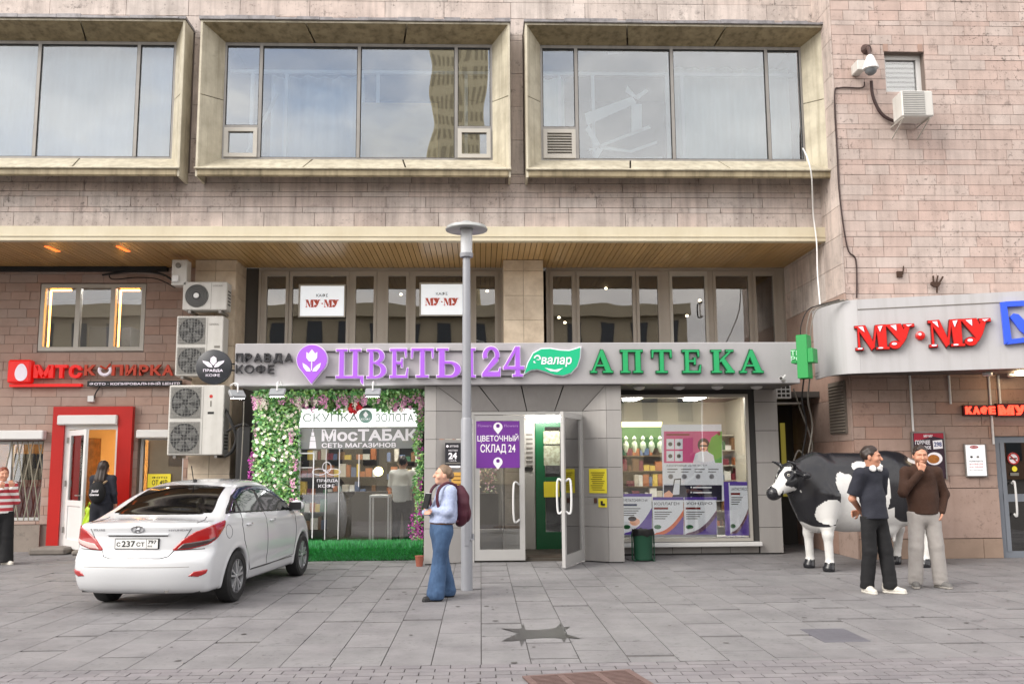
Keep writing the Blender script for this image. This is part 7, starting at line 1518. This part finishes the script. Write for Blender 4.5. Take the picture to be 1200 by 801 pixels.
def person(name, label, loc, rz, H, J, L):
    """J: joints in metres for a 1.75 m figure that faces -y (its left is +x); L: the look"""
    k = H/1.75; kh = k*1.06; t = thing(name, loc, label, 'person', rz=rz)
    J = {a: np.array(b, float)*k for a, b in J.items()}; fat = L.get('build', 1.)*k
    g = lambda n: J[n]
    rs = np.random.RandomState(int(abs(loc[0])*97+abs(loc[1])*13) % 9999); wv_ = [(rs.normal(size=3)*np.array([1, 1, .75]), rs.rand()*6.3) for _ in range(7)]
    def noise(P, a, f):
        q = 0
        for i, (d_, p_) in enumerate(wv_): q = q+np.sin((P[0]*d_[0]+P[1]*d_[1]+P[2]*d_[2])*f*(.6+.22*i)+p_+1.4*np.sin(P[2]*f*.33+i))/(1.2+.35*i)
        return q*a*.55
    sl, sr, el, er, wl, wr_ = (g(q) for q in ('shL', 'shR', 'elL', 'elR', 'wrL', 'wrR')); hl, hr, kl, kr, al, ar = (g(q) for q in ('hipL', 'hipR', 'knL', 'knR', 'anL', 'anR')); pel, chest, neck, head = g('pel'), g('chest'), g('neck'), g('head')
    # -- head (own finer grid, joined into the body)
    hz = L.get('turn', 0.); hx = L.get('nod', 0.); c_, s_ = math.cos(hz), math.sin(hz)
    def toh(P):
        x, y, z = P[0]-head[0], P[1]-head[1], P[2]-head[2]; x, y = x*c_+y*s_, -x*s_+y*c_; y, z = y*math.cos(hx)+z*math.sin(hx), -y*math.sin(hx)+z*math.cos(hx); return [x/kh, y/kh, z/kh]
    def fromh(p): x, y, z = (q*kh for q in p); y, z = y*math.cos(hx)-z*math.sin(hx), y*math.sin(hx)+z*math.cos(hx); return Vector((head[0]+x*c_-y*s_, head[1]+x*s_+y*c_, head[2]+z))
    def fhead(P):
        q = toh(P); X = [np.abs(q[0]), q[1], q[2]]
        d = ell3(q, (0, .012, .03), (.076, .095, .092)); d = smin(d, ell3(q, (0, -.018, -.045), (.058, .07, .075)), .05); d = smin(d, ell3(q, (0, -.055, -.095), (.03, .025, .022)), .035)
        d = smin(d, seg(q, (0, -.088, .012), (0, -.112, -.03), .010, .016), .014); d = smin(d, seg(X, (.014, -.088, .025), (.04, -.076, .022), .010, .008), .02)
        d = smax(d, -ell3(X, (.031, -.094, .008), (.02, .016, .013)), .016); d = smin(d, seg(X, (.0, -.088, -.062), (.018, -.083, -.064), .010, .006), .012)
        d = smin(d, ell3(X, (.077, .012, -.008), (.012, .02, .032)), .012)
        d = smin(d, ell3(X, (.045, -.06, -.03), (.022, .02, .02)), .03)
        return smin(d*kh, seg(P, neck-np.array([0, 0, .03*k]), head+np.array([0, .02*k, -.05*k]), .058*k, .055*k), .03*k)
    parts = [nets(fhead, head-np.array([.14, .17, .24])*k, head+np.array([.14, .17, .17])*k, .0075*k)]
    def flimb(P):
        d = su([seg(P, sl, el, .045*k, .04*k), seg(P, el, wl, .04*k, .027*k), seg(P, sr, er, .045*k, .04*k), seg(P, er, wr_, .04*k, .027*k), seg(P, pel, chest, .1*k, .11*k, (1.1, .7, 1)), seg(P, chest, neck, .1*k, .05*k), seg(P, hl, kl, .075*k, .05*k), seg(P, kl, al, .05*k, .035*k), seg(P, hr, kr, .075*k, .05*k), seg(P, kr, ar, .05*k, .035*k)], .03*k)
        return d
    allp = np.array(list(J.values())); lo, hi = allp.min(0)-.16*k, allp.max(0)+.16*k
    parts.append(nets(flimb, lo, hi, .016*k, 1))
    for w, e, hd, sd in ((wl, el, L.get('hL'), -1), (wr_, er, L.get('hR'), 1)):
        d = hd[0] if hd else (w-e); n = hd[1] if hd else (sd*-1, 0, .0); cv = hd[2] if hd else .35
        S = hand_sdf(w, d, n, cv, -sd, k*1.02); pts = np.array([q for s in S for q in (s[0], s[1])]+[w]); 
        parts.append(nets(lambda P: su([seg(P, a, b, ra, rb) for a, b, ra, rb in S]+[seg(P, e+(w-e)*.8, w, .03*k, .026*k)], .006*k), pts.min(0)-.035, pts.max(0)+.035, .0055*k, 1))
    body = meshobj('body', parts, L.get('skin', SK), t)
    # face: eyes, brows, mouth
    for s in (-1, 1):
        MB().lathe([(.0105*k, -.004), (.0095*k, .003*k), (.002, .0065*k)], fromh((s*.031, -.079, .008)), 10, fromh((s*.034, -1, .005))-fromh((0, 0, 0))).build('eye', M('eye white', 'cfc8c0', .3), body, smooth=True) if L.get('face', 1) else None
        if L.get('face', 1):
            MB().lathe([(.0055*k, 0), (.002, .002*k)], fromh((s*.031, -.0862, .008)), 8, fromh((s*.02, -1, 0))-fromh((0, 0, 0))).build('pupil', M('dark eye', '1c120c', .3), body)
            MB().tube([fromh((s*.016, -.0915, .026)), fromh((s*.03, -.0895, .031)), fromh((s*.046, -.078, .026))], .004*k, 5).build('eyebrow', L['hair_mat'], body, smooth=True)
    if L.get('face', 1): MB().tube([fromh((-.021, -.083, -.064)), fromh((0, -.0965, -.063)), fromh((.021, -.083, -.064))], .003*k, 5).build('mouth', M('lips', '9c6255', .5), body, smooth=True)
    # hair
    hs = L.get('hair', 'short')
    def fhair(P):
        q = toh(P); d = ell3(q, (0, .016, .036), (.0835, .104, .0965)); d = d+.003*np.sin(q[0]*110+q[2]*50+20*q[1])+.003*np.sin(q[0]*45-q[1]*70+q[2]*30)
        if hs == 'short': cut = smax(-(q[1]+.052-.35*(q[2]-.06)), -(q[2]+.035-.25*q[1]*0), .01); cut = np.maximum(.078+.006*np.sin(q[0]*70+1)-.9*np.maximum(np.abs(q[0])-.05, 0)*(q[2] > .03)-q[2]-np.where(q[2] > .03, 1.0, 2.6)*(q[1]+.07-np.where(q[2] > .03, 0, .022)), -(q[2]+.05)); 
        elif hs == 'thin': cut = np.maximum(.07-q[2]-1.2*(q[1]+.05), -(q[2]+.05))
        else: cut = .045-q[2]-1.1*(q[1]+.085)
        d = smax(d, cut, .012)
        if hs == 'side': d = smin(d, ell3(q, (-.012, -.035, .1), (.066, .055, .026)), .03)
        if hs == 'long':
            d = smin(d, seg(q, (0, .05, .02), (.02, .11, -.22), .085, .09, (1, .55, 1))+.004*np.sin(q[0]*110), .04); d = smin(d, seg(q, (.02, .11, -.22), (.05, .12, -.40), .085, .05, (1, .45, 1))+.005*np.sin(q[0]*110), .03)
        if hs == 'thin': d = smin(d, ell3(q, (0, .115, .0), (.03, .03, .035)), .03)
        return d*kh
    down = .55 if hs == 'long' else .2
    meshobj('hair', [nets(fhair, head-np.array([.16, .2, down])*k, head+np.array([.16, .24, .18])*k, .009*k)], L['hair_mat'], t)
    if L.get('beard'): meshobj('beard', [nets(lambda P: (lambda q: smax(smax(ell3(q, (0, -.02, -.06), (.0625, .0715, .0715)), q[2]+.035+.55*np.maximum(q[1]+.04, 0)-.06*(np.abs(q[0]) > .05), .008), -(ell3(q, (0, -.09, -.056), (.03, .03, .014))), .006)*k)(toh(P)), head-np.array([.12, .14, .18])*k, head+np.array([.12, .12, .05])*k, .007*k)], L['beard'], t)
    # -- top
    sleeve = L.get('sleeve', 1.); r1, r2 = L.get('arm_r', (.066, .052))
    hem = J['hem'][2] if 'hem' in J else pel[2]-.0*k
    def ftop(P):
        w = fat; ds = [seg(P, chest+np.array([0, 0, .03*k]), (pel+chest)/2, .158*w, .150*w*L.get('waist', 1.), (1.12, .78, 1)), seg(P, (pel+chest)/2, np.array([pel[0], pel[1], hem-.05*k]), .150*w*L.get('waist', 1.), .170*w*L.get('hemw', 1.), (1.12, .86, 1)), seg(P, sl, sr, .068*k, .068*k), seg(P, chest+np.array([0, 0, .1*k]), neck+np.array([0, 0, -.02*k]), .11*k, .072*k)]
        d = su(ds, .06*k)
        for s0, e0, w0 in ((sl, el, wl), (sr, er, wr_)):
            if sleeve >= 1: a = su([seg(P, s0, e0, r1*k, r2*k), seg(P, e0, e0+(w0-e0)*.97, r2*k, .04*k)], .03*k)
            else: a = seg(P, s0, s0+(e0-s0)*sleeve, r1*1.05*k, r1*1.12*k); q = s0+(e0-s0)*sleeve; v = (e0-s0)/np.linalg.norm(e0-s0); a = np.maximum(a, (P[0]-q[0])*v[0]+(P[1]-q[1])*v[1]+(P[2]-q[2])*v[2]-.01)
            d = smin(d, a, .035*k)
        d = smax(d, hem-P[2], .012*k); d = smax(d, -seg(P, neck+np.array([0, -.0, .0]), head, .064*k, .08*k), .01*k)
        return d+noise(P, .0026*k, 20)+noise(P, .0017*k, 52)
    top = meshobj('top', [nets(ftop, np.minimum(lo, lo), hi, .0125*k)], L['top'], t)
    if L.get('collar'): 
        cl = L['collar']; MB().tube([tuple(neck+np.array([.068*math.cos(a), .06*math.sin(a)-.005, .012-.02*(math.sin(a) < -.5)])*k) for a in np.linspace(-1.2, 4.34, 22)], .014*k, 6).build('collar', cl, top) if False else MB().tube([W[t] @ Vector(tuple(neck+np.array([.070*math.cos(a), .062*math.sin(a)-.005, .014-.03*max(0, -math.sin(a))])*k)) for a in np.linspace(-1.25, 4.39, 22)], .015*k, 6).build('collar', cl, top, smooth=True)
    # -- trousers or skirt
    f0, f1, f2 = L.get('leg_r', (.1, .078, .07))
    hl2, hr2 = al*1., ar*1.
    def ftro(P):
        ds = [seg(P, pel+np.array([0, 0, .06*k]), (hl+hr)/2, .142*fat, .15*fat, (1.16, .86, 1))]
        ds += [seg(P, hl, kl, f0*fat, f1*k), seg(P, hr, kr, f0*fat, f1*k)]; d = su(ds, .04*k); low = su([seg(P, kl, al, f1*k, f2*k), seg(P, kr, ar, f1*k, f2*k)], .008*k); d = smin(d, low, .02*k)
        d = smax(d, P[2]-(pel[2]+.07*k if L.get('tuck') else hem+.035*k), .01*k); d = smax(d, L.get('cuff', .045)*k-P[2], .01*k)
        return d+noise(P, .0028*k, 17)+noise(P, .0016*k, 46)+.0018*k*np.sin(P[2]*75+P[0]*25+P[1]*30)*np.exp(-((P[2]-.1*k)/.1)**2)
    meshobj('trousers', [nets(ftro, np.array([lo[0], lo[1], 0.0]), np.array([hi[0], hi[1], pel[2]+.12*k]), .0125*k)], L['trousers'], t)
    # -- shoes
    for a, n_ in ((al, 'toeL'), (ar, 'toeR')):
        d = np.array(L[n_], float); d = d/np.linalg.norm(d); p0 = np.array([a[0], a[1], 0])-d*.05*k; p1 = p0+d*.2*k; u = np.array([d[0], d[1], 0]); zz = np.array([0, 0, 1.])
        S = nets(lambda P: smax(su([seg(P, p0+zz*.055*k, p0+u*.1*k+zz*.05*k, .042*k, .045*k), seg(P, p0+u*.09*k+zz*.042*k, p1+zz*.03*k, .046*k, .036*k), seg(P, p0+zz*.05*k, p0+zz*.1*k, .04*k, .042*k)], .03*k), .018*k-P[2], .006), np.minimum(p0, p1)-np.array([.08, .08, 0])*k, np.maximum(p0, p1)+np.array([.08, .08, .16])*k, .009*k)
        sh = meshobj('shoe', [S], L['shoe'], t)
        so = nets(lambda P: smax(smax(np.minimum(seg([P[0], P[1], P[2]*0], p0*np.array([1, 1, 0]), p0*np.array([1, 1, 0])+u*.1*k, .045*k, .049*k), seg([P[0], P[1], P[2]*0], p0*np.array([1, 1, 0])+u*.09*k, p1*np.array([1, 1, 0]), .05*k, .04*k)), P[2]-.026*k, .004), .002-P[2], .004), np.minimum(p0, p1)-np.array([.08, .08, .02])*k, np.maximum(p0, p1)+np.array([.08, .08, .05])*k, .009*k)
        meshobj('sole', [so], L.get('sole', L['shoe']), t)
    return t, J, fromh, k
BASE = dict(pel=(0, 0, .98), chest=(0, 0, 1.30), neck=(0, .0, 1.49), head=(0, -.015, 1.625), shL=(.185, 0, 1.42), shR=(-.185, 0, 1.42), elL=(.25, .02, 1.13), elR=(-.25, .02, 1.13), wrL=(.25, -.05, .88), wrR=(-.25, -.05, .88), hipL=(.095, 0, .9), hipR=(-.095, 0, .9), knL=(.11, -.01, .5), knR=(-.11, -.01, .5), anL=(.12, .03, .08), anR=(-.12, .03, .08))
m_hairD = M('dark brown hair', '2a1c15', .5, var=.3, vs_=30, dark='120b08', local=True, scl=(3, 3, .6)); m_hairG = M('grey brown hair', '7a6450', .5, var=.3, vs_=30, local=True)
m_check = M('pale check shirt', 'a9b4cf', .8, var=.5, vs_=30, dark='5f6f9f', bump=.45, bs=38, local=True)
m_jean = M('blue denim', '3b5678', .85, var=.6, vs_=9, dark='182a44', bump=.6, bs=45, local=True, scl=(1, 1, .5)); m_navy = M('navy cotton', '22242f', .85, var=.25, vs_=8, bump=.45, bs=38, local=True); m_blackc = M('black cloth', '0f0f12', .85, var=.2, vs_=9, bump=.45, bs=34, local=True)
m_brn = M('brown wool', '3b2316', .9, var=.3, vs_=9, dark='24150d', bump=.35, bs=70, local=True); m_beige = M('pale trousers', 'a5a09c', .85, var=.25, vs_=8, dark='6c645d', bump=.45, bs=38, local=True); m_sneak = M('white sneaker', 'cfcac0', .6, var=.4, vs_=30, dark='8a8580', local=True); m_gshoe = M('grey shoe', '6a6866', .7, var=.2, vs_=20, local=True)
# 1 woman with the backpack, turned to the left
wp = gr(517, 701)
J = dict(BASE); J.update(pel=(0, .0, .95), chest=(0, .07, 1.27), neck=(0, .06, 1.475), head=(0, .02, 1.61), shL=(.17, .07, 1.40), shR=(-.17, .07, 1.40), elL=(.235, .02, 1.14), elR=(-.235, .0, 1.14), wrL=(.02, -.20, 1.16), wrR=(-.04, -.225, 1.12), hipL=(.09, 0, .88), hipR=(-.09, 0, .88), knL=(.10, -.06, .5), knR=(-.1, .04, .5), anL=(.15, -.13, .08), anR=(-.12, .13, .08), hem=(0, 0, .985))
w1, J1, fh1, k1 = person('person', 'person in a pale check shirt and wide jeans with arms folded by the lamp post', wp, R(-68), 1.57, J, dict(hair='thin', skin=M('fair skin', 'd0a18a', .5, var=.12, vs_=18, dark='b07a66', local=True), hair_mat=m_hairG, top=m_check, trousers=m_jean, shoe=M('black shoe', '17171a', .5), toeL=(.1, -1, 0), toeR=(-.3, -1, 0), leg_r=(.11, .095, .118), tuck=1, cuff=.02, waist=1.16, build=1.12, nod=-.12, turn=R(-10), arm_r=(.07, .06), hL=((-1, -.1, .05), (0, -1, .2), .35), hR=((1, .1, .15), (0, -1, .2), .35), collar=m_check))
bl = MB().tube([W[w1] @ Vector((.175*math.cos(a)*1.0, .125*math.sin(a)+.01, .915*1.0*k1/.897*.97)) for a in np.linspace(0, 6.283, 30)], .02, 6).build('belt', M('brown belt', '5a3a22', .6), w1, smooth=True)
bp_ = thing('backpack', W[w1] @ Vector((0, .23*k1, 1.02*k1)), 'dark maroon backpack on the back of the person in wide jeans', 'backpack', rz=R(-68)); m_mar = M('maroon nylon', '4a1226', .6, var=.25, vs_=10, bump=.3, bs=40, local=True)
Vb = nets(lambda P: smax(ell3(P, (0, .03, .16), (.15, .115, .25)), -(P[1]+.05), .05)+.006*np.sin(P[2]*40)*np.sin(P[0]*30), (-.22, -.12, -.18), (.22, .24, .5), .013); meshobj('bag', [Vb], m_mar, bp_); meshobj('front_pocket', [nets(lambda P: ell3(P, (0, .11, .07), (.11, .05, .11)), (-.16, .04, -.12), (.16, .26, .22), .012)], m_mar, bp_)
for s in (-1, 1): MB().tube(smoothpath([(s*.1, -.05, .40), (s*.115, -.17, .44), (s*.125, -.285, .36), (s*.13, -.30, .2), (s*.14, -.22, .04), (s*.12, -.04, -.02)], 5), .018, 6).build('strap', m_mar, bp_, local=True, smooth=True)
bk = thing('notebook', W[w1] @ Vector((.02, -.235*k1, 1.2*k1)), 'small dark notebook held against the chest of the backpack wearer', 'notebook', rz=R(-60), rx=R(-15)); MB().bbox((-.06, -.012, -.02), (.075, .012, .16), .004).build('cover', m_blackc, bk, local=True); MB().box((-.055, -.009, .1605), (.07, .009, .163)).build('pages', m_wht if 'm_wht' in globals() else m_white, bk, local=True)
# 2 man in navy T-shirt, hands behind his back
np_ = gr(1029, 694)
J = dict(BASE); J.update(pel=(.0, -.03, .97), chest=(0, .03, 1.30), elL=(.255, .12, 1.13), elR=(-.235, .10, 1.12), wrL=(-.02, .21, .95), wrR=(.06, .225, .92), anL=(.10, -.10, .08), anR=(-.12, .05, .08), knL=(.10, -.06, .5), hem=(0, 0, .88))
n2, J2, fh2, k2 = person('person', 'man in a navy T-shirt and black trousers with hands behind his back', np_, R(24), 1.75, J, dict(hair='short', hair_mat=m_hairD, top=m_navy, trousers=m_blackc, shoe=m_sneak, sole=M('white sole', 'c9c5bc', .6), toeL=(.45, -.9, 0), toeR=(-.3, -1, 0), sleeve=.82, leg_r=(.098, .086, .082), cuff=.05, turn=R(38), hemw=1.02, arm_r=(.072, .05), build=.92, hL=((-1, .1, -.2), (0, 1, 0), .5), hR=((1, .1, -.2), (0, 1, 0), .5)))
hp2 = thing('headphones', W[n2] @ Vector((0, 0, 1.47*k2)), 'white headphones worn round the neck of the man in navy', 'headphones', rz=R(24)); MB().tube([(.085*math.cos(a), .075*math.sin(a), .02+.01*math.sin(a)) for a in np.linspace(-.9, 4.04, 20)], .012, 8).build('headband', m_white, hp2, local=True, smooth=True)
for s in (-1, 1): MB().lathe([(.02, -.02), (.038, -.018), (.04, .012), (.03, .02)], (s*.06, -.085, .015), 18, (s*.35, -1, .1)).build('ear_cup', m_white, hp2, local=True, smooth=True)
# 3 man in brown, hand at his chin
bp3 = gr(1088, 688)
J = dict(BASE); J.update(elR=(-.27, -.10, 1.17), wrR=(-.065, -.185, 1.425), elL=(.285, .05, 1.14), wrL=(.205, -.045, .92), anL=(.15, .0, .08), anR=(-.145, .02, .08), knL=(.12, -.02, .5), knR=(-.125, -.02, .5), hem=(0, 0, .9))
n3, J3, fh3, k3 = person('person', 'bearded man in a brown wool shirt and pale trousers with a hand at his chin', bp3, R(-6), 1.76, J, dict(hair='short', hair_mat=m_hairD, top=m_brn, trousers=m_beige, shoe=m_gshoe, sole=M('pale sole', '9a958e', .7), toeL=(.35, -1, 0), toeR=(-.3, -1, 0), leg_r=(.102, .088, .086), cuff=.03, build=1.02, nod=.06, turn=R(-6), arm_r=(.07, .056), collar=m_brn, beard=M('dark stubble', '80563f', .7), hR=((.35, .05, 1), (.1, -1, .2), 1.15), hL=((-.35, .12, -1), (1, 0, 0), .5)))
# 4 woman at the left door, seen from behind
d4 = Vector((px(119, 600, YL-.85), YL-.85, .0)); d4.z = .0
J = dict(BASE); J.update(elL=(.22, -.04, 1.14), wrL=(.17, -.22, 1.0), elR=(-.24, .03, 1.13), wrR=(-.24, -.06, .9), hem=(0, 0, .95))
n4, J4, fh4, k4 = person('person', 'long-haired person in dark navy seen from behind at the red doorway', d4, R(176), 1.66, J, dict(hair='long', hair_mat=m_hairD, top=m_navy, trousers=M('dark skirt cloth', '181a24', .9, var=.2, vs_=8), shoe=m_blackc, toeL=(.1, -1, 0), toeR=(-.1, -1, 0), leg_r=(.12, .12, .11), face=0))
rk = thing('small_backpack', W[n4] @ Vector((0, .14, 1.02*k4)), 'black rucksack with white lettering on the long-haired person', 'backpack', rz=R(176)); meshobj('bag', [nets(lambda P: smax(ell3(P, (0, .06, .14), (.15, .1, .2)), -(P[1]+.02), .04), (-.2, -.06, -.12), (.2, .2, .4), .014)], m_blackc, rk)
for s_, z0, sz_ in (('Sold', .15, .05), ('Game', .09, .045)):
    v, f = glyphs(s_, .02, .2); a = np.array(v); MB().add([(-(q[0]-a[:, 0].mean())*.07, .163-abs(q[0]-a[:, 0].mean())*.0, z0+q[1]*sz_*1.2) for q in v], [f_[::-1] for f_ in f]).build('print', m_wprint, rk, local=True)
for s in (-1, 1): MB().tube(smoothpath([(s*.09, .03, .3), (s*.11, -.08, .34), (s*.12, -.2, .28)], 5), .018, 6).build('strap', M('beige strap', '9a8468', .7), rk, local=True, smooth=True)
gb = thing('shopping_bag', W[n4] @ Vector((.26, -.06, .6*k4)), 'lime green bag hanging from the hand of the long-haired person', 'bag', rz=R(150)); meshobj('bag', [nets(lambda P: smax(seg(P, (0, 0, -.02), (0, 0, .2), .13, .08, (1, .45, 1)), -(P[2]+.1), .03)+.008*np.sin(P[0]*50+P[2]*30), (-.2, -.12, -.16), (.2, .12, .34), .014)], M('lime plastic', 'a9c81e', .4, var=.2, vs_=10), gb); MB().tube(smoothpath([(-.05, 0, .24), (0, 0, .36), (.05, 0, .24)], 5), .008, 5).build('handle', M('lime plastic', 'a9c81e', .4), gb, local=True)
# 5 person at the left edge of the picture
p5 = gr(-3, 661)
J = dict(BASE); J.update(elL=(.24, -.08, 1.12), wrL=(.10, -.2, 1.38), elR=(-.24, -.08, 1.12), wrR=(-.06, -.22, 1.36), hem=(0, 0, .92), anL=(.11, -.12, .08), anR=(-.11, .1, .08), knL=(.1, -.08, .5))
m_stripe = M('red white striped knit', 'b8414a', .9, var=.2, vs_=6, bump=.3, bs=50)
t_ = m_stripe.node_tree; wv = t_.nodes.new('ShaderNodeTexWave'); wv.bands_direction = 'Z'; wv.inputs['Scale'].default_value = 3.2; tcn = t_.nodes.new('ShaderNodeNewGeometry'); t_.links.new(tcn.outputs['Position'], wv.inputs['Vector']); rp = t_.nodes.new('ShaderNodeMapRange'); rp.inputs[1].default_value = .55; rp.inputs[2].default_value = .6; t_.links.new(wv.outputs['Fac'], rp.inputs[0]); mx = t_.nodes.new('ShaderNodeMix'); mx.data_type = 'RGBA'; b_ = t_.nodes['Principled BSDF']; t_.links.new(b_.inputs['Base Color'].links[0].from_socket, mx.inputs['A']); mx.inputs['B'].default_value = (.75, .72, .7, 1); t_.links.new(rp.outputs[0], mx.inputs['Factor']); t_.links.new(mx.outputs['Result'], b_.inputs['Base Color'])
person('person', 'person in a red and white striped jumper cut off by the left edge', p5, R(40), 1.56, J, dict(hair='short', hair_mat=M('auburn hair', '7a3a22', .5), top=m_stripe, trousers=m_blackc, shoe=m_sneak, toeL=(.4, -1, 0), toeR=(0, -1, 0), leg_r=(.12, .115, .12), build=1.08, hL=((-.1, -.1, 1), (0, -1, 0), .7), hR=((.1, -.1, 1), (0, -1, 0), .7)))
# 6 customer inside the flower shop
p6 = Vector((px(471, 600, 16.75), 16.75, .03))
person('person', 'customer in a white T-shirt standing inside behind the flower shop glass', p6, R(165), 1.68, BASE | dict(hem=(0, 0, .9), elL=(.24, -.05, 1.14), wrL=(.16, -.24, 1.05)), dict(hair='short', hair_mat=m_hairD, top=M('white cotton', 'bdbdb8', .85, var=.15, vs_=8, local=True), trousers=m_blackc, shoe=m_blackc, sleeve=.8, toeL=(.1, -1, 0), toeR=(-.1, -1, 0), face=0))
# ------------------------------------------------------------------ what stands, hangs or is stuck inside the shops is a thing of its own
def free(o, label, cat, group=None):
    p = W[o].translation; o.parent = None; o.location = p; tag(o, label, cat, group)
def named(n): return sorted([o for o in col.objects if o.name.split('.')[0] == n], key=lambda o: o.name)
for o, a in zip(named('bar_table'), ['white high table inside the flower shop window']): free(o, a, 'table')
for o, a in zip(named('shop_counter'), ['dark counter at the back of the flower shop']): free(o, a, 'counter')
for o, a in zip(named('vestibule_counter'), ['dark counter behind the fixed glass door with the purple poster']): free(o, a, 'counter')
for o, a in zip(named('round_lamp'), ['round yellow lamp glowing inside the flower shop']): free(o, a, 'lamp')
for o, a in zip(named('display_shelf'), ['brown goods shelf at the left inside the pharmacy window', 'pale goods shelf behind the posters of the pharmacy', 'dark goods shelf behind the glazing lines of the flower shop', 'dark goods shelf behind the customer in the flower shop']): free(o, a, 'shelf', 'shop shelves full of goods')
for o, a in zip(named('curtain'), ['pale curtain filling the leftmost upper window', 'pale curtain in the middle upper window', 'grey green curtain on the right side of the right upper window', 'narrow curtain at the left edge of the right upper window']): free(o, a, 'curtain', 'curtains behind the upper windows')
for o, a in zip(named('plywood_sheet'), ['tan plywood sheet leaning inside the middle upper window']): free(o, a, 'plywood')
for o, a in zip(named('leaning_batten'), ['white batten leaning behind the middle upper window']): free(o, a, 'batten')
for o, a in zip(named('advert_poster'), ['large pink and white poster with a smiling figure in the pharmacy window']): free(o, a, 'poster')
for o, a in zip(named('medicine_poster'), ['medicine poster with a sleeping face, leftmost in the pharmacy window', 'medicine poster with an orange sweep, second in the lower row', 'medicine poster with a blossom sweep, third in the lower row', 'violet backing board at the right end of the pharmacy window', 'narrow tall medicine poster on the violet board']): free(o, a, 'poster', 'medicine posters in the pharmacy window')
for o, a in zip(named('purple_poster'), ['purple poster with white lettering on the fixed glass door']): free(o, a, 'poster')
for o, a in zip(named('room_cabinet'), ['grey cabinet inside the window with orange strip lights']): free(o, a, 'cabinet')
for o, a in zip(named('room_shelf'), ['low shelf of goods inside the window with orange strip lights']): free(o, a, 'shelf')
